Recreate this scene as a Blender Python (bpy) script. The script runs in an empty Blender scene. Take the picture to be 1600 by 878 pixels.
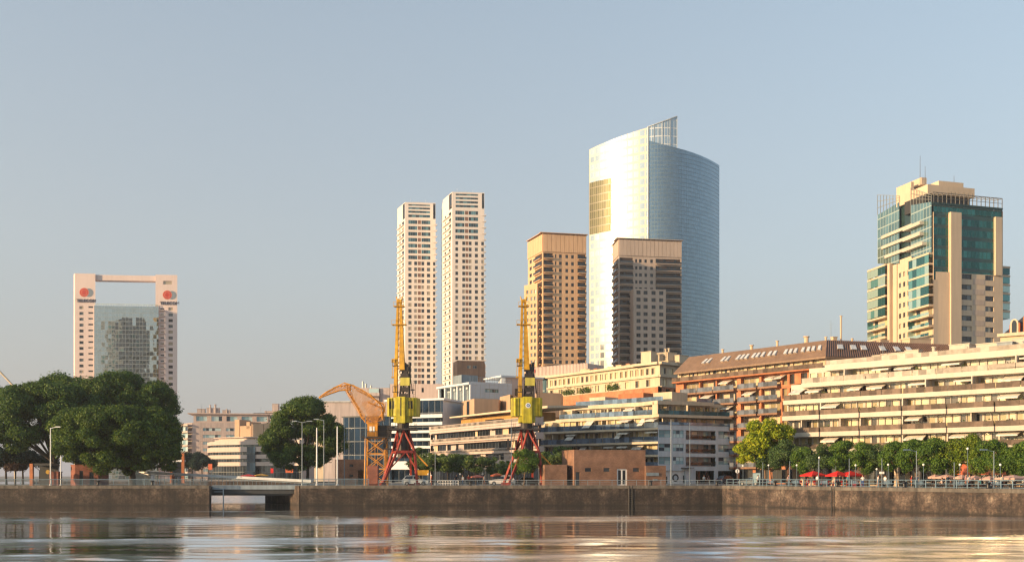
import bpy, math, random
import numpy as np
from mathutils import Matrix, Vector
R = math.radians
random.seed(7)
RNG = np.random.default_rng(7)
scene = bpy.context.scene
COL = scene.collection

# ------------------------------------------------------------------ camera, sky, sun, exposure
EYE, F, HOR, CX = 1.55, 1600.0, 743.5, 800.0          # eye height above the quay, focal length in photo pixels, horizon row
cam_d = bpy.data.cameras.new("camera")
cam_d.sensor_width = 36.0
cam_d.lens = 36.0
cam_d.shift_y = (HOR - 439.0) / 1600.0
cam_d.clip_start, cam_d.clip_end = 0.5, 12000
cam = bpy.data.objects.new("camera", cam_d)
COL.objects.link(cam)
cam.location = (0, 0, EYE)
cam.rotation_euler = (R(90), 0, 0)
scene.camera = cam

SUN_AZ, SUN_EL = 65.0, 11.5                            # degrees from -Y towards -X, and above the horizon
TO_SUN = Vector((-math.sin(R(SUN_AZ)) * math.cos(R(SUN_EL)), -math.cos(R(SUN_AZ)) * math.cos(R(SUN_EL)), math.sin(R(SUN_EL))))
world = bpy.data.worlds.new("World")
scene.world = world
world.use_nodes = True
wn = world.node_tree
bg = wn.nodes["Background"]
sky = wn.nodes.new("ShaderNodeTexSky")
sky.sky_type = 'NISHITA'
sky.sun_disc = False
sky.sun_elevation = R(SUN_EL)
# rotation 0 puts the sun at +Y and turns clockwise seen from above
sky.sun_rotation = math.atan2(TO_SUN.x, TO_SUN.y)
sky.altitude = 10
sky.air_density = 1.0
sky.dust_density = 1.6
sky.ozone_density = 1.0
hsv = wn.nodes.new("ShaderNodeHueSaturation")
hsv.inputs["Saturation"].default_value = 0.78
wn.links.new(sky.outputs[0], hsv.inputs["Color"])
# pale dusty air low above the horizon, all the way round
w_tc = wn.nodes.new("ShaderNodeTexCoord")
w_sp = wn.nodes.new("ShaderNodeSeparateXYZ")
wn.links.new(w_tc.outputs["Generated"], w_sp.inputs[0])
w_rp = wn.nodes.new("ShaderNodeValToRGB")
for k, (p_, c_) in enumerate(((0.0, 0.94), (0.08, 0.86), (0.2, 0.66), (0.36, 0.48), (0.7, 0.12))):
    e_ = w_rp.color_ramp.elements[k] if k < 2 else w_rp.color_ramp.elements.new(p_)
    e_.position, e_.color = p_, (c_, c_, c_, 1)
wn.links.new(w_sp.outputs[2], w_rp.inputs[0])
w_mx = wn.nodes.new("ShaderNodeMix")
w_mx.data_type = 'RGBA'
wn.links.new(w_rp.outputs[0], w_mx.inputs[0])
wn.links.new(hsv.outputs[0], w_mx.inputs[6])
w_mx.inputs[7].default_value = (1.95, 1.45, 1.38, 1)
w_ti = wn.nodes.new("ShaderNodeMix")
w_ti.data_type, w_ti.blend_type = 'RGBA', 'MULTIPLY'
w_ti.inputs[0].default_value = 1.0
w_ti.inputs[7].default_value = (0.79, 0.96, 0.985, 1)
wn.links.new(w_mx.outputs[2], w_ti.inputs[6])
wn.links.new(w_ti.outputs[2], bg.inputs["Color"])
bg.inputs["Strength"].default_value = 0.131
sun_d = bpy.data.lights.new("sun", 'SUN')
sun_d.energy = 3.3
sun_d.angle = R(0.53)
sun_d.color = (1.0, 0.67, 0.36)
sun = bpy.data.objects.new("sun", sun_d)
COL.objects.link(sun)
sun.rotation_euler = TO_SUN.to_track_quat('Z', 'Y').to_euler()
sun.location = (-300, -200, 200)
vs = scene.view_settings
scene.display_settings.display_device = 'sRGB'
vs.view_transform = 'Standard'
vs.look = 'None'
vs.gamma = 1.0
vs.exposure = 1.28
vs.use_curve_mapping = False
scene.cycles.max_bounces = 6
scene.cycles.transparent_max_bounces = 6
scene.cycles.caustics_reflective = True
scene.cycles.sample_clamp_indirect = 40.0
scene.cycles.use_denoising = True
scene.cycles.filter_width = 1.35

# ------------------------------------------------------------------ helpers
def lin(h):
    h = h.lstrip('#')
    out = []
    for i in (0, 2, 4):
        c = int(h[i:i + 2], 16) / 255
        out.append(c / 12.92 if c <= 0.04045 else ((c + 0.055) / 1.055) ** 2.4)
    return out

def gp(px, Y, z=0.0):
    """ground point seen in photo column px at depth Y"""
    return Vector(((px - CX) / F * Y, Y, z))

def zz(py, Y):
    return EYE + (HOR - py) * Y / F

class MB:
    """collects boxes, bars and quads for ONE mesh object"""
    def __init__(self):
        self.v, self.f, self.m, self.uv = [], [], [], {}
        self.M = None
    def add(self, pts, faces, mi=0):
        n = len(self.v)
        if self.M is not None:
            pts = [self.M @ Vector(p) for p in pts]
        self.v.extend([tuple(p) for p in pts])
        for f in faces:
            self.f.append([n + i for i in f])
            self.m.append(mi)
    def quad(self, a, b, c, d, mi=0):
        self.add([a, b, c, d], [(0, 1, 2, 3)], mi)
    def box(self, x0, x1, y0, y1, z0, z1, mi=0):
        self.add([(x0, y0, z0), (x1, y0, z0), (x1, y1, z0), (x0, y1, z0), (x0, y0, z1), (x1, y0, z1), (x1, y1, z1), (x0, y1, z1)],
                 [(0, 3, 2, 1), (4, 5, 6, 7), (0, 1, 5, 4), (1, 2, 6, 5), (2, 3, 7, 6), (3, 0, 4, 7)], mi)
    def prism(self, poly, z0, z1, mi=0):
        """poly: ccw ground polygon, z0/z1 numbers or per-vertex lists"""
        n = len(poly)
        a = z0 if isinstance(z0, (list, tuple)) else [z0] * n
        b = z1 if isinstance(z1, (list, tuple)) else [z1] * n
        pts = [(p[0], p[1], a[i]) for i, p in enumerate(poly)] + [(p[0], p[1], b[i]) for i, p in enumerate(poly)]
        fs = [tuple(range(n - 1, -1, -1)), tuple(range(n, 2 * n))]
        fs += [(i, (i + 1) % n, n + (i + 1) % n, n + i) for i in range(n)]
        self.add(pts, fs, mi)
    def xprism(self, prof, y0, y1, mi=0):
        """profile in (x,z), ccw seen from -y, pushed along y"""
        n = len(prof)
        pts = [(p[0], y0, p[1]) for p in prof] + [(p[0], y1, p[1]) for p in prof]
        fs = [tuple(range(n)), tuple(range(2 * n - 1, n - 1, -1))]
        fs += [((i + 1) % n, i, n + i, n + (i + 1) % n) for i in range(n)]
        self.add(pts, fs, mi)
    def tube(self, p, q, r0, r1=None, n=6, mi=0, cap=True):
        r1 = r0 if r1 is None else r1
        p, q = Vector(p), Vector(q)
        d = (q - p).normalized()
        s = d.cross(Vector((0, 0, 1)))
        if s.length < 1e-3:
            s = Vector((1, 0, 0))
        s.normalize()
        t = s.cross(d)
        pts = []
        for c, r in ((p, r0), (q, r1)):
            for k in range(n):
                a = 2 * math.pi * (k + .5) / n
                pts.append(c + s * (r * math.cos(a)) + t * (r * math.sin(a)))
        fs = [((k + 1) % n, k, n + k, n + (k + 1) % n) for k in range(n)]
        if cap:
            fs += [tuple(range(n)), tuple(range(2 * n - 1, n - 1, -1))]
        self.add(pts, fs, mi)
    def lathe(self, prof, c=(0, 0, 0), n=12, mi=0):
        """prof: (radius, z) from bottom to top"""
        pts, fs = [], []
        for r, z in prof:
            for k in range(n):
                a = 2 * math.pi * k / n
                pts.append((c[0] + r * math.cos(a), c[1] + r * math.sin(a), c[2] + z))
        for j in range(len(prof) - 1):
            for k in range(n):
                fs.append((j * n + k, j * n + (k + 1) % n, (j + 1) * n + (k + 1) % n, (j + 1) * n + k))
        fs.append(tuple(range(n - 1, -1, -1)))
        fs.append(tuple(range((len(prof) - 1) * n, len(prof) * n)))
        self.add(pts, fs, mi)
    def mesh(self, name, mats, smooth=False):
        me = bpy.data.meshes.new(name)
        me.from_pydata(self.v, [], self.f)
        for m in (mats if isinstance(mats, (list, tuple)) else [mats]):
            me.materials.append(m)
        me.polygons.foreach_set("material_index", self.m)
        if smooth:
            me.polygons.foreach_set("use_smooth", [True] * len(self.f))
        me.update()
        return me
    def build(self, name, mats, parent=None, M=None, smooth=False):
        return link(name, self.mesh(name, mats, smooth), parent, M)

def link(name, me, parent=None, M=None):
    o = bpy.data.objects.new(name, me)
    COL.objects.link(o)
    if parent is not None:
        o.parent = parent
    if M is not None:
        o.matrix_local = M
    return o

def tag(o, label=None, cat=None, group=None, kind=None):
    if label: o["label"] = label
    if cat: o["category"] = cat
    if group: o["group"] = group
    if kind: o["kind"] = kind
    return o

def thing(name, label, cat, loc=(0, 0, 0), rz=0.0, group=None):
    o = bpy.data.objects.new(name, None)
    o.empty_display_size = 0.5
    COL.objects.link(o)
    o.location = loc
    o.rotation_euler = (0, 0, rz)
    return tag(o, label, cat, group)

def root_matrix(o):
    return Matrix.Translation(o.location) @ o.rotation_euler.to_matrix().to_4x4() @ Matrix.Diagonal((*o.scale, 1))

def dup(root, loc, rz=0.0, label=None, scale=None):
    r = root.copy()
    COL.objects.link(r)
    r.location = loc
    r.rotation_euler = (0, 0, rz)
    if scale: r.scale = scale
    if label: r["label"] = label
    for ch in list(root.children):
        c = ch.copy()
        COL.objects.link(c)
        c.parent = r
        for g in list(ch.children):
            d = g.copy()
            COL.objects.link(d)
            d.parent = c
    return r

# ------------------------------------------------------------------ materials (all procedural)
MATS = {}
def nmat(name):
    m = bpy.data.materials.new(name)
    m.use_nodes = True
    nt = m.node_tree
    return m, nt, nt.nodes["Principled BSDF"]

def node(nt, typ, **kw):
    n = nt.nodes.new(typ)
    for k, v in kw.items():
        if k.startswith("i_"):
            n.inputs[k[2:].replace("_", " ")].default_value = v
        else:
            setattr(n, k, v)
    return n

def mix_rgb(nt, a, b, fac, mode='MIX'):
    n = nt.nodes.new("ShaderNodeMix")
    n.data_type = 'RGBA'
    n.blend_type = mode
    for s, v in ((n.inputs[6], a), (n.inputs[7], b), (n.inputs[0], fac)):
        if hasattr(v, "links"):
            nt.links.new(v, s)
        elif isinstance(v, (int, float)):
            s.default_value = v
        else:
            s.default_value = (*v[:3], 1)
    return n.outputs[2]

def mval(nt, op, a, b=None, clamp=False):
    n = nt.nodes.new("ShaderNodeMath")
    n.operation = op
    n.use_clamp = clamp
    for s, v in ((n.inputs[0], a), (n.inputs[1], b)):
        if v is None: continue
        if hasattr(v, "links"): nt.links.new(v, s)
        else: s.default_value = v
    return n.outputs[0]

def ramp(nt, fac, stops):
    n = nt.nodes.new("ShaderNodeValToRGB")
    e = n.color_ramp.elements
    while len(e) < len(stops): e.new(0.5)
    for k, (p, c) in enumerate(stops):
        e[k].position = p
        e[k].color = (*c[:3], 1) if not isinstance(c, (int, float)) else (c, c, c, 1)
    nt.links.new(fac, n.inputs[0])
    return n.outputs[0]

def mat(name, col, rough=0.7, var=0.18, scale=0.5, metal=0.0, streak=0.25, bump=0.0, spec=0.5):
    """painted / rendered / stone surface: cloudy tone, rain streaks, fine grain"""
    if name in MATS: return MATS[name]
    if isinstance(col, str): col = lin(col)
    m, nt, b = nmat(name)
    tc = node(nt, "ShaderNodeTexCoord")
    n1 = node(nt, "ShaderNodeTexNoise", i_Scale=scale, i_Detail=4.0)
    nt.links.new(tc.outputs["Object"], n1.inputs["Vector"])
    mp = node(nt, "ShaderNodeMapping")
    mp.inputs["Scale"].default_value = (1.6, 1.6, 0.12)
    nt.links.new(tc.outputs["Object"], mp.inputs["Vector"])
    n2 = node(nt, "ShaderNodeTexNoise", i_Scale=1.0, i_Detail=3.0)
    nt.links.new(mp.outputs[0], n2.inputs["Vector"])
    f1 = ramp(nt, n1.outputs["Fac"], [(0.3, 1 - var), (0.7, 1 + var * 0.6)])
    f2 = ramp(nt, n2.outputs["Fac"], [(0.35, 1 - streak), (0.62, 1.0)])
    c = mix_rgb(nt, col, f1, 1.0, 'MULTIPLY')
    c = mix_rgb(nt, c, f2, 1.0, 'MULTIPLY')
    nt.links.new(c, b.inputs["Base Color"])
    b.inputs["Roughness"].default_value = rough
    b.inputs["Metallic"].default_value = metal
    b.inputs["Specular IOR Level"].default_value = spec
    if bump:
        n3 = node(nt, "ShaderNodeTexNoise", i_Scale=9.0, i_Detail=3.0)
        nt.links.new(tc.outputs["Object"], n3.inputs["Vector"])
        bp = node(nt, "ShaderNodeBump", i_Strength=bump, i_Distance=0.05)
        nt.links.new(n3.outputs["Fac"], bp.inputs["Height"])
        nt.links.new(bp.outputs[0], b.inputs["Normal"])
    MATS[name] = m
    return m

def rnd_socket(nt):
    """a random number per object and per separate pane"""
    oi = node(nt, "ShaderNodeObjectInfo")
    ge = node(nt, "ShaderNodeNewGeometry")
    s = mval(nt, 'ADD', oi.outputs["Random"], ge.outputs["Random Per Island"])
    return mval(nt, 'FRACT', s)

def window_glass(name, dark, mid, pale, p=(0.45, 0.75), refl=0.12, rough=0.08):
    """pane with whatever hangs behind it: dark room, half-lit room, drawn curtain"""
    if name in MATS: return MATS[name]
    m, nt, b = nmat(name)
    r = rnd_socket(nt)
    cr = nt.nodes.new("ShaderNodeValToRGB")
    cr.color_ramp.interpolation = 'CONSTANT'
    e = cr.color_ramp.elements
    e.new(0.5)
    for k, (pp, c) in enumerate(((0.0, dark), (p[0], mid), (p[1], pale))):
        e[k].position = pp
        e[k].color = (*lin(c), 1)
    nt.links.new(r, cr.inputs[0])
    nt.links.new(cr.outputs[0], b.inputs["Base Color"])
    b.inputs["Roughness"].default_value = rough
    b.inputs["Metallic"].default_value = refl
    b.inputs["IOR"].default_value = 1.6
    MATS[name] = m
    return m

def curtain_glass(name, tint, pw=1.5, ph=3.4, line=0.05, rough=0.06, jit=0.012, frame=None, spand=0.0, metal=0.85, tonal=0.25):
    """curtain wall: panes on a grid in facade coordinates (x along, z up), each pane tilted a hair and toned a little differently"""
    if name in MATS: return MATS[name]
    m, nt, b = nmat(name)
    tc = node(nt, "ShaderNodeTexCoord")
    sp = node(nt, "ShaderNodeSeparateXYZ")
    nt.links.new(tc.outputs["UV"], sp.inputs[0])
    x = mval(nt, 'DIVIDE', sp.outputs[0], pw)
    z = mval(nt, 'DIVIDE', sp.outputs[1], ph)
    fx, fz = mval(nt, 'FRACT', x), mval(nt, 'FRACT', z)
    ix, iz = mval(nt, 'FLOOR', x), mval(nt, 'FLOOR', z)
    cb = node(nt, "ShaderNodeCombineXYZ")
    nt.links.new(ix, cb.inputs[0]); nt.links.new(iz, cb.inputs[1])
    wnz = node(nt, "ShaderNodeTexWhiteNoise", noise_dimensions='3D')
    nt.links.new(cb.outputs[0], wnz.inputs["Vector"])
    lx = mval(nt, 'LESS_THAN', fx, line / pw * 1.6)
    lz = mval(nt, 'LESS_THAN', fz, line / ph * 3.0 + spand)
    ln = mval(nt, 'MAXIMUM', lx, lz)
    tone = ramp(nt, wnz.outputs["Value"], [(0.0, 1 - tonal), (1.0, 1.0)])
    c = mix_rgb(nt, lin(tint) if isinstance(tint, str) else tint, tone, 1.0, 'MULTIPLY')
    c = mix_rgb(nt, c, lin(frame or '#6f7a80'), ln)
    nt.links.new(c, b.inputs["Base Color"])
    nt.links.new(mval(nt, 'SUBTRACT', metal, mval(nt, 'MULTIPLY', ln, metal)), b.inputs["Metallic"])
    rr = mval(nt, 'MULTIPLY_ADD', ln, 0.25)
    rr.node.inputs[2].default_value = rough
    nt.links.new(rr, b.inputs["Roughness"])
    # tilt every pane
    ge = node(nt, "ShaderNodeNewGeometry")
    off = node(nt, "ShaderNodeVectorMath", operation='SUBTRACT')
    nt.links.new(wnz.outputs["Color"], off.inputs[0]); off.inputs[1].default_value = (.5, .5, .5)
    sc = node(nt, "ShaderNodeVectorMath", operation='SCALE'); sc.inputs["Scale"].default_value = jit * 2
    nt.links.new(off.outputs[0], sc.inputs[0])
    wv = node(nt, "ShaderNodeTexNoise", i_Scale=0.35, i_Detail=2.0)
    nt.links.new(tc.outputs["UV"], wv.inputs["Vector"])
    off2 = node(nt, "ShaderNodeVectorMath", operation='SUBTRACT')
    nt.links.new(wv.outputs["Color"], off2.inputs[0]); off2.inputs[1].default_value = (.5, .5, .5)
    sc2 = node(nt, "ShaderNodeVectorMath", operation='SCALE'); sc2.inputs["Scale"].default_value = jit * 1.5
    nt.links.new(off2.outputs[0], sc2.inputs[0])
    ad = node(nt, "ShaderNodeVectorMath", operation='ADD')
    nt.links.new(ge.outputs["Normal"], ad.inputs[0]); nt.links.new(sc.outputs[0], ad.inputs[1])
    ad2 = node(nt, "ShaderNodeVectorMath", operation='ADD')
    nt.links.new(ad.outputs[0], ad2.inputs[0]); nt.links.new(sc2.outputs[0], ad2.inputs[1])
    no = node(nt, "ShaderNodeVectorMath", operation='NORMALIZE')
    nt.links.new(ad2.outputs[0], no.inputs[0])
    nt.links.new(no.outputs[0], b.inputs["Normal"])
    MATS[name] = m
    return m

def brick(name, c1, c2, mortar, scale=1.0):
    if name in MATS: return MATS[name]
    m, nt, b = nmat(name)
    tc = node(nt, "ShaderNodeTexCoord")
    sp = node(nt, "ShaderNodeSeparateXYZ"); nt.links.new(tc.outputs["Object"], sp.inputs[0])
    cb = node(nt, "ShaderNodeCombineXYZ")
    nt.links.new(mval(nt, 'ADD', sp.outputs[0], sp.outputs[1]), cb.inputs[0]); nt.links.new(sp.outputs[2], cb.inputs[1])
    bt = node(nt, "ShaderNodeTexBrick", i_Scale=scale)
    bt.inputs["Brick Width"].default_value = 0.24; bt.inputs["Row Height"].default_value = 0.08; bt.inputs["Mortar Size"].default_value = 0.008
    bt.inputs["Color1"].default_value = (*lin(c1), 1); bt.inputs["Color2"].default_value = (*lin(c2), 1); bt.inputs["Mortar"].default_value = (*lin(mortar), 1)
    nt.links.new(cb.outputs[0], bt.inputs["Vector"])
    n1 = node(nt, "ShaderNodeTexNoise", i_Scale=0.6, i_Detail=5.0); nt.links.new(tc.outputs["Object"], n1.inputs["Vector"])
    f = ramp(nt, n1.outputs["Fac"], [(0.32, 0.68), (0.65, 1.12)])
    nt.links.new(mix_rgb(nt, bt.outputs["Color"], f, 1.0, 'MULTIPLY'), b.inputs["Base Color"])
    b.inputs["Roughness"].default_value = 0.88
    MATS[name] = m
    return m

def leaf_mat(name, c1, c2, c3):
    if name in MATS: return MATS[name]
    m, nt, b = nmat(name)
    r = rnd_socket(nt)
    tc = node(nt, "ShaderNodeTexCoord")
    n1 = node(nt, "ShaderNodeTexNoise", i_Scale=0.55, i_Detail=3.0); nt.links.new(tc.outputs["Object"], n1.inputs["Vector"])
    s = mval(nt, 'ADD', mval(nt, 'MULTIPLY', r, 0.5), mval(nt, 'MULTIPLY', n1.outputs["Fac"], 0.6))
    c = ramp(nt, s, [(0.25, lin(c1)), (0.5, lin(c2)), (0.85, lin(c3))])
    nt.links.new(c, b.inputs["Base Color"])
    b.inputs["Roughness"].default_value = 0.55
    b.inputs["Specular IOR Level"].default_value = 0.25
    tr = node(nt, "ShaderNodeBsdfTranslucent"); nt.links.new(c, tr.inputs["Color"])
    mx = node(nt, "ShaderNodeMixShader"); mx.inputs[0].default_value = 0.34
    nt.links.new(b.outputs[0], mx.inputs[1]); nt.links.new(tr.outputs[0], mx.inputs[2])
    nt.links.new(mx.outputs[0], nt.nodes["Material Output"].inputs["Surface"])
    MATS[name] = m
    return m

# ------------------------------------------------------------------ facades
class Fac:
    """a facade from photo column pl at depth Yl to column pr at depth Yr: local x runs along it, local y goes into the building, z is up"""
    def __init__(s, pl, Yl, pr, Yr):
        s.a, s.b = gp(pl, Yl), gp(pr, Yr)
        d = s.b - s.a
        s.W = d.length
        s.d = d / s.W
        s.ang = math.atan2(d.y, d.x)
        s.M = Matrix.Translation(s.a) @ Matrix.Rotation(s.ang, 4, 'Z')
        s.pl, s.Yl = pl, Yl
    def u(s, px):
        k = (px - CX) / F
        # a.x + u d.x = k (a.y + u d.y)
        return (k * s.a.y - s.a.x) / (s.d.x - k * s.d.y)
    def Y(s, u):
        return s.a.y + u * s.d.y
    def z(s, py, px=None):
        return zz(py, s.Y(s.u(s.pl if px is None else px)))

class Building:
    def __init__(s, name, label, cat, corners, back=18.0, group=None, backdir=None):
        s.c = [gp(*c) for c in corners]
        s.fac = [Fac(*corners[i], *corners[i + 1]) for i in range(len(corners) - 1)]
        s.root = thing(name, label, cat, s.c[0], 0, group)
        s.inv = root_matrix(s.root).inverted()
        bd = Vector(backdir) if backdir else Vector((0, 1, 0))
        s.foot = s.c + [s.c[-1] + bd * back, s.c[0] + bd * back]
        s.count = {}
    def L(s, fac):
        return s.inv @ fac.M
    def part(s, mb, name, mats, fac=None, parent=None, smooth=False):
        o = mb.build(name, mats, s.root, s.L(fac) if fac is not None else None, smooth)
        if parent is not None:
            o.parent = parent
            if fac is not None: o.matrix_local = parent.matrix_local.inverted() @ s.L(fac)
        return o
    def shell(s, mb, z0, z1, mi=0, skip=None, roof=True, foot=None):
        """back and side walls and the roof, leaving out the detailed facades"""
        fp = [p - s.c[0] for p in (foot or s.foot)]
        n = len(fp)
        sk = range(len(s.c) - 1) if skip is None else skip
        for i in range(n):
            if i in sk: continue
            a, b = fp[i], fp[(i + 1) % n]
            mb.quad((a.x, a.y, z0), (b.x, b.y, z0), (b.x, b.y, z1), (a.x, a.y, z1), mi)
        if roof:
            mb.add([(p.x, p.y, z1) for p in fp], [tuple(range(n))], mi)

def wall_grid(mb, u0, u1, z0, z1, ops, depth=0.25, mi=0, rmi=None, y=0.0):
    """front wall with real openings and reveals; ops = [(u0,u1,z0,z1)]"""
    ops = [(max(a, u0), min(b, u1), max(c, z0), min(d, z1)) for a, b, c, d in ops if b > u0 and a < u1 and d > z0 and c < z1]
    rd = lambda v: round(v, 4)
    us = sorted({rd(u0), rd(u1)} | {rd(o[0]) for o in ops} | {rd(o[1]) for o in ops})
    zs = sorted({rd(z0), rd(z1)} | {rd(o[2]) for o in ops} | {rd(o[3]) for o in ops})
    U, Z = np.array(us), np.array(zs)
    uc, zc = (U[:-1] + U[1:]) / 2, (Z[:-1] + Z[1:]) / 2
    op = np.zeros((len(zc), len(uc)), bool)
    for a, b, c, d in ops:
        op |= ((zc > c) & (zc < d))[:, None] & ((uc > a) & (uc < b))[None, :]
    for j in range(len(zc)):
        i = 0
        while i < len(uc):
            if op[j, i]:
                i += 1
                continue
            k = i
            while k + 1 < len(uc) and not op[j, k + 1]: k += 1
            mb.quad((us[i], y, zs[j]), (us[k + 1], y, zs[j]), (us[k + 1], y, zs[j + 1]), (us[i], y, zs[j + 1]), mi)
            i = k + 1
    r = mi if rmi is None else rmi
    e = y + depth
    for a, b, c, d in ops:
        mb.quad((a, y, c), (a, y, d), (a, e, d), (a, e, c), r)
        mb.quad((b, y, d), (b, y, c), (b, e, c), (b, e, d), r)
        mb.quad((a, y, c), (a, e, c), (b, e, c), (b, y, c), r)
        mb.quad((a, e, d), (a, y, d), (b, y, d), (b, e, d), r)

def win_geo(mb, x, z, w, h, y, fr=0.06, cols=1, rows=1, t=0.05, sill=True):
    """one window: frame bars, panes as separate quads"""
    for (a, b, c, d) in ((0, fr, 0, h), (w - fr, w, 0, h), (fr, w - fr, 0, fr), (fr, w - fr, h - fr, h)):
        mb.box(x + a, x + b, y - t, y, z + c, z + d, 1)
    for k in range(1, cols):
        mb.box(x + w * k / cols - fr / 2, x + w * k / cols + fr / 2, y - t * .9, y, z + fr, z + h - fr, 1)
    for k in range(1, rows):
        mb.box(x + fr, x + w - fr, y - t * .8, y, z + h * k / rows - fr / 2, z + h * k / rows + fr / 2, 1)
    for i in range(cols):
        for j in range(rows):
            a, b = x + w * i / cols, x + w * (i + 1) / cols
            c, d = z + h * j / rows, z + h * (j + 1) / rows
            mb.quad((a, y, c), (b, y, c), (b, y, d), (a, y, d), 0)

class Windows:
    """window placements of one building: up to 100 of a name as parts, the rest as one part of kind stuff"""
    def __init__(s, bld, name, mats, fr=0.06, cols=1, rows=1, most=100):
        s.b, s.name, s.mats, s.fr, s.cols, s.rows, s.most = bld, name, mats, fr, cols, rows, most
        s.items = []
    def add(s, fac, u0, u1, z0, z1, y=0.2, cols=None, rows=None):
        s.items.append((fac, u0, u1, z0, z1, y, cols or s.cols, rows or s.rows))
    def emit(s):
        it = sorted(s.items, key=lambda t: -(t[2] - t[1]) * (t[4] - t[3]))
        cache = {}
        for fac, a, b, c, d, y, co, ro in it[:s.most]:
            k = (round(b - a, 1), round(d - c, 1), co, ro)
            if k not in cache:
                mb = MB()
                win_geo(mb, 0, 0, b - a, d - c, 0, s.fr, co, ro)
                cache[k] = mb.mesh(s.name, s.mats)
            link(s.name, cache[k], s.b.root, s.b.L(fac) @ Matrix.Translation((a, y, c)))
        if len(it) > s.most:
            mb = MB()
            for fac, a, b, c, d, y, co, ro in it[s.most:]:
                mb.M = s.b.L(fac)
                win_geo(mb, a, c, b - a, d - c, y, s.fr, co, ro)
            o = mb.build(s.name, s.mats, s.b.root)
            o["kind"] = "stuff"

def glass_sheet(name, mats, root, M, pts_uv, thick=0.3):
    """a glazed surface through a strip of (x,y) plan points between z0 and z1 (per point), with metric UVs"""
    me = bpy.data.meshes.new(name)
    v, f, uv = [], [], []
    s = 0.0
    for i, (x, y, z0, z1) in enumerate(pts_uv):
        if i: s += math.hypot(x - pts_uv[i - 1][0], y - pts_uv[i - 1][1])
        v += [(x, y, z0), (x, y, z1)]
        uv += [(s, z0), (s, z1)]
    for i in range(len(pts_uv) - 1):
        f.append((2 * i, 2 * i + 2, 2 * i + 3, 2 * i + 1))
    me.from_pydata(v, [], f)
    ul = me.uv_layers.new(name="UVMap")
    for li, lo in enumerate(me.loops):
        ul.data[li].uv = uv[lo.vertex_index]
    me.materials.append(mats)
    if len(pts_uv) > 2:
        me.polygons.foreach_set("use_smooth", [True] * len(f))
    return link(name, me, root, M)

# ------------------------------------------------------------------ water, ground, quays
def water_mat():
    m, nt, b = nmat("water")
    ge = node(nt, "ShaderNodeNewGeometry")
    def mapped(sx, sy, loc=(0, 0, 0), rot=0.0):
        mp = node(nt, "ShaderNodeMapping")
        mp.inputs["Scale"].default_value = (sx, sy, 1)
        mp.inputs["Location"].default_value = loc
        mp.inputs["Rotation"].default_value = (0, 0, rot)
        nt.links.new(ge.outputs["Position"], mp.inputs["Vector"])
        return mp.outputs[0]
    n1 = node(nt, "ShaderNodeTexNoise", i_Scale=1.0, i_Detail=3.0, i_Roughness=0.6)
    nt.links.new(mapped(1.2, 2.6), n1.inputs["Vector"])
    bp = node(nt, "ShaderNodeBump", i_Distance=0.012, i_Strength=0.6)
    nt.links.new(n1.outputs["Fac"], bp.inputs["Height"])
    b.inputs["Base Color"].default_value = (0.030, 0.040, 0.044, 1)
    b.inputs["Specular IOR Level"].default_value = 0.0
    gl = node(nt, "ShaderNodeBsdfGlossy")
    gl.inputs["Color"].default_value = (0.97, 0.97, 0.97, 1)
    nt.links.new(bp.outputs[0], gl.inputs["Normal"])
    gl.distribution = 'MULTI_GGX'
    at = node(nt, "ShaderNodeAttribute", attribute_name="ruffle")
    rr = mval(nt, 'MULTIPLY_ADD', at.outputs["Fac"], 0.17)
    rr.node.inputs[2].default_value = 0.045
    nt.links.new(rr, gl.inputs["Roughness"])
    fr = node(nt, "ShaderNodeFresnel"); fr.inputs["IOR"].default_value = 1.333
    fr_g = mval(nt, 'MAXIMUM', fr.outputs[0], 0.94)
    mx = node(nt, "ShaderNodeMixShader")
    nt.links.new(fr_g, mx.inputs[0]); nt.links.new(b.outputs[0], mx.inputs[1]); nt.links.new(gl.outputs[0], mx.inputs[2])
    nt.links.new(mx.outputs[0], nt.nodes["Material Output"].inputs["Surface"])
    return m

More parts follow.
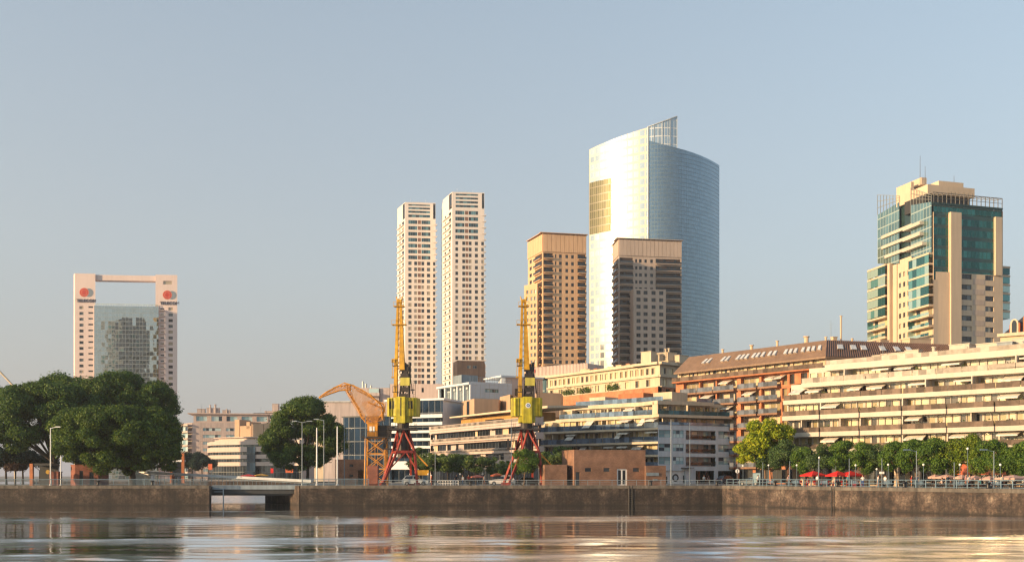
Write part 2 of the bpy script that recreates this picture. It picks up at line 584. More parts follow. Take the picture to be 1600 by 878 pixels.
WATER_Z = -3.0
def water_mesh():
    """flat basin with a patch of real wavelets; wind lanes are ruffled, the water between them lies calm"""
    rng = np.random.default_rng(3)
    xs = np.arange(-100, 100.01, 0.55)
    ys = np.concatenate([np.arange(30, 60, .22), np.arange(60, 100, .30), np.arange(100, 163.01, .42)])
    ys[-1] = 163.0
    X, Y = np.meshgrid(xs, ys)
    def wob(lx, ly, n, s):
        r = np.random.default_rng(s); z = np.zeros_like(X)
        for _ in range(n):
            z += np.sin(X * r.normal() * 2 * math.pi / lx + Y * r.normal() * 2 * math.pi / ly + r.uniform(0, 6.28))
        return z / math.sqrt(n)
    yw = Y + 2.0 * wob(90, 60, 6, 1) + 1.1 * wob(25, 14, 8, 2) + .5 * wob(8, 5, 8, 4) - X * .02
    lane = np.zeros_like(X)
    for c, w, a in ((134, 2.0, .5), (106, 8.0, 1.0), (86, 1.4, .4), (73.5, 4.4, 1.0), (64, 1.0, .4)):
        lane = np.maximum(lane, a * np.exp(-np.abs((yw - c) / w) ** 3))
    lane = np.maximum(lane, 1 / (1 + np.exp((yw - 61.5 - 8.0 / (1 + np.exp(-(X - 6) / 7.0))) / 1.2)))
    amp = .055 + .42 * lane * np.clip(.85 + .35 * wob(30, 18, 10, 9), .3, 1.2)
    Z = np.zeros_like(X)
    for _ in range(70):
        L = math.exp(rng.uniform(math.log(.9), math.log(5.0)))
        th = rng.normal() * .42 + math.pi / 2
        Z += (L ** 1.0) * np.sin((X * math.cos(th) + Y * math.sin(th)) * 2 * math.pi / L + rng.uniform(0, 6.28))
    Z *= .12 / (2 * math.pi) / math.sqrt(70 / 2)
    Z = Z * amp
    edge = np.clip(np.minimum(np.minimum(X + 100, 100 - X), np.minimum(Y - 30, 163 - Y)) / 3, 0, 1)
    Z *= edge
    ny, nx = X.shape
    V = np.stack([X, Y, Z + WATER_Z], -1).reshape(-1, 3)
    idx = np.arange(ny * nx).reshape(ny, nx)
    Fc = np.stack([idx[:-1, :-1], idx[:-1, 1:], idx[1:, 1:], idx[1:, :-1]], -1).reshape(-1, 4)
    ring = [(-3000, 1), (3000, 1), (3000, 420), (-3000, 420)]
    inn = [idx[0, 0], idx[0, -1], idx[-1, -1], idx[-1, 0]]
    n0 = len(V)
    V = np.concatenate([V, np.array([(a, b, WATER_Z) for a, b in ring])])
    Fc = np.concatenate([Fc, np.array([(n0 + i, n0 + (i + 1) % 4, inn[(i + 1) % 4], inn[i]) for i in range(4)])])
    n1 = len(V)
    V = np.concatenate([V, np.array([(-140, 164, WATER_Z + .004), (-33, 164, WATER_Z + .004), (-33, 300, WATER_Z + .004), (-140, 300, WATER_Z + .004)])])
    Fc = np.concatenate([Fc, np.array([[n1, n1 + 1, n1 + 2, n1 + 3]])])
    ruf = np.concatenate([(lane * np.clip(.9 + .18 * wob(40, 20, 10, 9), .5, 1.0)).ravel(), np.zeros(4), np.full(4, 1.0)])
    me = bpy.data.meshes.new("water")
    me.vertices.add(len(V)); me.vertices.foreach_set("co", V.astype(np.float32).ravel())
    me.loops.add(Fc.size); me.loops.foreach_set("vertex_index", Fc.astype(np.int32).ravel())
    me.polygons.add(len(Fc)); me.polygons.foreach_set("loop_start", np.arange(0, Fc.size, 4, dtype=np.int32)); me.polygons.foreach_set("loop_total", np.full(len(Fc), 4, np.int32))
    me.polygons.foreach_set("use_smooth", np.ones(len(Fc), bool))
    me.materials.append(water_mat())
    me.update(calc_edges=True)
    me.attributes.new("ruffle", 'FLOAT', 'POINT').data.foreach_set("value", ruf.astype(np.float32))
    return me
tag(link("water", water_mesh()), kind="structure")

QA, QB = Vector((33, 160, 0)), Vector((57.7, 115, 0))
QD = (QB - QA).normalized()                    # along the slanting quay, towards the camera
QN = Vector((-QD.y, QD.x, 0))                  # inland
if QN.x < 0: QN = -QN
QE = QA + QD * 200

def onq(px, off=0.0, slant=None):
    """point of the quay seen in column px, off metres inland of the edge"""
    k = (px - CX) / F
    if slant is None: slant = px > 1130
    if not slant:
        return Vector((k * (160 + off), 160 + off, 0))
    p = QA + QN * off
    t = (k * p.y - p.x) / (QD.x - k * QD.y)
    return p + QD * t

m_pave = mat("pavement", '#7d7770', 0.9, 0.2, 0.25, streak=0.0)
land = [(-3000, 160), (-47.2, 160), (-69, 200), (-140, 200), (-140, 300), (-43, 300), (-43, 178), (-33, 160), (33, 160), (57.7, 115),
        (QE.x, QE.y), (3000, QE.y), (3000, 7000), (-3000, 7000)]
me = bpy.data.meshes.new("ground")
me.from_pydata([(x, y, 0) for x, y in land] + [(-3000, -900, 0), (3000, -900, 0), (3000, 0, 0), (-3000, 0, 0)], [],
               [tuple(range(len(land))), tuple(range(len(land), len(land) + 4))])
me.materials.append(m_pave)
me.update()
tag(link("ground", me), kind="structure")

def stone_mat(k=1.0):
    m, nt, b = nmat("quay_stone")
    tc = node(nt, "ShaderNodeTexCoord")
    sp = node(nt, "ShaderNodeSeparateXYZ"); nt.links.new(tc.outputs["Object"], sp.inputs[0])
    cb = node(nt, "ShaderNodeCombineXYZ")
    dn = node(nt, "ShaderNodeTexNoise", i_Scale=1.3, i_Detail=3.0); nt.links.new(tc.outputs["Object"], dn.inputs["Vector"])
    ds = node(nt, "ShaderNodeSeparateXYZ"); nt.links.new(dn.outputs["Color"], ds.inputs[0])
    nt.links.new(mval(nt, 'ADD', sp.outputs[0], mval(nt, 'MULTIPLY', ds.outputs[0], 0.9)), cb.inputs[0]); nt.links.new(mval(nt, 'ADD', sp.outputs[2], mval(nt, 'MULTIPLY', ds.outputs[1], 0.45)), cb.inputs[1])
    bt = node(nt, "ShaderNodeTexBrick", i_Scale=1.0)
    bt.inputs["Brick Width"].default_value = 1.1; bt.inputs["Row Height"].default_value = 0.5; bt.inputs["Mortar Size"].default_value = 0.02
    bt.inputs["Color1"].default_value = (*lin('#5a4e44'), 1); bt.inputs["Color2"].default_value = (*lin('#38312d'), 1); bt.inputs["Mortar"].default_value = (*lin('#1c1a18'), 1)
    nt.links.new(cb.outputs[0], bt.inputs["Vector"])
    n1 = node(nt, "ShaderNodeTexNoise", i_Scale=0.42, i_Detail=8.0, i_Roughness=0.74); nt.links.new(tc.outputs["Object"], n1.inputs["Vector"])
    c = mix_rgb(nt, bt.outputs["Color"], ramp(nt, n1.outputs["Fac"], [(0.40, lin('#12100f')), (0.50, lin('#42352d')), (0.58, lin('#5c4f45')), (0.68, lin('#8d7f70'))]), 0.74)
    mp = node(nt, "ShaderNodeMapping"); mp.inputs["Scale"].default_value = (0.9, 0.9, 0.07)
    nt.links.new(tc.outputs["Object"], mp.inputs["Vector"])
    n2 = node(nt, "ShaderNodeTexNoise", i_Scale=1.0, i_Detail=5.0, i_Roughness=0.7); nt.links.new(mp.outputs[0], n2.inputs["Vector"])
    c = mix_rgb(nt, c, ramp(nt, n2.outputs["Fac"], [(0.34, 0.35), (0.55, 0.95), (0.75, 1.45)]), 1.0, 'MULTIPLY')
    n3 = node(nt, "ShaderNodeTexNoise", i_Scale=2.2, i_Detail=3.0); nt.links.new(tc.outputs["Object"], n3.inputs["Vector"])
    c = mix_rgb(nt, c, lin('#6a4d3a'), ramp(nt, n3.outputs["Fac"], [(0.6, 0.0), (0.78, 0.3)]))
    n4 = node(nt, "ShaderNodeTexNoise", i_Scale=3.2, i_Detail=5.0, i_Roughness=0.7); nt.links.new(tc.outputs["Object"], n4.inputs["Vector"])
    c = mix_rgb(nt, c, ramp(nt, n4.outputs["Fac"], [(0.36, 0.42), (0.5, 0.85), (0.66, 1.4)]), 1.0, 'MULTIPLY')
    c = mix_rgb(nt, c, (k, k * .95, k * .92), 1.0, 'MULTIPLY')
    # wet, weedy band along the waterline
    wz = mval(nt, 'ADD', sp.outputs[2], mval(nt, 'MULTIPLY', n1.outputs["Fac"], 0.5))
    c = mix_rgb(nt, c, lin('#191713'), ramp(nt, mval(nt, 'MULTIPLY_ADD', wz, -1.0), [(0.0, 0.0), (1.0, 0.0)]))
    wet = ramp(nt, mval(nt, 'ADD', mval(nt, 'MULTIPLY', wz, 1.0), 3.0), [(0.28, 0.85), (0.62, 0.0)])
    c = mix_rgb(nt, c, lin('#15130f'), wet)
    nt.links.new(c, b.inputs["Base Color"])
    b.inputs["Roughness"].default_value = 0.85
    bp = node(nt, "ShaderNodeBump", i_Strength=0.6, i_Distance=0.08)
    nt.links.new(n1.outputs["Fac"], bp.inputs["Height"]); nt.links.new(bp.outputs[0], b.inputs["Normal"])
    return m
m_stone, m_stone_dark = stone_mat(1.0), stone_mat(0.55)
m_cope = mat("coping_stone", '#5f5850', 0.85, 0.35, 0.8, streak=0.35, bump=0.3)
m_black = mat("black_iron", '#17171a', 0.5, 0.1)

def quay_wall(label, a, b, blocks, side=None):
    d = (b - a); W = d.length
    M = Matrix.Translation(a) @ Matrix.Rotation(math.atan2(d.y, d.x), 4, 'Z')
    t = thing("quay_wall", label, "quay wall", a)
    inv = root_matrix(t).inverted()
    mb = MB(); mb.box(0, W, -0.35, 0.8, -6, -0.38)
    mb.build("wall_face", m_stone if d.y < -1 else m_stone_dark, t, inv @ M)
    mb = MB()
    x = 0.0
    while x < W - 0.05:                                      # coping stones with open joints
        l = min(random.uniform(1.6, 2.4), W - x)
        mb.box(x + 0.01, x + l - 0.01, -0.48 + random.uniform(-.02, .02), 0.75, -0.378, 0.10 + random.uniform(-.015, .015))
        x += l
    mb.build("coping", m_cope, t, inv @ M)
    for px in blocks:                                        # recessed ladder slots with an iron ladder
        k = M.inverted() @ onq(px, -0.4, d.x > 0 and d.y < -1)
        mb = MB()
        for s in (-.25, .25): mb.tube((k.x + s, -0.5, -3.2), (k.x + s, -0.5, 0.1), 0.05)
        for r in range(9): mb.tube((k.x - .25, -0.5, -2.9 + r * .33), (k.x + .25, -0.5, -2.9 + r * .33), 0.035)
        mb.build("ladder", m_black, t, inv @ M)
    if side:
        d2 = side - (a if side.x < -44 and a.x < -100 else a)
    return t

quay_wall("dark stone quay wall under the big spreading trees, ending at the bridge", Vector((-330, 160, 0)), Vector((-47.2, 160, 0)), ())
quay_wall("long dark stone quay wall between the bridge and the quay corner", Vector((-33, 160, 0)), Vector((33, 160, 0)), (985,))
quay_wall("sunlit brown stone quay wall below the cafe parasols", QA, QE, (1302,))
for lab, pa, pb in (("dark stone side wall of the channel under the bridge, beside the long wall", (-43, 178), (-33, 160)),
                    ("stone side wall of the channel hidden behind the bridge on its tree side", (-47.2, 160), (-69, 200))):
    a, b = Vector((*pa, 0)), Vector((*pb, 0))
    d = b - a
    M = Matrix.Rotation(math.atan2(d.y, d.x), 4, 'Z')
    mb = MB(); mb.box(0.3, d.length - 0.8, 0.0, 0.8, -6, 0.03)
    o = mb.build("channel_wall", m_stone); o.matrix_local = Matrix.Translation(a) @ M
    if pa[0] < -44:                                          # second wall faces the other way
        o.matrix_local = Matrix.Translation(a) @ M
    tag(o, lab, "channel wall")
mb = MB(); mb.box(-140, -43, 299.6, 301, -6, 0.05)
tag(mb.build("basin_wall", m_stone), "far stone wall of the basin beyond the bridge", "basin wall")

# ------------------------------------------------------------------ bridge over the channel
m_white = mat("white_paint", '#e0dfdc', 0.5, 0.05, 0.8, streak=0.12)
m_grey = mat("grey_paint", '#7c8890', 0.55, 0.1)
m_bluegrey = mat("blue_grey_rail", '#667d8b', 0.5, 0.08)
m_concrete = mat("concrete", '#8d8a85', 0.85, 0.2, 0.4)
m_dark = mat("dark_steel", '#26292c', 0.55, 0.15)
br = thing("bridge", "low grey road bridge with a sloping white parapet over the channel", "bridge", (-45, 172, 0))
bi = root_matrix(br).inverted()
mb = MB()
mb.prism([(-48.5, 163), (-31.5, 163), (-36.5, 178), (-58, 180)], -1.25, -0.12)
for k in range(5):
    y = 164.2 + k * 3
    mb.box(-54 + 0, -34, y, y + 0.5, -1.55, -1.25)
mb.build("deck", m_dark, br, bi)
mb = MB(); mb.box(-47.6, -32.6, 162.7, 163.0, -0.55, 0.12)
mb.build("deck_edge", m_grey, br, bi)
a, b = gp(226, 176, zz(738.5, 176)), gp(486, 166, zz(752, 166))
mb = MB()
dv = Vector((0.2, 0.5, 0))
pts = [a, b, b + dv, a + dv]
mb.add([p + Vector((0, 0, z)) for z in (-0.16, 0.28) for p in pts], [(3, 2, 1, 0), (4, 5, 6, 7), (0, 1, 5, 4), (1, 2, 6, 5), (2, 3, 7, 6), (3, 0, 4, 7)])
mb.build("parapet", mat("pale_grey_paint", '#aeb4b9', .55, .06, .8, streak=.12), br, bi)
mb = MB()
c0, c1 = gp(205, 178, 0), a.copy()
mb.add([(c0.x, c0.y, .1), (a.x + 1, a.y, .1), (a.x + 1, a.y, a.z + .3), (c0.x + 1.4, c0.y, 2.3), (c0.x, c0.y, 1.2),
        (c0.x, c0.y + 2, .1), (a.x + 1, a.y + 2, .1), (a.x + 1, a.y + 2, a.z + .3), (c0.x + 1.4, c0.y + 2, 2.3), (c0.x, c0.y + 2, 1.2)],
       [(0, 1, 2, 3, 4), (9, 8, 7, 6, 5), (0, 5, 6, 1), (1, 6, 7, 2), (2, 7, 8, 3), (3, 8, 9, 4), (4, 9, 5, 0)])
mb.build("ramp_wing", m_white, br, bi)
mb = MB()
for k in range(46):
    p = a.lerp(b, k / 45) + Vector((0, -.6, 0))
    mb.tube((p.x, p.y, 0.08), (p.x, p.y, p.z - .3), 0.035, n=4)
p, q = a + Vector((0, -.6, -.35)), b + Vector((0, -.6, -.3))
mb.tube(p, q, .05, n=4)
mb.build("balustrade", m_bluegrey, br, bi)
# pipe frame in the water beside the bridge
mb = MB()
p = gp(349, 161.5)
mb.tube((p.x, p.y, -5), (p.x, p.y, -0.5), .09); mb.tube((p.x, p.y, -.5), (-47.0, p.y, -.5), .08); mb.tube((p.x, p.y, -.9), (-47.0, p.y, -.9), .05)
tag(mb.build("mooring_frame", m_grey), "thin grey pipe frame standing in the water under the bridge", "mooring frame")

# ------------------------------------------------------------------ railings along the edge
def railing(label, pts, step, h, mat_, dense=0, group="railings along the quay edge", w=0.035):
    t = thing("quay_railing", label, "railing", pts[0], 0, group)
    post = MB(); post.box(-w, w, -w, w, 0.0, h)
    pm = post.mesh("post", mat_)
    rails, bal = MB(), MB()
    o = pts[0]
    n_post = 0
    for a, b in zip(pts[:-1], pts[1:]):
        d = b - a; n = max(1, round(d.length / step))
        rot = Matrix.Rotation(math.atan2(d.y, d.x), 4, 'Z')
        for k in range(n + (b is pts[-1])):
            p = a + d * (k / n)
            if n_post < 100:
                link("post", pm, t, Matrix.Translation(p - o + Vector((0, 0, .08))) @ rot)
            n_post += 1
        for z in ((h, 0.55 * h, 0.14) if not dense else (h, 0.14)):
            rails.tube(a - o + Vector((0, 0, z + .06)), b - o + Vector((0, 0, z + .06)), 0.045 if z == h else .03, n=5)
        if dense:
            m = round(d.length / dense)
            for k in range(m):
                p = a - o + d * (k / m)
                bal.tube(p + Vector((0, 0, .16)), p + Vector((0, 0, h + .04)), .022, n=4, cap=False)
    rails.build("rails", mat_, t)
    if dense: bal.build("balusters", mat_, t)
    return t

railing("pale grey balustrade on the quay under the spreading trees", [onq(-40, .5), onq(322, .5)], 2.4, 1.0, m_bluegrey, 0.16)
railing("pale balustrade on the quay below the white flagpoles", [onq(472, .5), onq(576, .5)], 2.0, 1.05, m_bluegrey, 0.14)
railing("low thin railing on the quay below the portal cranes", [onq(592, .5), onq(842, .5)], 2.0, .85, m_grey)
railing("thin railing on the quay below the brick pumphouse", [onq(842, .5), onq(1128, .5)], 1.9, .85, m_grey)
railing("blue grey post and rail fence on the quay before the cafe parasols", [onq(1136, .5), onq(1640, .5)], 1.5, 1.0, m_bluegrey, 0, w=0.05)

# ------------------------------------------------------------------ far towers
m_conc_w = mat("pale_render", '#dbd2ca', 0.8, 0.06, 0.08, streak=0.06)
m_frame_d = mat("dark_frame", '#3a3733', 0.5, 0.1)
m_frame_w = mat("white_frame", '#c9c4ba', 0.5, 0.05)
g_tower = window_glass("tower_window", '#2c3036', '#5f6668', '#a99c88', (0.55, 0.80), 0.15)
g_teal = window_glass("teal_window", '#1e3a44', '#2f5a66', '#5f8a90', (0.4, 0.75), 0.3)
g_dark = window_glass("dark_window", '#16181c', '#23272c', '#4a4c4c', (0.5, 0.82), 0.12)
m_brownpanel = mat("brown_panel", '#7d5a48', 0.8, 0.2, 2.0)

# --- frame-shaped tower with an open gap under its top beam
ft = Building("frame_tower", "tall pink tower shaped like a frame with red and grey disc signs", "office tower", [(112, 455), (277, 459)], 16,
              backdir=(-0.33, 0.94, 0))
fa = ft.fac[0]
U = fa.u
def fz(y): return fa.z(y)
top = fz(427)
m_pink = mat("pink_stone", '#d6c5bf', 0.8, 0.05, 0.1, streak=0.05)
opsL, opsR = [], []
for k in range(17):
    y = 478 + 9.1 * k
    opsL += [(U(124), U(130.5), fz(y + 4.6), fz(y)), (U(138), U(145.5), fz(y + 2.6), fz(y))]
    opsR += [(U(250.5), U(256.5), fz(y + 4.0), fz(y + 1.5)), (U(263), U(270), fz(y + 5), fz(y))]
opsR.append((U(255), U(268.5), fz(442), fz(436.5)))
mb = MB()
wall_grid(mb, U(117), U(149), 0, top, opsL, .4)
dz = 15.0
mb.quad((U(149), 0, 0), (U(149) - 6.6, dz, 0), (U(149) - 6.6, dz, top), (U(149), 0, top))
mb.add([(U(117), 0, 0), (U(112), 2.6, 0), (U(112), 2.6, top), (U(117), 0, top)], [(0, 3, 2, 1)])     # chamfer
mb.quad((U(112), 2.6, 0), (U(112), dz, 0), (U(112), dz, top), (U(112), 2.6, top))
mb.add([(U(112), 2.6, top), (U(117), 0, top), (U(149), 0, top), (U(149) - 6.6, dz, top), (U(112), dz, top)], [(0, 1, 2, 3, 4)])
ft.part(mb, "pylon", m_pink, fa)
mb = MB()
wall_grid(mb, U(243), U(277), 0, top, opsR, .4)
mb.quad((U(238.5), dz, 0), (U(243), 0, 0), (U(243), 0, top), (U(238.5), dz, top))
mb.quad((U(277), 0, 0), (U(277) - 5.2, dz, 0), (U(277) - 5.2, dz, top), (U(277), 0, top))
mb.add([(U(243), 0, top), (U(277), 0, top), (U(277) - 5.2, dz, top), (U(238.5), dz, top)], [(0, 1, 2, 3)])
ft.part(mb, "pylon", m_pink, fa)
mb = MB(); mb.box(U(149) - 1, U(242), 1.0, 5.0, fz(436.5), top - 0.3)
ft.part(mb, "top_beam", m_pink, fa)
W = Windows(ft, "window", [g_tower, m_pink])
for o in opsL + opsR: W.add(fa, *o, y=.38)
W.emit()
mb = MB()
for k in range(14):                                         # sun-catching ledges
    y = 483.5 + 9.1 * k
    mb.box(U(249.5), U(257.5), -1.3, 0, fz(y), fz(y - 1.0))
ft.part(mb, "ledges", m_pink, fa)
g_mirror = curtain_glass("mirror_glass", '#b2bbbb', 1.5, 1.9, 0.05, 0.02, 0.013, '#8d9698', metal=0.92, tonal=0.14)
o = glass_sheet("glass_facade", g_mirror, ft.root, ft.L(fa) , [(U(148), -.8, 0, fz(477.5)), (U(248.5), -.8, 0, fz(477.5))])
mb = MB()
mb.quad((U(148), -.8, 0), (U(148), -.8, fz(477.5)), (U(148), 6, fz(477.5)), (U(148), 6, 0))
mb.quad((U(248.5), -.8, 0), (U(248.5), 6, 0), (U(248.5), 6, fz(477.5)), (U(248.5), -.8, fz(477.5)))
mb.quad((U(148), -.8, fz(477.5)), (U(248.5), -.8, fz(477.5)), (U(248.5), 14, fz(477.5)), (U(148), 14, fz(477.5)))
mb.quad((U(149.5), 14, 0), (U(149.5), 14, fz(477.5)), (U(240), 14, fz(477.5)), (U(240), 14, 0))
ft.part(mb, "glass_block", m_pink, fa)
mb = MB()
for k in range(26):
    u = U(149) + (U(247) - U(149)) * k / 25
    mb.box(u - .08, u + .08, -.7, -.6, fz(477.5), fz(474.5))
mb.box(U(149), U(247), -.72, -.58, fz(475), fz(474.3))
ft.part(mb, "parapet_rail", mat("pale_green_rail", '#b9c9bd', .5), fa)
m_red = mat("sign_red", '#c43a2e', .6, .05); m_sgrey = mat("sign_grey", '#7f8d9a', .6, .05); m_ring = mat("sign_ring", '#d98a70', .6, .05)
m_letter = mat("sign_letters", '#4a4a5c', .5, .05)
for cx, cy in ((131.5, 456.5), (261.5, 458.5)):
    mb = MB()
    mb.M = Matrix.Rotation(R(90), 4, 'X')
    def disc(x, y, r, t, mi, n=28): mb.lathe([(r, 0), (r, t)], (U(x), fz(y), 0), n, mi)
    disc(cx + 7.5, cy + .4, 1.9, .05, 1)
    disc(cx, cy, 2.05, .08, 2); disc(cx, cy, 1.8, .10, 0); disc(cx, cy, 1.3, .12, 2); disc(cx, cy, 1.1, .14, 0)
    so = ft.part(mb, "disc_sign", [m_red, m_sgrey, m_ring], fa)
    cu = bpy.data.curves.new("sign_letters", 'FONT')
    cu.body = "TELECOM"; cu.size = 1.95; cu.extrude = .15; cu.align_x = 'CENTER'; cu.materials.append(m_letter)
    tm = bpy.data.meshes.new_from_object(bpy.data.objects.new("tmp", cu))
    link("sign_letters", tm, ft.root, ft.L(fa) @ Matrix.Translation((U(cx + 3.7), -.2, fz(cy + 15.3))) @ Matrix.Rotation(R(90), 4, 'X'))

# --- the tall city blocks out of frame beside it, which shade its corner and show in its mirror glass
def city_block(label, pts, H, m, wm, step=3.4, group=None):
    t = thing("office_block", label, "office block", (pts[0][0], pts[0][1], 0), 0, group)
    o = Vector((pts[0][0], pts[0][1], 0))
    mb = MB(); mb.prism([(x - o.x, y - o.y) for x, y in pts], 0, H); mb.build("walls", m, t)
    mb = MB()
    for (x0, y0), (x1, y1) in zip(pts, pts[1:] + pts[:1]):
        d = Vector((x1 - x0, y1 - y0, 0)); W_ = d.length; d /= W_; n_ = Vector((d.y, -d.x, 0)) * .04
        for k in range(int(H / step)):
            for j in range(max(1, int(W_ / 3.2))):
                a = Vector((x0, y0, 0)) - o + n_ + d * (j * 3.2 + .5); c = a + d * 2.1; z_ = k * step + 1.0
                mb.quad((a.x, a.y, z_), (c.x, c.y, z_), (c.x, c.y, z_ + 1.7), (a.x, a.y, z_ + 1.7))
    q_ = mb.build("windows", wm, t); q_["kind"] = "stuff"
    return t
_d, _n = Vector((.906, .4226, 0)), Vector((.4226, -.906, 0))
_c = Vector((-270, 405.3, 0)) + _n * 9
city_block("tall pale block beyond the picture edge, its shadow on the frame tower", [tuple((_c + _d * a + _n * b)[:2]) for a, b in ((-8, 9), (8, 9), (8, -9), (-8, -9))], 99.5, m_conc_w, g_tower)
city_block("grey block beyond the picture edge, mirrored in the frame tower glass", [(-206, 332), (-199, 322), (-184, 322), (-184, 333), (-198, 339)], 88, mat("block_grey", '#9aa0a8', .8, .1), g_teal)
city_block("unseen slab added for golden glints in the frame tower glass", [(-179.5, 330), (-176, 325), (-171.5, 327), (-174, 335)], 92, mat("block_glint", '#d8a860', .8, .1), g_dark)  # slab added for golden glints in the glass; sunlight put into its colour

# --- twin slim towers
def slim_tower(label, side, front, topy, base_rows, strip_rows, top_rows, cols, cols_strip, col_top, cols_side, corner, edge_cols, side_strip):
    b = Building("slim_tower", label, "apartment tower", [side[0], side[1], front], 17, "twin slim towers", backdir=(-0.11, 0.99, 0))
    fs, ff = b.fac
    H = ff.z(topy)
    ops, side_ops = [], []
    wt, wn, wd = Windows(b, "strip_window", [g_teal, m_frame_w]), Windows(b, "window", [g_tower, m_frame_w]), Windows(b, "corner_glass", [g_dark, m_frame_d])
    pan = MB()
    for y, h in top_rows:
        o = (ff.u(col_top[0]), ff.u(col_top[1]), ff.z(y + h), ff.z(y)); ops.append(o); wt.add(ff, *o, y=.3, cols=6)
    for y in strip_rows:
        for i, (a, c) in enumerate(cols_strip):
            o = (ff.u(a), ff.u(c), ff.z(y + 3.0), ff.z(y - 2.8)); ops.append(o)
            if i == 1: pan.box(o[0], o[1], .1, .3, o[2], o[3])
            else: wt.add(ff, *o, y=.3, cols=4)
        for a, c in side_strip:
            o = (fs.u(a), fs.u(c), ff.z(y + 2.6), ff.z(y - 2.6)); side_ops.append(o); wn.add(fs, *o, y=.25)
    for y in base_rows:
        for kind, a, c in cols:
            o = (ff.u(a), ff.u(c), ff.z(y + 2.9), ff.z(y - 2.7)); ops.append(o)
            if kind == 'p': pan.box(o[0], o[1], .1, .3, o[2], o[3])
            else: wn.add(ff, *o, y=.3)
        for a, c in cols_side:
            o = (fs.u(a), fs.u(c), ff.z(y + 2.6), ff.z(y - 2.6)); side_ops.append(o); wn.add(fs, *o, y=.25)
    for f_, a, c, y0, y1 in corner:
        fq = b.fac[f_]
        o = (fq.u(a), fq.u(c), ff.z(y1), ff.z(y0)); (side_ops if f_ == 0 else ops).append(o); wd.add(fq, *o, y=.3, rows=8)
    mb = MB()
    wall_grid(mb, 0, ff.W, 0, H, ops, .4)
    b.part(mb, "front_wall", m_conc_w, ff)
    mb = MB()
    wall_grid(mb, 0, fs.W, 0, H, side_ops, .35)
    b.part(mb, "side_wall", m_conc_w, fs)
    mb = MB(); b.shell(mb, 0, H - .8); b.part(mb, "core", m_conc_w)
    b.part(pan, "brown_panels", m_brownpanel, ff)
    for w in (wt, wn, wd): w.emit()
    mb = MB()
    for y in strip_rows + base_rows:                         # balconies up the shaded edge and ledges on the lit edge
        mb.box(ff.W - 1.6, ff.W + .9, -.35, 1.5, ff.z(y + 4.2), ff.z(y + 3.0))
        mb.box(ff.W + .82, ff.W + .9, -.35, 1.5, ff.z(y + 3.0), ff.z(y + .8))
    b.part(mb, "edge_balconies", m_conc_w, ff)["kind"] = "stuff"
    mb = MB()
    for y in strip_rows + base_rows:
        mb.box(1.0, fs.W - 2.0, -.9, 0, ff.z(y + 4.2), ff.z(y + 3.3))
    b.part(mb, "side_ledges", m_conc_w, fs)["kind"] = "stuff"
    mb = MB()
    for u, h in ((3, 9), (8, 6), (12, 7.5)):
        mb.tube((u, 4, H - 1), (u, 4, H + h * .35), .07, n=4)
    mb.box(4, 11, 4, 10, H - .8, H + 1.2)
    b.part(mb, "roof_gear", m_frame_w, ff)
    return b

slim_tower("shorter slim pale tower of the pair, behind the first portal crane", ((621, 615), (633, 600)), (680.5, 602), 316,
           [411 + 9.27 * k for k in range(22)], [346.6 + 9.2 * k for k in range(7)], [(319, 2.2), (323.6, 3), (329, 3.4), (335, 4.2)],
           [('w', 638, 643.2), ('w', 647.2, 652), ('p', 653, 657.6), ('w', 658.4, 663), ('w', 667, 672.3), ('w', 676.6, 680.3)],
           [(638, 652), (653, 657.8), (658.6, 672.4)], (638, 672), [(623.5, 626), (628.5, 631)],
           [(0, 629.3, 632.6, 317, 341), (1, 676.8, 680.4, 317, 341)], None, [(624, 626), (628, 631.5)])
slim_tower("taller slim pale tower of the pair, with brown block at its foot", ((692, 594), (706.5, 577)), (756.8, 579), 300,
           [379.5 + 9.45 * k for k in range(26)], [331.9 + 9.55 * k for k in range(5)], [(302.5, 2.6), (308, 3), (313.8, 3.4), (320, 3.6)],
           [('w', 711.5, 716), ('w', 722.3, 727), ('p', 727.5, 731.8), ('w', 732.6, 737), ('w', 742, 747), ('w', 752, 756.3)],
           [(711.5, 725.8), (726.6, 731.6), (732.4, 747.2)], (712, 747), [(694.5, 697.2), (701, 704)],
           [(0, 701.5, 706, 301, 325), (1, 753, 756.6, 301, 325)], None, [(695, 697), (701, 705)])

bb = Building("brown_block", "small brown block at the foot of the taller slim tower", "building", [(708, 410), (714.5, 402), (757, 404)], 14)
f0, f1 = bb.fac
H = f1.z(563)
m_tan = mat("tan_render", '#9a7257', 0.8, 0.2, 0.3)
ops = [(f1.u(730), f1.u(735.5), f1.z(575), f1.z(570.5)), (f1.u(739), f1.u(745), f1.z(575), f1.z(570.5))]
mb = MB(); wall_grid(mb, 0, f1.W, 0, H, ops, .3); bb.part(mb, "front_wall", m_tan, f1)
mb = MB(); wall_grid(mb, 0, f0.W, 0, H, [(.8, 1.8, f1.z(577 + 11 * k), f1.z(573 + 11 * k)) for k in range(3)], .3); bb.part(mb, "side_wall", m_tan, f0)
mb = MB(); bb.shell(mb, 0, H - .3); bb.part(mb, "core", m_tan)
W = Windows(bb, "window", [g_tower, m_frame_w])
for o in ops: W.add(f1, *o, y=.25, cols=2)
for k in range(3): W.add(f0, .8, 1.8, f1.z(577 + 11 * k), f1.z(573 + 11 * k), y=.25)
W.emit()

# --- two brown towers with plain crowns
m_brown = mat("brown_render", '#d6ae86', 0.8, 0.08, 0.1, streak=0.12)
m_brown2 = mat("grey_brown_render", '#bda998', 0.8, 0.08, 0.1, streak=0.12)
m_shade = mat("loggia_shade", '#4a372c', 0.8, 0.2, 0.5)  # dark colour stands in for shade inside the shallow loggias

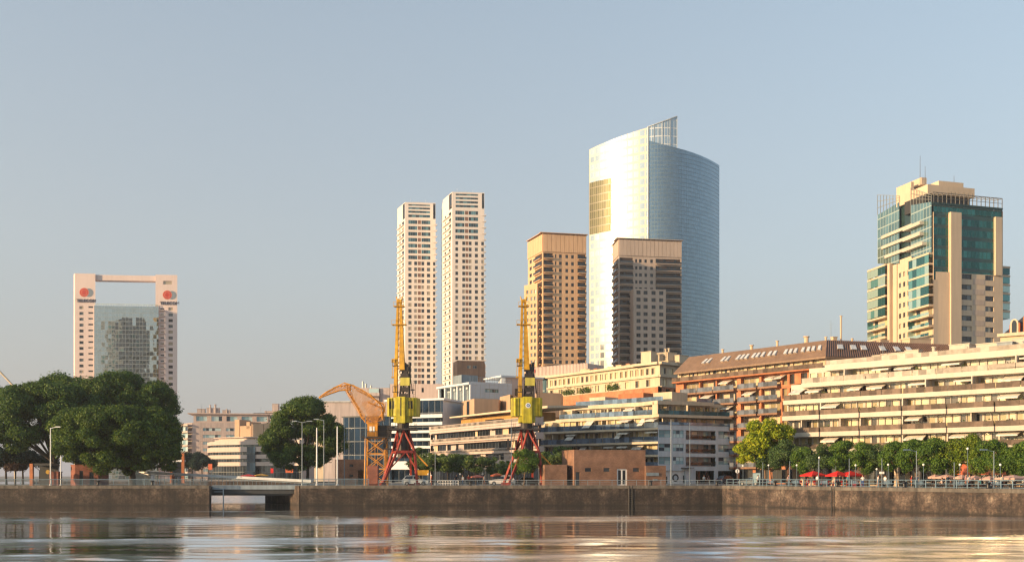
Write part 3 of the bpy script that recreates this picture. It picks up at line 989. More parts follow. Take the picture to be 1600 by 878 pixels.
def crown_tower(label, corners, m, topy, crowny, rows, wins, loggias, lower=None, back=26, hh=3.4, slots=None):
    b = Building("crown_tower", label, "apartment tower", corners, back, "brown towers with plain crowns", backdir=(0.05 if corners[0][0] < 900 else 0.15, 0.98, 0))
    fs, ff = b.fac
    H = ff.z(topy)
    ops = [[], []]
    w = Windows(b, "window", [g_dark, m_frame_d])
    bal = []
    for y in rows:
        for f_, a, c, h in wins:
            fq = b.fac[f_]; o = (fq.u(a), fq.u(c), ff.z(y + h), ff.z(y - h)); ops[f_].append(o); w.add(fq, *o, y=.3)
        for f_, a, c, out in loggias:
            fq = b.fac[f_]
            o = (fq.u(a), fq.u(c), ff.z(y + 4.6), ff.z(y - 4.2)); ops[f_].append(o)
            bal.append((fq, o, out))
    for f_, nm in ((1, "front_wall"), (0, "side_wall")):
        fq = b.fac[f_]
        mb = MB(); wall_grid(mb, 0, fq.W, 0, H, ops[f_], .35)
        b.part(mb, nm, m, fq)
    n = 0
    extra = MB()
    deep = MB()
    for fq, o, out in bal:
        mb = MB()
        tgt = mb if n < 100 else extra
        tgt.M = None if tgt is mb else b.L(fq)
        tgt.box(o[0] + .03, o[1] - .03, -out, .30, o[2] + .02, o[2] + .30, 0)
        tgt.box(o[0] + .03, o[1] - .03, -out, -out + .08, o[2] + .3, o[2] + 1.15, 1)
        if tgt is mb: b.part(mb, "balcony", [m, g_dark], fq)
        n += 1
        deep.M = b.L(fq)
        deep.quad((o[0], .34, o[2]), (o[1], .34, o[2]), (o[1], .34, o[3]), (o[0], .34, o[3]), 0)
        k = max(2, round((o[1] - o[0]) / 1.6))
        for i in range(k):
            if random.random() < .5:
                a = o[0] + (o[1] - o[0]) * (i + .15) / k; c = o[0] + (o[1] - o[0]) * (i + .85) / k
                deep.quad((a, .30, o[2] + .3), (c, .30, o[2] + .3), (c, .30, o[3] - .3), (a, .30, o[3] - .3), 1)
    if extra.v:
        b.part(extra, "balcony", [m, g_dark])["kind"] = "stuff"
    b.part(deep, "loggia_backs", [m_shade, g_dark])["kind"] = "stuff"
    w.emit()
    mb = MB(); b.shell(mb, 0, H - .6); b.part(mb, "core", m)
    mb = MB()
    for i, fq in enumerate(b.fac):                           # fluted crown
        k = 0.0
        nn = max(2, round(fq.W / 1.9))
        for j in range(nn):
            mb.M = b.L(fq)
            mb.box(fq.W * j / nn + .07, fq.W * (j + 1) / nn - .07, -.30, -.003, ff.z(crowny), H)
    b.part(mb, "crown_panels", m)
    mb = MB()
    mb.M = b.L(ff)
    mb.box(-1.2, ff.W + .6, -.8, 7, H + .55, H + .75)
    for j in range(9): mb.box(ff.W * j / 8 - .1, ff.W * j / 8 + .1, -.2, 0, H, H + .56)
    mb.M = b.L(fs)
    mb.box(-.4, fs.W + .2, -.8, 5, H + .56, H + .74)
    b.part(mb, "roof_trellis", m)
    return b

ct = crown_tower("golden brown crowned tower behind the second portal crane", [(825, 452), (848, 436), (916, 440)], m_brown, 366, 393,
                 [399.2 + 11.03 * k for k in range(17)],
                 [(0, 827.5, 831, 2.8), (1, 867.2, 869.6, 2.8), (1, 873.5, 878.2, 2.7), (1, 883.5, 888, 2.7), (1, 892.5, 897, 2.7)],
                 [(0, 836, 846.8, .9), (1, 849.5, 864, .9), (1, 902.5, 915, 1.6)])
mb = MB()
fw = Fac(819, 441, 839.5, 437)
hw = fw.z(446)
ops = [(fw.u(a), fw.u(a + 3.2), ct.fac[1].z(y + 2.8), ct.fac[1].z(y - 2.8)) for y in [454 + 11.03 * k for k in range(12)] for a in (822.5, 829, 834.5)]
wall_grid(mb, 0, fw.W, 0, hw, ops, .3)
mb.quad((fw.W, 0, 0), (fw.W, 9, 0), (fw.W, 9, hw), (fw.W, 0, hw)); mb.quad((0, 9, 0), (0, 0, 0), (0, 0, hw), (0, 9, hw))
mb.quad((0, 0, hw), (fw.W, 0, hw), (fw.W, 9, hw), (0, 9, hw))
ct.part(mb, "side_wing", m_brown, fw)
W = Windows(ct, "wing_window", [g_tower, m_frame_d])
for o in ops: W.add(fw, *o, y=.28)
W.emit()

ct2 = crown_tower("grey brown crowned tower before the slanted glass skyscraper", [(957.5, 480), (967, 465), (1065, 470)], m_brown2, 374.5, 399,
                  [406.5 + 11.0 * k for k in range(17)],
                  [(1, 992.5, 996, 2.6), (1, 998.5, 1003, 2.6), (1, 1007, 1011, 2.6), (1, 1016, 1020.5, 2.6)],
                  [(0, 958.5, 966, 1.0), (1, 968.5, 989, 1.0), (1, 1024.5, 1063.5, 1.3)])
fw = Fac(990, 459.5, 1040.5, 462)
hw = fw.z(451)
mb = MB()
ops = [(fw.u(a), fw.u(a + 6.5), ct2.fac[1].z(y + 2.9), ct2.fac[1].z(y - 2.9)) for y in [460 + 11.0 * k for k in range(12)] for a in (994.5, 1005.5, 1018, 1030)]
wall_grid(mb, 0, fw.W, 0, hw, ops, .3)
mb.quad((fw.W, 0, 0), (fw.W, 9, 0), (fw.W, 9, hw), (fw.W, 0, hw)); mb.quad((0, 9, 0), (0, 0, 0), (0, 0, hw), (0, 9, hw))
mb.quad((0, 0, hw), (fw.W, 0, hw), (fw.W, 9, hw), (0, 9, hw))
ct2.part(mb, "front_wing", m_brown2, fw)
W = Windows(ct2, "wing_window", [g_dark, m_frame_d])
for o in ops: W.add(fw, *o, y=.28, cols=2)
W.emit()

# --- slanted glass skyscraper
gk = Building("glass_skyscraper", "tall glass skyscraper with a slanted top flashing in the sun", "skyscraper", [(921, 523.4), (1012.5, 504)], 34)
f0 = gk.fac[0]
N = 14
sag = 1.5
pts = []
for i in range(N + 1):
    t = i / N
    z1 = zz(234 + (199.5 - 234) * t, f0.Y(t * f0.W))
    pts.append((t * f0.W, -sag * 4 * t * (1 - t), 0, z1))
g_flash = curtain_glass("sunny_glass", '#c0c2c0', 3.2, 4.0, 0.42, 0.09, 0.012, '#c6bbab', metal=0.85, tonal=0.16)
glass_sheet("flashing_facade", g_flash, gk.root, gk.L(f0), pts)
# recessed winter garden bay
mb = MB()
def bow(u): t = u / f0.W; return -sag * 4 * t * (1 - t)
ua, ub = f0.u(921.6), f0.u(957)
za, zb = f0.z(367), f0.z(286.5)
g_gold = curtain_glass("golden_glass", '#85764f', 1.3, 4.0, 0.14, 0.10, 0.010, '#6f6448', metal=0.7)
glass_sheet("winter_garden", g_gold, gk.root, gk.L(f0), [(ua + (ub - ua) * i / 5, bow(ua + (ub - ua) * i / 5) - .25, za, zb) for i in range(6)])
# convex blue facade
tops = [(1012.5, 219.5), (1022, 222), (1035, 225.5), (1047, 228.5), (1058, 231.5), (1070, 234.8), (1082, 238.5), (1094, 243), (1105, 247.8), (1115, 253), (1124, 258.5)]
deps = [v * 1.05 for v in (480, 479.0, 478.4, 478.6, 479.6, 481.4, 484, 487.4, 491.5, 496.5, 503)]
cs = [gp(px, Y) - gk.c[0] for (px, _), Y in zip(tops, deps)]
pl = [(c.x, c.y, 0, zz(py, Y)) for c, (px, py), Y in zip(cs, tops, deps)]
g_blue = curtain_glass("blue_glass", '#8598a4', 1.55, 2.0, 0.09, 0.10, 0.012, '#667a87', metal=0.88, tonal=0.14)
glass_sheet("curved_facade", g_blue, gk.root, Matrix.Identity(4), pl)
# trellised glass fin that rises above the roof
g_fin = curtain_glass("fin_glass", '#b3c6cf', 1.6, 4.0, 0.16, 0.12, 0.01, '#c5ccd0', metal=0.7)
fin_t = [198.8, 195.2, 190.5, 186.2, 182.2]
glass_sheet("roof_fin", g_fin, gk.root, Matrix.Identity(4), [(c.x, c.y - .05, zz(tops[i][1], deps[i]), zz(fin_t[i], deps[i])) for i, c in enumerate(cs[:5])])
mb = MB()
e1, e2 = cs[0], cs[4]
zt1, zt2 = zz(198.8, 504), zz(182.2, 503.6)
for i in range(5):
    c = cs[i]; mb.tube((c.x, c.y - .2, zz(tops[i][1], deps[i])), (c.x, c.y - .2, zz(fin_t[i], deps[i])), .12, n=5)
for i in range(4):
    mb.tube((cs[i].x, cs[i].y - .2, zz(fin_t[i], deps[i])), (cs[i + 1].x, cs[i + 1].y - .2, zz(fin_t[i + 1], deps[i + 1])), .28, n=5)
mb.tube((e1.x, e1.y - .25, 0), (e1.x, e1.y - .25, zt1), .45, n=6)
gk.part(mb, "fin_frame", mat("pale_metal", '#b7bfc3', .4, .05))
# back and roofs
mb = MB()
bk = [Vector((cs[-1].x, cs[-1].y, 0)), Vector((cs[-1].x - 6, cs[-1].y + 26, 0)), Vector((2, 30, 0)), Vector((0, 0, 0))]
hs = [pl[-1][3], pl[-1][3] + 4, pts[0][3], pts[0][3]]
for i in range(3):
    a, c = bk[i], bk[i + 1]
    mb.quad((a.x, a.y, 0), (c.x, c.y, 0), (c.x, c.y, hs[i + 1]), (a.x, a.y, hs[i]))
roofp = [(q[0], q[1], q[3] - .2) for q in pl] + [(bk[1].x, bk[1].y, hs[1]), (bk[2].x, bk[2].y, hs[2]), (0, 0, pts[0][3] - .2)]
cen = (32, 11, zz(232, 515))
n0 = len(roofp)
mb.add(roofp + [cen], [(i, (i + 1) % n0, n0) for i in range(n0)])
gk.part(mb, "back_and_roof", mat("grey_metal_roof", '#7d8891', .5))

# ------------------------------------------------------------------ apartment blocks along the dock
m_cream = mat("cream_render", '#c9b79c', 0.8, 0.08, 0.2, streak=0.14)
m_whiter = mat("white_render", '#bfb4a4', 0.8, 0.05, 0.2, streak=0.07)
m_beige = mat("beige_render", '#cbb294', 0.8, 0.1, 0.2, streak=0.1)
m_terra = mat("terracotta_render", '#b5714a', 0.85, 0.15, 0.4)
m_awn_w = mat("pale_awning", '#d9d2c4', 0.85, 0.06)
m_awn_g = mat("grey_awning", '#b8b4b0', 0.85, 0.06)
m_awn_o = mat("terracotta_awning", '#d06a45', 0.85, 0.08)
m_plant = leaf_mat("balcony_plant", '#26381a', '#3d5425', '#64742f')
m_brick_o = brick("orange_brick", '#c8794c', '#b2653d', '#b89478')
m_brick_r = brick("red_brick", '#8d4a38', '#733a2d', '#8f7465')
g_room = window_glass("room_window", '#3a342c', '#94845f', '#d2c094', (0.26, 0.6), 0.10, 0.12)
g_blueroom = window_glass("cool_window", '#2a3c4c', '#7fa3ac', '#b4cccd', (0.22, 0.55), 0.2, 0.06)

def rail_glass(name, col, metal=0.35, rough=0.12, spec=0.5):
    if name in MATS: return MATS[name]
    m, nt, b = nmat(name)
    tc = node(nt, "ShaderNodeTexCoord"); sp = node(nt, "ShaderNodeSeparateXYZ"); nt.links.new(tc.outputs["Object"], sp.inputs[0])
    ix = mval(nt, 'FLOOR', mval(nt, 'DIVIDE', sp.outputs[0], 1.25))
    w = node(nt, "ShaderNodeTexWhiteNoise", noise_dimensions='1D'); nt.links.new(ix, w.inputs["W"])
    n = node(nt, "ShaderNodeTexNoise", i_Scale=1.7, i_Detail=4.0); nt.links.new(tc.outputs["Object"], n.inputs["Vector"])
    t = mval(nt, 'ADD', mval(nt, 'MULTIPLY', w.outputs["Value"], 0.5), mval(nt, 'MULTIPLY', n.outputs["Fac"], 0.6))
    c = lin(col)
    nt.links.new(ramp(nt, t, [(0.25, [x * .45 for x in c]), (0.55, c), (0.85, [min(1, x * 1.7) for x in c])]), b.inputs["Base Color"])
    b.inputs["Metallic"].default_value = metal; b.inputs["Roughness"].default_value = rough; b.inputs["Specular IOR Level"].default_value = spec
    MATS[name] = m
    return m
r_slate = rail_glass("slate_rail", '#5b6068', 0.1, 0.3, 0.3)
r_dark = rail_glass("smoky_rail", '#5e4f44', 0.0, 0.55, 0.15)
r_blue = rail_glass("blue_rail", '#66788c', 0.45, 0.08)
r_grey = rail_glass("grey_rail", '#7d746b', 0.05, 0.4, 0.2)

BAL = {}
def deck_floor(b, fac, u0, u1, zs, zn, yf, W, wall_m, slab=(-.45, .45), rail=.6, rail_m=None, bay=3.9, jog=.5, depth=1.6, p_awn=.12, p_plant=.35,
               seed=0, awn_m=None, op=((.08, .56), (.66, .9)), head=.1):
    """one storey: balcony slabs bay by bay (each with its railing), the wall behind with its windows, awnings and plants"""
    rr = random.Random(seed)
    n = max(1, round((u1 - u0) / bay)); w = (u1 - u0) / n
    ops = []
    z0, z1 = zs + slab[1], zn + slab[0]
    for k in range(n):
        a, c = u0 + k * w, u0 + (k + 1) * w
        y0 = yf - (jog if k % 2 else 0)
        mb = MB(); mb.box(a + .004, c - .004, y0, yf + depth + .3, zs + slab[0], zs + slab[1])
        o = b.part(mb, "balcony", wall_m, fac)
        if rail:
            mr = MB(); mr.box(a + .06, c - .06, y0 + .05, y0 + .1, z0, z0 + rail); mr.box(a + .02, c - .02, y0 + .03, y0 + .13, z0 + rail, z0 + rail + .07)
            if jog and k % 2: mr.box(a + .06, a + .1, y0 + .1, yf + .1, z0, z0 + rail); mr.box(c - .1, c - .06, y0 + .1, yf + .1, z0, z0 + rail)
            link("railing", mr.mesh("railing", rail_m), o)
        for p, q in op:
            s = rr.uniform(-.05, .05)
            ops.append((a + (p + s) * w, a + (q + s * .5) * w, z0 + .03, z1 - head))
        if rr.random() < .3:                                  # a dividing fin between flats
            mb = MB(); mb.box(a - .08, a + .08, yf + .25, yf + depth, z0, z1 - .02); b.part(mb, "divider", wall_m, fac)
        if rr.random() < p_awn:
            mb = MB(); l = rr.uniform(1.0, 1.7); dz = rr.uniform(.4, .9)
            x0, x1 = a + w * rr.uniform(.05, .2), a + w * rr.uniform(.75, .98)
            ya, yb = yf + depth - .02, yf + depth - l - .5
            mb.add([(x0, ya, z1 - .08), (x1, ya, z1 - .08), (x1, yb, z1 - dz), (x0, yb, z1 - dz), (x0, ya, z1 - .12), (x1, ya, z1 - .12), (x1, yb, z1 - dz - .2), (x0, yb, z1 - dz - .2)],
                   [(0, 3, 2, 1), (4, 5, 6, 7), (3, 7, 6, 2), (0, 4, 7, 3), (1, 2, 6, 5), (0, 1, 5, 4)])
            b.part(mb, "awning", awn_m or m_awn_w, fac)
        if rr.random() < p_plant:
            mb = MB(); x = a + w * rr.uniform(.1, .9)
            for q in range(60):
                px, py, pz = x + rr.gauss(0, .35), y0 + .45 + rr.gauss(0, .12), z0 + abs(rr.gauss(.45, .28))
                s = rr.uniform(.06, .13); an = rr.uniform(0, 6.28)
                mb.quad((px - s * math.cos(an), py - s * math.sin(an), pz - s), (px + s * math.cos(an), py + s * math.sin(an), pz - s * .4),
                        (px + s * math.cos(an), py + s * math.sin(an), pz + s), (px - s * math.cos(an), py - s * math.sin(an), pz + s * .5))
            b.part(mb, "plant", m_plant, fac)
        if rr.random() < .3:                                  # chairs, tables, boxes kept on the balcony
            mb = MB(); x = a + w * rr.uniform(.15, .8)
            mb.box(x, x + .5, yf + .5, yf + .9, z0, z0 + rr.uniform(.5, 1.1)); mb.box(x + .7, x + 1.0, yf + .6, yf + .9, z0, z0 + .5)
            b.part(mb, "balcony_furniture", m_dark if rr.random() < .5 else m_awn_w, fac)
    ops = [(p, q, c, d) for p, q, c, d in ops if q > p + .2]
    mb = MB(); wall_grid(mb, u0, u1, zs - .3, zn + .3, ops, .22, y=yf + depth)
    b.part(mb, "storey_wall", wall_m, fac)
    for o in ops: W.add(fac, *o, y=yf + depth + .2, cols=2 if o[1] - o[0] > 1.2 else 1)

def roof_clutter(b, fac, spec, mats, zr):
    """tanks, lift houses, vents, antennas on the roof"""
    for (kind, u, y, w, d, h) in spec:
        mb = MB()
        if kind == 'box':
            mb.box(u, u + w, y, y + d, zr, zr + h); mb.box(u - .1, u + w + .1, y - .1, y + d + .1, zr + h, zr + h + .12)
            b.part(mb, "roof_house", mats, fac)
        elif kind == 'mast':
            mb.tube((u, y, zr), (u, y, zr + h), .06, .03, 5); mb.tube((u - .6, y, zr + h * .8), (u + .6, y, zr + h * .8), .025, n=4); mb.tube((u - .4, y, zr + h * .65), (u + .4, y, zr + h * .65), .025, n=4)
            b.part(mb, "antenna", m_grey, fac)
        elif kind == 'tank':
            mb.lathe([(w / 2, 0), (w / 2, h * .8), (w * .3, h)], (u, y, zr), 12)
            b.part(mb, "water_tank", mats, fac)
        elif kind == 'pipe':
            mb.tube((u, y, zr), (u, y, zr + h), w / 2, n=8); mb.tube((u, y, zr + h), (u, y, zr + h + .15), w * .75, n=8)
            b.part(mb, "chimney", mats, fac)

# --- white terraced building on the slanting quay
wb = Building("terraced_apartments", "long white apartment building with stepped balconies behind the cafe parasols", "apartment building",
              [(1222, 170), (1720, 136.1)], 17, backdir=(QN.x, QN.y, 0))
f = wb.fac[0]
rr_g = random.Random(77)
W = Windows(wb, "window", [g_room, m_frame_w])
Zs = [5.6, 8.35, 11.15, 13.8, 16.5, 19.1]
wall_x0 = f.u(1238)
for i in range(3):
    deck_floor(wb, f, f.u(1222), f.W, Zs[i], Zs[i + 1], 0, W, m_whiter, slab=(-.42, .30), rail=.72, rail_m=r_dark, bay=3.3, jog=.28, seed=20 + i, p_plant=.5, p_awn=.14, op=((.03, .31), (.37, .62), (.70, .96)))
deck_floor(wb, f, f.u(1222), f.W, Zs[3], Zs[4], .3, W, m_whiter, slab=(-.42, .28), rail=.75, rail_m=r_dark, bay=3.4, jog=0, seed=33, p_awn=.45, depth=2.6, op=((.05, .46), (.54, .92)))
deck_floor(wb, f, f.u(1247), f.W, Zs[4], Zs[5], 1.0, W, m_whiter, slab=(-.42, .28), rail=.75, rail_m=r_grey, bay=3.6, jog=0, seed=41, p_awn=.45, depth=2.6, op=((.05, .3), (.42, .62), (.74, .92)))
mb = MB(); mb.box(f.u(1279), f.W, 2.0, 15.5, Zs[5] - .45, Zs[5] + .5); wb.part(mb, "roof_slab", m_whiter, f)
mb = MB(); mb.box(f.u(1281), f.W, 2.05, 2.1, Zs[5] + .5, Zs[5] + 1.2); wb.part(mb, "roof_railing", r_grey, f)
mb = MB(); wb.shell(mb, 0, Zs[4] + .45, foot=[gp(1238, 172.5), wb.c[1], wb.c[1] + QN * 17, gp(1238, 172.5) + QN * 15], skip=(0,)); wb.part(mb, "rear_walls", m_whiter)
mb = MB(); mb.box(wall_x0, f.W, 5.5, 15.5, Zs[4], Zs[5] - .4); wb.part(mb, "upper_core", m_whiter, f)
roof_clutter(wb, f, [('box', f.u(1345), 7, 5, 4, 1.5), ('box', f.u(1455), 6.5, 3.0, 4, 1.9), ('box', f.u(1500), 6, 5, 4, 1.6), ('box', f.u(1560), 5.5, 6, 4, 1.8), ('pipe', f.u(1437), 5, .5, 0, 1.6),
                     ('mast', f.u(1352), 6, 0, 0, 3.2), ('box', f.u(1300), 8, 2.5, 3, 1.3), ('tank', f.u(1480), 7, 1.5, 0, 1.8)], m_whiter, Zs[5] + .5)
for k in range(14):
    roof_clutter(wb, f, [('box', f.u(1330 + 21 * k), rr_g.uniform(4, 8), rr_g.uniform(.8, 2.4), rr_g.uniform(.8, 2), rr_g.uniform(.5, 1.6))], rr_g.choice((m_whiter, m_beige, m_grey)), Zs[5] + .5)
# arcade: pillars, shop front and awnings
mb = MB(); wall_grid(mb, wall_x0, f.W, 0, Zs[0] - .44, [(wall_x0 + 1 + 4.1 * k, wall_x0 + 4.4 + 4.1 * k, .1, 3.4) for k in range(10)], .3, y=5.2); wb.part(mb, "shop_wall", m_beige, f)
WS = Windows(wb, "shop_and_shade_pane", [g_dark, m_frame_d], .09, 3)
for k in range(10): WS.add(f, wall_x0 + 1 + 4.1 * k, wall_x0 + 4.4 + 4.1 * k, .1, 3.4, y=5.45)
WS.emit()
for px in (1251, 1300, 1349, 1398, 1432, 1478, 1524, 1570, 1618, 1668):
    u = f.u(px); mb = MB(); mb.box(u - .32, u + .32, .5, 1.14, 0, Zs[0] - .46); mb.box(u - .42, u + .42, .4, 1.24, 0, .25); wb.part(mb, "arcade_pillar", m_beige, f)
mb = MB(); mb.box(wall_x0, f.W, .3, 5.2, 3.55, Zs[0] - .46); wb.part(mb, "arcade_ceiling", m_beige, f)
for a, c, m_ in ((1341, 1368, mat("apricot_awning", '#d89a78', .85, .08)), (1498, 1524, m_awn_o), (1528, 1553, m_awn_o), (1556, 1582, m_awn_o)):
    u0, u1 = f.u(a), f.u(c); mb = MB()
    mb.add([(u0, .2, 3.3), (u1, .2, 3.3), (u1, -1.9, 2.1), (u0, -1.9, 2.1), (u0, .2, 3.1), (u1, .2, 3.1), (u1, -1.9, 1.75), (u0, -1.9, 1.75)],
           [(0, 3, 2, 1), (4, 5, 6, 7), (3, 7, 6, 2), (0, 4, 7, 3), (1, 2, 6, 5), (0, 1, 5, 4)])
    wb.part(mb, "shop_awning", m_, f)
W.emit()

# --- mid building: warm terraced side and grey street front
md = Building("corner_apartments", "grey fronted corner apartment block with blue glass balconies behind the brick pumphouse", "apartment building",
              [(843, 227.5), (1028, 205), (1152, 213.5)], 14, backdir=(.3, .95, 0))
fl, fr_ = md.fac
m_panel = mat("grey_panel", '#c3ccd2', 0.6, 0.08, 0.3, streak=0.12)
W = Windows(md, "window", [g_room, m_frame_w])
Zm = [3.2, 5.75, 8.35, 11.15, 13.65, 16.2]
for i in range(4):
    deck_floor(md, fl, 0, fl.W, Zm[i], Zm[i + 1], 0, W, m_cream, slab=(-.3, .12), rail=1.0, rail_m=r_blue, bay=3.6, jog=0, depth=1.7, seed=60 + i, p_awn=.22, awn_m=m_awn_w, op=((.05, .5), (.6, .92)), p_plant=.15)
    # blinds hanging out over the balconies
    for q in range(2):
        u = random.uniform(3, fl.W - 4); mb = MB(); w = random.uniform(1.2, 2.0); z1 = Zm[i + 1] - .35
        mb.add([(u, 1.2, z1), (u + w, 1.2, z1), (u + w, -.5, z1 - 1.5), (u, -.5, z1 - 1.5), (u, 1.2, z1 - .05), (u + w, 1.2, z1 - .05), (u + w, -.5, z1 - 1.55), (u, -.5, z1 - 1.55)],
               [(0, 3, 2, 1), (4, 5, 6, 7), (3, 7, 6, 2), (0, 4, 7, 3), (1, 2, 6, 5), (0, 1, 5, 4)])
        md.part(mb, "sun_blind", m_awn_w, fl)
uL = fl.u(868)
deck_floor(md, fl, uL, fl.W, Zm[4], Zm[5], 1.2, W, m_cream, slab=(-.3, .35), rail=.95, rail_m=r_blue, bay=3.6, jog=0, depth=1.8, seed=71, p_awn=.1, op=((.05, .5), (.6, .92)))
mb = MB(); mb.box(fl.u(885), fl.W - .5, 2.4, 14, Zm[5] - .25, Zm[5] + .55); md.part(mb, "upper_slab", m_cream, fl)
mb = MB(); mb.box(fl.u(888), fl.W - .6, 2.45, 2.5, Zm[5] + .55, Zm[5] + 1.5); md.part(mb, "upper_railing", r_blue, fl)
for a, c, h in ((900, 925, 1.9), (945, 985, 2.2), (1000, 1030, 2.0)):
    mb = MB(); mb.box(fl.u(a), fl.u(c) - .1, 4.5, 10, Zm[5] + .5, Zm[5] + .5 + h); md.part(mb, "penthouse", m_cream if a != 945 else m_terra, fl)
# street front
def q(y): return zz(y, 205)
WF = Windows(md, "front_window", [g_blueroom, mat("pale_frame", '#9aa3aa', .4, .05)], .07)
rows3 = [(671, 683), (692.5, 704.5), (713, 725)]
ops, lg = [], []
u_ = fr_.u
for y0, y1 in rows3:
    for a, c, n in ((1029.5, 1048, 2), (1051.5, 1068.5, 3), (1122.5, 1149, 3)):
        o = (u_(a), u_(c), q(y1), q(y0)); ops.append(o); WF.add(fr_, *o, y=.22, cols=n, rows=2)
    lg.append((u_(1071.5), u_(1118.5), q(y1 + 3.0), q(y0)))
ground_ops = [(u_(1040.5), u_(1071), .05, q(735)), (u_(1087), u_(1116.5), .05, q(735)), (u_(1122), u_(1148), .05, q(735))]
mb = MB(); wall_grid(mb, 0, fr_.W, 0, q(663.2), ops + lg + ground_ops, .3); md.part(mb, "street_front", m_panel, fr_)
for k, o in enumerate(lg):
    mb = MB(); w = o[1] - o[0]
    sub = [(o[0] + .1, o[0] + .14 * w, o[2] + .15, o[3] - .1), (o[0] + .36 * w, o[0] + .56 * w, o[2] + .15, o[3] - .1), (o[0] + .74 * w, o[0] + .92 * w, o[2] + .15, o[3] - .1)]
    wall_grid(mb, o[0], o[1], o[2], o[3], sub, .2, y=1.6)
    mb.box(o[0], o[1], .3, 1.6, o[2] - .02, o[2] + .06); mb.box(o[0], o[1], .3, 1.6, o[3] - .05, o[3])
    md.part(mb, "loggia", mat("rose_grey", '#cdbab0', .8, .1), fr_)
    for s in sub: WF.add(fr_, *s, y=1.75)
    mb = MB(); mb.box(o[0] + .02, o[1] - .02, .05, .1, o[2] + .25, o[2] + .8); mb.box(o[0] + .02, o[1] - .02, .02, .14, o[2] + .86, o[2] + .96)
    md.part(mb, "loggia_railing", g_dark, fr_)
WF.emit()
mb = MB(); mb.box(u_(1039), u_(1123), .1, .35, q(667), q(666.5)) if False else mb.box(u_(1022) if False else .2, fr_.W - .4, -.12, -.05, q(662.9), q(658.5)); md.part(mb, "front_railing", r_blue, fr_)
deck_floor(md, fr_, .05, u_(1143), Zm[4], Zm[5], -.2, W, m_cream, slab=(-.25, .3), rail=.75, rail_m=rail_glass("teal_rail", '#2e5560', .4, .1), bay=3.6, jog=0, depth=2.2, seed=74, p_awn=0, op=((.05, .5), (.6, .92)), p_plant=.2)
mb = MB(); wall_grid(mb, .1, u_(1140), q(663.2) - .2, Zm[4] - .2, [(2.1 + 2.4 * k, 3.6 + 2.4 * k, q(662), q(651.5)) for k in range(6)], .2, y=1.8); md.part(mb, "setback_wall", m_cream, fr_)
for k in range(6): W.add(fr_, 2.1 + 2.4 * k, 3.6 + 2.4 * k, q(662), q(651.5), y=1.98, cols=2)
mb = MB(); mb.box(.3, u_(1119), .6, 10, Zm[5] - .2, Zm[5] + .55); md.part(mb, "upper_slab", m_cream, fr_)
mb = MB(); mb.box(u_(1092), u_(1117), .7, .76, Zm[5] + .55, Zm[5] + 1.3); md.part(mb, "upper_railing", r_blue, fr_)
# garage painted white with a dark round motif, open entrance, glass shop
mb = MB(); a, c = u_(1040.5), u_(1071)
mb.box(a, c, .35, .5, .05, q(735)); md.part(mb, "garage_door", m_white, fr_)
mb = MB(); mb.M = Matrix.Rotation(R(90), 4, 'X')
cu, cz = u_(1056.8), q(746)
mb.lathe([(.78, -.33), (.78, -.30)], (cu, cz, 0), 20); mb.lathe([(.45, -.30), (.45, -.27)], (cu, cz, 0), 16, 1)
mb.M = None
mb.box(a + .05, a + .5, .26, .33, .1, 1.5, 0); mb.box(c - .35, c - .1, .26, .33, .1, 1.7, 0)
md.part(mb, "round_motif", [m_dark, m_panel], fr_)
mb = MB(); mb.box(u_(1087), u_(1116.5), 2.5, 2.6, 0, 3); mb.box(u_(1122), u_(1148), 1.2, 1.3, 0, 3); md.part(mb, "entrance_back", g_dark, fr_)
mb = MB(); mb.box(u_(1064), u_(1079), -1.2, -.01, q(731), q(730)); md.part(mb, "entrance_canopy", m_dark, fr_)
W.emit()
mb = MB(); md.shell(mb, 0, Zm[4] - .4, foot=[gp(843, 227.5) + Vector((1.4, 1.4, 0)), gp(1028, 207), md.c[2], md.c[2] + Vector((1, 10, 0)), gp(846, 236)], skip=(0, 1)); md.part(mb, "rear_walls", m_cream)
mb = MB(); mb.box(0, fl.W, 2.2, 9, -.1 + 0.1, Zm[0]); md.part(mb, "base", m_cream, fl)
mb = MB(); mb.box(uL + 1, fl.W - 1, 3.2, 12, Zm[4], Zm[5]); mb.box(2, u_(1119) - 2, 2.2, 9, Zm[4], Zm[5]) if False else None; md.part(mb, "upper_core", m_cream, fl)

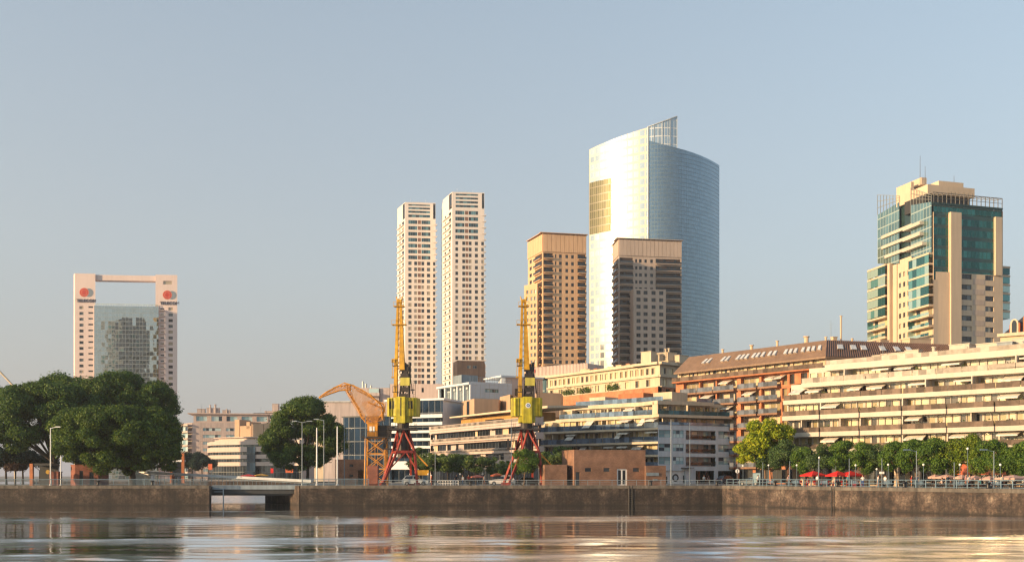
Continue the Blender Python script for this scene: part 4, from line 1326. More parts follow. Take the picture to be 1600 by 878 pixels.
# --- cream block with an orange brick band
cb_ = Building("pavilion_block", "cream block with an orange brick band and roof pavilion above the corner apartments", "apartment building",
               [(856, 275), (1031, 240), (1082, 249)], 20, backdir=(.3, .95, 0))
fl, fr_ = cb_.fac
W = Windows(cb_, "window", [g_room, m_frame_w])
zt = lambda y: zz(y, 240)
for fq, tag_ in ((fl, 0), (fr_, 1)):
    ops = []
    n = 22 if tag_ == 0 else 4
    for k in range(n):
        a = 1.0 + (fq.W - 2) * k / n; c = a + (fq.W - 2) / n * .58
        ops.append((a, c, zt(583.5), zt(573.5)))
        if k % 2 == 0 or tag_: ops.append((a, c + .3, zt(602), zt(591)))
    mb = MB(); wall_grid(mb, 0, fq.W, zt(604), zt(569), ops, .3); cb_.part(mb, "top_wall", m_cream, fq)
    for o in ops: W.add(fq, *o, y=.28, cols=2)
    mb = MB(); mb.box(-.4 if tag_ else 0, fq.W, -.5, 1, zt(588.5), zt(586)); mb.box(-.5 if tag_ else 0, fq.W, -.9, 8, zt(569), zt(565)); cb_.part(mb, "cornice", m_cream, fq)
    mb = MB(); wall_grid(mb, -.1, fq.W, zt(621), zt(604), [(1.5 + 3.1 * k, 3.2 + 3.1 * k, zt(618), zt(607)) for k in range(int((fq.W - 2) / 3.1))] if tag_ else [], .3, y=-.6); cb_.part(mb, "brick_band", m_brick_o, fq)
    mb = MB(); mb.box(0, fq.W, -.62, 1, zt(604.2), zt(603)); cb_.part(mb, "ledge", m_cream, fq)
    ops = [(1 + 3.0 * k, 2.8 + 3.0 * k, z, z + 1.8) for k in range(int((fq.W - 2) / 3)) for z in (16.6, 13.6)]
    mb = MB(); wall_grid(mb, 0, fq.W, 0, zt(621), ops, .3, y=-.2); cb_.part(mb, "lower_wall", m_beige, fq)
    for o in ops: W.add(fq, *o, y=.05)
W.emit()
mb = MB(); cb_.shell(mb, 0, zt(568)); cb_.part(mb, "rear_walls", m_cream)
roof_clutter(cb_, fl, [('box', fl.u(1003), 3, 3.0, 3, 1.3), ('box', fl.u(1012), 4, 2.6, 3, 2.6), ('box', fl.u(1017), 6, 3.4, 3, 1.9), ('box', fl.u(978), 5, 3, 3, 1.5), ('box', fl.u(940), 6, 4, 3, 1.2), ('box', fl.u(905), 6, 3, 3, .9)], m_cream, zt(565))
roof_clutter(cb_, fr_, [('box', .5, 3, 2.2, 3, 2.7), ('box', 2.4, 2, 2.2, 3, 1.9), ('box', 4.4, 2.5, 2.0, 3, 2.6), ('box', 6.3, 2.5, 1.6, 3, 1.5), ('pipe', 5.5, 1.5, .5, 0, 3.6), ('pipe', 4.2, 1.5, .4, 0, 3.4)], m_cream, zt(565))
rr_g = random.Random(8)
for k in range(16):
    roof_clutter(cb_, fl, [('box', fl.u(890 + 8.6 * k), rr_g.uniform(2, 9), rr_g.uniform(.8, 2.6), rr_g.uniform(1, 2.5), rr_g.uniform(.4, 1.5))], rr_g.choice((m_cream, m_beige, m_grey, m_terra)), zt(565))
for px in (885, 893, 912, 920, 955, 962):                   # potted shrubs on the terrace
    mb = MB(); u = fl.u(px); rr = random.Random(px)
    for k in range(90):
        x, y, z = u + rr.gauss(0, .8), -.5 + rr.gauss(0, .25), zt(603) + abs(rr.gauss(.7, .5)); s = rr.uniform(.1, .22); an = rr.uniform(0, 6.28)
        mb.quad((x - s * math.cos(an), y - s * math.sin(an), z - s), (x + s * math.cos(an), y + s * math.sin(an), z), (x + s * math.cos(an), y + s * math.sin(an), z + s), (x - s * math.cos(an), y, z + s))
    cb_.part(mb, "terrace_shrub", m_plant, fl)

# --- orange brick block under a brown mansard roof
ms = Building("mansard_block", "orange brick apartment block under a long brown mansard roof with skylights", "apartment building",
              [(1056, 226), (1290, 195), (1502, 203)], 12, backdir=(.35, .94, 0))
fl, fr_ = ms.fac
m_mans = mat("mansard_sheet", '#866a52', 0.6, 0.15, 0.3, streak=0.2)
m_mans2 = mat("mansard_rib", '#5d463b', 0.5, 0.15, 0.4)
W = Windows(ms, "window", [g_room, m_frame_w])
EAVE, RIDGE, SB = 24.3, 28.1, 4.2
Zo = [3.3, 6.0, 8.7, 11.4, 14.05, 16.7, 19.4, 22.1]
ua, ub, uc, ud = fl.u(1153), fl.u(1157.5), fl.u(1219), fl.u(1246)
ops, bals = [], []
for z in Zo[:-1]:
    for a, c in ((fl.u(1068), fl.u(1092)), (fl.u(1094), fl.u(1118)), (fl.u(1120), fl.u(1151)), (ub, (ub + uc) / 2 - .3), ((ub + uc) / 2 + .3, uc), ):
        ops.append((a, c, z + .1, z + 2.35)); bals.append((a, c, z))
    for a in (uc + .5, (uc + ud) / 2 + .2): ops.append((a, a + 1.2, z + .2, z + 2.2))
    for a in (ud + .8, ud + 3.0): ops.append((a, a + 1.5, z + .2, z + 2.2))
mb = MB(); wall_grid(mb, 0, fl.W, 0, Zo[-1] - .2, ops, .9); ms.part(mb, "brick_wall", m_brick_o, fl)
inner = MB()
for i, o in enumerate(ops):
    if o[1] - o[0] < 2:
        W.add(fl, *o, y=.5); continue
    n = max(2, round((o[1] - o[0]) / 1.5)); w = (o[1] - o[0]) / n
    inner.quad((o[0], .9, o[2]), (o[1], .9, o[2]), (o[1], .9, o[3]), (o[0], .9, o[3]))
    for k in range(n):
        if random.random() < .8: W.add(fl, o[0] + k * w + .12, o[0] + (k + 1) * w - .12, o[2] + .05, o[3] - .15, y=.86)
ms.part(inner, "recess_walls", m_beige, fl)
WSHADE = Windows(ms, "shop_and_shade_pane", [g_dark, m_frame_d], .1, 3)  # dark panes added along the foot to stand in for shadow there
for k in range(9): WSHADE.add(fl, 1.2 + 4.2 * k, 4.6 + 4.2 * k, .15, 2.9, y=-.02)
WSHADE.emit()
m_slab = mat("brown_slab", '#8d6a52', .8, .15)
for a, c, z in bals:
    mb = MB(); mb.box(a - .1, c + .1, -1.1, .88, z - .28, z + .08)
    o = ms.part(mb, "balcony", m_slab, fl)
    mr = MB(); mr.box(a - .05, c + .05, -1.08, -1.02, z + .08, z + .95); mr.box(a - .05, c + .05, -1.1, -1.0, z + .98, z + 1.05); link("railing", mr.mesh("railing", r_slate), o)
for px in (1100, 1128, 1165, 1200, 1130, 1210):
    z = random.choice(Zo[3:7]); u = fl.u(px); mb = MB()
    mb.add([(u, .6, z + 2.3), (u + 2.6, .6, z + 2.3), (u + 2.6, -1.3, z + 1.5), (u, -1.3, z + 1.5), (u, .6, z + 2.2), (u + 2.6, .6, z + 2.2), (u + 2.6, -1.3, z + 1.35), (u, -1.3, z + 1.35)],
           [(0, 3, 2, 1), (4, 5, 6, 7), (3, 7, 6, 2), (0, 4, 7, 3), (1, 2, 6, 5), (0, 1, 5, 4)])
    ms.part(mb, "awning", m_awn_w, fl)
# set-back top storey with terrace
mb = MB(); mb.box(-.0, fl.W, -1.3, 2.0, Zo[-1] - .2, Zo[-1] + .05); ms.part(mb, "terrace_slab", m_terra, fl)
mb = MB(); mb.box(0, fl.W + .3, -1.28, -1.22, Zo[-1] + .05, Zo[-1] + .85); mb.box(0, fl.W + .3, -1.3, -1.18, Zo[-1] + .87, Zo[-1] + .94); ms.part(mb, "terrace_railing", r_dark, fl)
ops = [(1 + 2.3 * k, 2.6 + 2.3 * k, Zo[-1] + .1, EAVE - .25) for k in range(int((fl.W - 2) / 2.3))]
mb = MB(); wall_grid(mb, 0, fl.W, Zo[-1], EAVE, ops, .3, y=.6); ms.part(mb, "top_wall", m_beige, fl)
for o in ops: W.add(fl, *o, y=.88, cols=2)
ops = [(1 + 2.3 * k, 2.6 + 2.3 * k, 20.5, 22.6) for k in range(int((fr_.W - 2) / 2.3))]
mb = MB(); wall_grid(mb, 0, fr_.W, 0, EAVE - .3, ops, .3); ms.part(mb, "side_wall", m_beige, fr_)
for o in ops: W.add(fr_, *o, y=.28)
W.emit()
# roof: two slopes meeting at a hip
P0, P1, P2 = [c - ms.c[0] for c in ms.c]
nl = Vector((-fl.d.y, fl.d.x, 0)); nr = Vector((-fr_.d.y, fr_.d.x, 0))
hip = P1 + (nl * SB + nr * SB) * .78
A = P0 + nl * SB; B = P2 + nr * SB
z3 = lambda p, z: (p.x, p.y, z)
E0, E1, E2 = P0 - nl * .7, P1 - (nl + nr) * .45, P2 - nr * .6
mb = MB()
mb.add([z3(E0, EAVE - .05), z3(E1, EAVE - .05), z3(hip, RIDGE), z3(A, RIDGE)], [(0, 1, 2, 3)], 0)
mb.add([z3(E1, EAVE - .06), z3(E2, EAVE - .06), z3(B, RIDGE), z3(hip, RIDGE)], [(0, 1, 2, 3)], 1)
mb.add([z3(A, RIDGE), z3(hip, RIDGE), z3(B, RIDGE), z3(B + nr * 9, RIDGE + .3), z3(hip + (nl + nr) * 7, RIDGE + .3), z3(A + nl * 9, RIDGE + .3)], [(0, 1, 2, 3, 4, 5)], 0)
mb.add([z3(E0, EAVE - .05), z3(E0, EAVE - .4), z3(E1, EAVE - .4), z3(E1, EAVE - .05)], [(0, 1, 2, 3)], 0)
mb.add([z3(E1, EAVE - .06), z3(E1, EAVE - .41), z3(E2, EAVE - .41), z3(E2, EAVE - .06)], [(0, 1, 2, 3)], 0)
mb.add([z3(E0, EAVE - .05), z3(A, RIDGE), z3(A + nl * 9, RIDGE + .3), z3(A + nl * 9, EAVE - 4)], [(0, 1, 2, 3)], 0)
roof = ms.part(mb, "mansard_roof", [m_mans, m_mans2])
mb = MB()
nrib = 62
for k in range(nrib + 1):                                   # standing seams on the street side
    t = k / nrib; a = E1.lerp(E2, t); c = hip.lerp(B, t); o = -nr * .07
    mb.tube(z3(a + o, EAVE + .02), z3(c + o, RIDGE + .05), .09, n=4)
ms.part(mb, "roof_seams", mat("seam_metal", '#8a6a56', .5, .1))
m_sky = mat("skylight_frame", '#d8d5cf', .35, .05)
def skylight(P, Q, Pu, Qu, t0, t1, h0, h1, n):
    """a raised roof window on the slope eave P-Q, ridge Pu-Qu"""
    def pt(t, h, o): a = P.lerp(Q, t); c = Pu.lerp(Qu, t); p = a.lerp(c, h); return (p.x + n.x * o, p.y + n.y * o, EAVE + (RIDGE - EAVE) * h + .5 * o)
    mb = MB()
    a, b_, c, d = [pt(*x) for x in ((t0, h0, .35), (t1, h0, .35), (t1, h1, .12), (t0, h1, .12))]
    e, f_, g, h = [pt(*x) for x in ((t0, h0, -.05), (t1, h0, -.05), (t1, h1, -.05), (t0, h1, -.05))]
    mb.add([a, b_, c, d, e, f_, g, h], [(0, 1, 2, 3), (0, 4, 5, 1), (1, 5, 6, 2), (2, 6, 7, 3), (3, 7, 4, 0)])
    return mb
TL = lambda px: fl.u(px) / fl.W
for px in (1092, 1099, 1122, 1129, 1146, 1153, 1160, 1171, 1178, 1186, 1197, 1205, 1223, 1231, 1239, 1251, 1260, 1268, 1278):
    t = TL(px); ms.part(skylight(E0, E1, A, hip, t, t + .017, .38, .70, -nl), "skylight", m_sky)
for px in (1308, 1330, 1347, 1378, 1402, 1422):
    t = fr_.u(px) / fr_.W
    ms.part(skylight(E1, E2, hip, B, t, t + .042, .42, .74, -nr), "skylight", m_sky)
roof_clutter(ms, fl, [('pipe', fl.u(1100), 6, .5, 0, .9), ('pipe', fl.u(1145), 6, .7, 0, 1.0), ('pipe', fl.u(1185), 6, .5, 0, 1.2), ('pipe', fl.u(1228), 6.5, .9, 0, 1.4), ('mast', fl.u(1264), 7, 0, 0, 4.2), ('pipe', fl.u(1256), 7, .4, 0, .9)], m_beige, RIDGE)
roof_clutter(ms, fr_, [('box', fr_.u(1325), 5, .9, .9, .7), ('pipe', fr_.u(1342), 6, .35, 0, 5.0), ('box', fr_.u(1452), 6, 5, 3, 1.2), ('pipe', fr_.u(1360), 6, .4, 0, .6), ('box', fr_.u(1405), 6, 2, 2, .6)], m_beige, RIDGE)

# --- green glass and beige tower
gt = Building("green_tower", "beige and green glass apartment tower above the mansard roof", "apartment tower", [(1360, 334), (1458.5, 300), (1567, 307)], 22, backdir=(.25, .97, 0))
fs, ff = gt.fac
def q(y): return zz(y, 300)
us, uf = fs.u, ff.u
def sz(y, px): return fs.z(y, px)
m_gt = mat("tower_beige", '#cdb69a', 0.75, 0.06, 0.1, streak=0.08)
g_green = curtain_glass("green_glass", '#3f7a74', 1.4, 3.1, 0.08, 0.08, 0.015, '#2d4a48', spand=0.28, metal=0.75, tonal=0.55)
g_pale = curtain_glass("pale_green_glass", '#8fb0ac', 1.6, 3.1, 0.10, 0.10, 0.014, '#9aa8a2', metal=0.75, tonal=0.3)
W = Windows(gt, "window", [g_tower, m_frame_d])
# front face
ops = []
for k in range(7):
    y = 428.5 + 16.4 * k
    for a, c in ((1497.5, 1518.5), (1539.5, 1553)):
        o = (uf(a), uf(c), q(y + 4.2), q(y - 3.6)); ops.append(o); W.add(ff, *o, y=.28, cols=3)
gl1 = (uf(1459), uf(1482.5), q(437), q(320)); gl2 = (uf(1499.5), uf(1553.5), q(424), q(315))
mb = MB(); wall_grid(mb, 0, ff.W, 0, q(331), ops + [(gl1[0], gl1[1], gl1[2], 999), (gl2[0], gl2[1], gl2[2], 999)], .35); gt.part(mb, "front_wall", m_gt, ff)
mb = MB()
for y in [437 + 16.4 * k for k in range(6)]:
    mb.box(uf(1520), uf(1538), -.06, -.003, q(y + 3), q(y - 5.5))
gt.part(mb, "panels", m_brown2, ff)
mb = MB(); mb.box(uf(1482.8), uf(1499.2), -.9, .3, 0, q(330)); gt.part(mb, "pier", m_gt, ff)
mb = MB(); mb.box(uf(1554), uf(1564), -.5, .3, q(424), q(331)); gt.part(mb, "pier", m_gt, ff)
mb = MB(); mb.box(uf(1565.4), ff.W, .1, .4, 0, q(320)); gt.part(mb, "edge", m_frame_d, ff)
for o in (gl1, gl2, (uf(1482.5), uf(1499.5), q(330), q(315)), (uf(1554), ff.W, q(331), q(315))):
    glass_sheet("green_glazing", g_green, gt.root, gt.L(ff), [(o[0], .2, o[2], q(318.5)), (o[1], .2, o[2], q(318.5))])
mb = MB(); mb.box(0, ff.W, .0, .3, q(318.5), q(315.5)); gt.part(mb, "glazing_head", mat("dark_green_frame", '#24403d', .5, .1), ff)
# lit side: stepped volumes
yb = 6.0
def side_box(name, m, a, c, y0, y1, z0, z1, fq=fs):
    mb = MB(); mb.box(us(a), us(c), y0, y1, z0, z1); return gt.part(mb, name, m, fq)
side_box("side_wall", m_gt, 1360.5, 1458, .9, 9, 0, sz(440, 1410))
ops = []
for k in range(7):
    y = 428 + 16.0 * k
    for a in (1404.5, 1411, 1417.8):
        o = (us(a), us(a + 3.4), sz(y + 4, 1412), sz(y - 3.5, 1412)); ops.append(o); W.add(fs, *o, y=.22)
mb = MB(); wall_grid(mb, us(1402.5), us(1424.5), 0, sz(404, 1412), ops, .25); gt.part(mb, "side_wall_bay", m_gt, fs)
W.emit()
g_bal = window_glass("balcony_glass", '#2f5f62', '#5f9797', '#a8c4bd', (.3, .65), .45, .08)
for k in range(8):                                           # glazed balconies, two stacks
    for a, c, px, y0 in ((1360.5, 1389, 1375, 419), (1425, 1457.5, 1441, 402)):
        y = y0 + 15.9 * k
        z = sz(y, px)
        mb = MB(); mb.box(us(a), us(c), -1.3, .9, z - .25, z + .3)
        o = gt.part(mb, "balcony", m_gt, fs)
        mr = MB(); n = 5; w = (us(c) - us(a) - .2) / n
        for i in range(n):
            mr.quad((us(a) + .1 + i * w, -1.25, z - 2.75 if k < 5 else z - 2.75), (us(a) + .06 + (i + 1) * w, -1.25, z - 2.75), (us(a) + .06 + (i + 1) * w, -1.25, z - (.3 if k < 5 else 1.9)), (us(a) + .1 + i * w, -1.25, z - (.3 if k < 5 else 1.9)))
        mr.quad((us(a) + .05, .85, z - 2.75), (us(a) + .05, -1.25, z - 2.75), (us(a) + .05, -1.25, z - .3), (us(a) + .05, .85, z - .3))
        link("glazing", mr.mesh("glazing", g_bal), o)
        for i in (0, 2):
            mb = MB(); mb.quad((us(a) + i * 3 + 1, .86, z - 2.7), (us(a) + i * 3 + 3, .86, z - 2.7), (us(a) + i * 3 + 3, .86, z - .3), (us(a) + i * 3 + 1, .86, z - .3))
            gt.part(mb, "balcony_door", g_room, fs)
mb = MB(); mb.box(us(1390), us(1393.5), -.8, .9, 0, sz(412, 1391)); mb.box(us(1396), us(1402), -.2, .9, 0, sz(414, 1398)); gt.part(mb, "side_pier", m_gt, fs)
# two tall glass volumes with open trellis tops
for a, c, ya, yc, y0, ta, tc, dep in ((1372, 1406, 336, 316, 412, 305, 306, -.2), (1425.5, 1457.8, 321, 315.5, 402, 294, 305, -.5)):
    pts_ = [(us(a), dep, sz(y0, a), sz(ya, a)), (us(c), dep, sz(y0, c), sz(yc, c))]
    glass_sheet("side_glazing", g_pale, gt.root, gt.L(fs), pts_)
    mb = MB(); mb.box(us(a), us(c) - .9, dep + .05, dep + 9, sz(y0, a), min(sz(ya, a), sz(yc, c)) - .5); gt.part(mb, "glazed_volume", g_green if False else mat("green_spandrel", '#3c5a57', .3, .1), fs)
    mb = MB()
    for i in range(8):
        t = i / 7; x = us(a) + (us(c) - us(a)) * t; zb = pts_[0][3] * (1 - t) + pts_[1][3] * t; zt_ = sz(ta, a) * (1 - t) + sz(tc, c) * t
        mb.tube((x, dep, zb), (x, dep, zt_), .09, n=4)
    for r in (.35, .68, 1.0):
        p = [(us(x), dep, sz(y, x)) for x, y in ((a, ya + (ta - ya) * r), (c, yc + (tc - yc) * r))]
        mb.tube(p[0], p[1], .09, n=4)
    gt.part(mb, "roof_trellis", mat("trellis", '#8f8f86', .5, .1), fs)
for a, c, y, px, yy in ((1380, 1428, 363, 1400, -.3), (1380, 1426, 379.5, 1400, -.3), (1419, 1446, 355, 1430, -1.5), (1419, 1446, 371.5, 1430, -1.5), (1419, 1450, 388, 1430, -1.5), (1385, 1424, 396, 1400, -.3)):
    mb = MB(); mb.box(us(a), us(c), yy - .4, 3, sz(y + 2.6, px), sz(y - 2.2, px)); gt.part(mb, "projecting_slab", m_whiter, fs)
side_box("recess_glazing", mat("recess_dark", '#2b3f3d', .2, .2), 1404, 1427, .7, 8, sz(404, 1412), sz(318, 1412))
# right-hand bay windows
gb = gp(1566, 309)
mb = MB()
for k in range(6):
    y = 404 + 14.2 * k + 2
    mb.M = gt.inv @ Matrix.Translation(gb) @ Matrix.Rotation(ff.ang, 4, 'Z')
    mb.box(-.2, 2.6, -.2, 3, q(y + 13.2), q(y + 3.4), 0); mb.box(-.2, 2.7, -.3, 3, q(y + 3.2), q(y), 1)
gt.part(mb, "bay_windows", [g_bal, m_gt])
mb = MB(); _a = gp(1458.5, 300).lerp(gp(1360, 334), .33); gt.shell(mb, 0, q(321), foot=[_a, gt.c[1], gt.c[2], gt.c[2] + Vector((5, 20, 0)), _a + Vector((5, 14, 0))], skip=(0, 1)); gt.part(mb, "core", m_gt)
# roof: arched screen, stepped penthouse
mb = MB()
mb.box(uf(1462), uf(1534), 5, 14, q(318), q(297)); gt.part(mb, "penthouse", m_frame_d, ff)
mb = MB(); mb.box(uf(1462), uf(1536), 3.5, 14, q(297), q(282.5)); gt.part(mb, "penthouse", m_gt, ff)
mb = MB(); mb.box(uf(1485), uf(1524), 5, 13, q(282.5), q(272.5)); gt.part(mb, "penthouse", m_gt, ff); mb = MB(); mb.box(1.6, uf(1470), 12, 19, zz(318, 314), zz(287, 314)); mb.box(4.5, uf(1487), 11, 17, zz(290, 313), zz(279, 313)); gt.part(mb, "penthouse", m_gt, ff)
mb = MB()
for k in range(17):
    u = uf(1460) + (ff.W - uf(1460)) * k / 16; h = q(297 if 3 < k < 10 else 300)
    mb.tube((u, .3, q(316)), (u, .3, h), .12, n=4); mb.tube((u, .3, h), (u, 4, h + .2), .1, n=4)
mb.tube((0, .3, q(300)), (ff.W, .3, q(300)), .12, n=4); mb.tube((0, .3, q(308)), (ff.W, .3, q(308)), .08, n=4)
gt.part(mb, "arched_screen", mat("screen_metal", '#77726a', .5, .1), ff)
for u, h in ((uf(1466), 9), (uf(1474), 6), (uf(1520), 4)):
    mb = MB(); mb.tube((u, 8, q(278)), (u, 8, q(278) + h), .1, .05, 5); gt.part(mb, "antenna", m_frame_d, ff)

# --- slate roofed house with an arched dormer at the far end
sh = Building("slate_house", "dark slate roofed house with an arched dormer peeping over the white apartments", "house", [(1563, 168), (1705, 160)], 10, backdir=(.6, .8, 0))
f = sh.fac[0]; u = f.u
def q(y): return zz(y, 166)
m_slate = mat("slate", '#3b3a42', .6, .25, .5)
mb = MB(); mb.box(0, f.W, 0, 9, 0, q(521)); sh.part(mb, "walls", m_beige, f)
mb = MB(); mb.box(-.4, f.W, -.5, 0, q(524), q(519)); sh.part(mb, "cornice", m_cream, f)
zr = q(478)
mb = MB(); x1 = u(1608)
mb.add([(u(1566), .2, q(520)), (f.W, .2, q(520)), (f.W, 3.2, zr), (x1, 3.2, zr), (u(1566), 6, q(521)), (f.W, 7, zr), (x1, 6, zr)],
       [(0, 1, 2, 3), (0, 3, 6, 4), (3, 2, 5, 6)])
sh.part(mb, "slate_roof", m_slate, f)
mb = MB(); c0 = u(1585)
prof = [(-.62, 0), (.62, 0)] + [(.62 * math.cos(a), 1.5 + .75 * math.sin(a)) for a in [math.pi * k / 10 for k in range(11)]]
mb.xprism([(c0 + x, q(519) + z) for x, z in prof], -.15, 2.2)
d = sh.part(mb, "dormer", m_cream, f)
mb = MB(); mb.xprism([(c0 + x * .58, q(518.6) + z * .88) for x, z in prof], -.2, -.14); link("arched_window", mb.mesh("arched_window", g_dark), d)
mb = MB(); mb.box(u(1577.5), u(1579.5), -.1, 1, q(519), q(506)); mb.box(u(1591), u(1593.5), -.1, 1, q(519), q(504)); mb.box(u(1599), u(1604), -.2, 1, q(519), q(495)); sh.part(mb, "roof_posts", m_terra, f)

# ------------------------------------------------------------------ low office and museum blocks in the middle
m_pinkw = mat("pinkish_white_panel", '#c0aca2', 0.6, 0.06, 0.2, streak=0.1)
m_cooly = mat("cool_white_panel", '#c3c9ce', 0.45, 0.05, 0.2, streak=0.06)
m_brownbox = mat("brown_cladding", '#b39478', 0.7, 0.08, 0.2, streak=0.1)
m_gold = mat("ochre_wall", '#b58a4c', 0.8, 0.12, 0.3)
g_strip = curtain_glass("strip_glass", '#3d4650', 1.4, 3.0, 0.06, 0.08, 0.012, '#55585a', metal=0.6, tonal=0.7)
g_navy = curtain_glass("navy_glass", '#2c3f55', 1.6, 3.3, 0.07, 0.07, 0.02, '#25323f', metal=0.75, tonal=0.6)
g_palepane = curtain_glass("pale_pane", '#b5c6cc', 1.7, 3.0, 0.06, 0.10, 0.012, '#c7ccd0', metal=0.7, tonal=0.25)

tb = Building("terraced_offices", "long low office building with pinkish white bands behind the young trees", "office building", [(673, 238), (676.5, 232), (842, 190.5)], 16, backdir=(-.1, 1, 0))
fe, f = tb.fac
z = lambda y: zz(y, 232)
bands = [('w', 678, 667), ('g', 687, 678), ('w', 695.5, 687), ('g', 705, 695.5), ('w', 712, 705), ('g', 721, 712), ('w', 730, 721), ('g', 752, 730)]
mb = MB(); gl = []
for k, (kind, y0, y1) in enumerate(bands):
    if kind == 'w':
        mb.box(0, f.W, -.9 + .12 * k, 1.0, z(y0), z(y1)); mb.M = None
    else: gl.append((z(y0), z(y1)))
tb.part(mb, "white_bands", m_pinkw, f)
mb = MB()
for y0, y1 in ((671, 667.6), (690.5, 687.6), (708, 705.6)): mb.box(1.0, f.W, -1.0 + .008 * y0 - 5.4, -.9 + .008 * y0 - 5.4 + .04, z(y0), z(y1))
for y0 in (674, 693.2, 716): mb.box(.2, f.W, -.95, -.3, z(y0 + .5), z(y0))
tb.part(mb, "glass_rails", r_grey, f)
mb = MB()
for k, (kind, y0, y1) in enumerate(bands):
    if kind == 'w': mb.box(0, fe.W, -.2, 1, z(y0), z(y1))
tb.part(mb, "end_bands", m_pinkw, fe)
for k, (a, c) in enumerate(gl):
    glass_sheet("strip_window", g_strip, tb.root, tb.L(f), [(0, .35, a - .05, c + .05), (f.W, .35, a - .05, c + .05)])
    glass_sheet("end_strip", g_strip, tb.root, tb.L(fe), [(0, .3, a - .05, c + .05), (fe.W, .3, a - .05, c + .05)])
mb = MB()
rr = random.Random(5)
for a, c in gl[:3]:                                         # tan wall pieces, blinds and balcony things in the strips
    for k in range(7):
        u = rr.uniform(0, f.W - 3); w = rr.uniform(.5, 2.6)
        mb.box(u, u + w, .2 + .004 * k, .3 + .004 * k, a, c - rr.uniform(0, .3) * (c - a), 0 if rr.random() < .6 else 1)
tb.part(mb, "strip_panels", [m_beige, m_pinkw], f)["kind"] = "stuff"
mb = MB(); tb.shell(mb, 0, z(668)); tb.part(mb, "rear_walls", m_pinkw)
# ochre pavilion with a thin sloping roof, and plant rooms
mb = MB(); mb.box(f.u(700), f.u(806), 3.2, 9, z(668), z(657)); tb.part(mb, "pavilion_wall", m_gold, f)
mb = MB(); mb.box(f.u(712), f.u(736), 2.4, 3.1, z(668), z(664)); mb.box(f.u(742), f.u(766), 2.4, 3.1, z(667), z(662.5)); tb.part(mb, "pavilion_windows", g_dark, f)
mb = MB(); a, c = f.u(696), f.u(848)
mb.add([(a, 1.0, z(655.2)), (c, 1.0, z(656.5)), (c, 10, z(654)), (a, 10, z(653)), (a, 1.0, z(653.2)), (c, 1.0, z(653.5)), (c, 10, z(651)), (a, 10, z(651))],
       [(3, 2, 1, 0), (4, 5, 6, 7), (0, 1, 5, 4), (1, 2, 6, 5), (2, 3, 7, 6), (3, 0, 4, 7)])
tb.part(mb, "thin_roof", m_cream, f)
W = Windows(tb, "vent_slot", [g_dark, m_frame_d])
for cs_, y1, slot in (([(721, 246), (741, 236), (779, 238)], 622.5, (729.5, 733.5)), ([(781, 244), (797, 236), (803, 237)], 616, (797.5, 801)), ([(836, 240), (838, 236), (876, 238)], 613, None)):
    fa_, fb_ = Fac(*cs_[0], *cs_[1]), Fac(*cs_[1], *cs_[2])
    zt_, zb_ = zz(y1, 236), zz(651, 236)
    mb = MB(); A_, B_, C_ = [gp(*c) - tb.c[0] for c in cs_]
    poly = [A_, B_, C_, C_ + Vector((1, 8, 0)), A_ + Vector((1, 8, 0))]
    mb.prism([(p.x, p.y) for p in poly], zb_, zt_)
    tb.part(mb, "plant_room", m_brownbox)
    if slot:
        fq = fa_ if slot[0] < cs_[1][0] else fb_
        W.add(fq, fq.u(slot[0]), fq.u(slot[1]), zb_, zt_ - .3, y=-.02)
W.emit()

gpav = Building("glass_pavilion", "pale glass pavilion with slim white columns beside the taller slim tower", "pavilion", [(687.5, 276), (736, 262), (800, 268)], 20)
fl, fr_ = gpav.fac
q = lambda y: zz(y, 262)
glass_sheet("glass_wall", g_palepane, gpav.root, gpav.L(fl), [(0, 1.6, 0, q(600)), (fl.W, 1.6, 0, q(600))])
mb = MB(); mb.box(-.6, fl.W + .2, -.8, 10, q(600.5), q(597)); gpav.part(mb, "flat_roof", m_cooly, fl)
for k in range(6):
    u = fl.W * k / 5; mb = MB(); mb.box(u - .3, u + .3, -.4, .2, 0, q(600.6)); gpav.part(mb, "column", m_cooly, fl)
mb = MB(); mb.box(0, fl.W, -.2, .1, q(634), q(631)); mb.box(fl.u(700), fl.u(726), 1.0, 1.5, q(606), q(601)); gpav.part(mb, "beam", m_cooly, fl)
o = (fr_.u(757.5), fr_.u(779), q(611.5), q(606))
mb = MB(); wall_grid(mb, 0, fr_.W, 0, q(596), [o], .3)
gpav.part(mb, "panel_wall", m_cooly, fr_)
W = Windows(gpav, "window", [g_blueroom, m_frame_d]); W.add(fr_, *o, y=.28, cols=5); W.emit()
mb = MB()
for k in range(9): mb.box(fr_.W * k / 9, fr_.W * k / 9 + .06, -.05, -.003, 0, q(596.5))
for k in range(8): mb.box(0, fr_.W, -.045, -.003, q(600 + 7 * k), q(599.7 + 7 * k))
gpav.part(mb, "panel_joints", m_frame_w, fr_)
mb = MB()
for k in range(18):
    u = fr_.W * k / 17; mb.tube((u, .4, q(596)), (u, .4, q(588)), .05, n=4)
mb.tube((0, .4, q(588)), (fr_.W, .4, q(588)), .05, n=4); mb.tube((0, .4, q(592)), (fr_.W, .4, q(592)), .04, n=4)
mb.box(-1.2, 3.5, 3, 8, q(597), q(584)); gpav.part(mb, "roof_rail", m_grey, fr_)
mb = MB(); gpav.shell(mb, 0, q(598)); gpav.part(mb, "rear_walls", m_cooly)

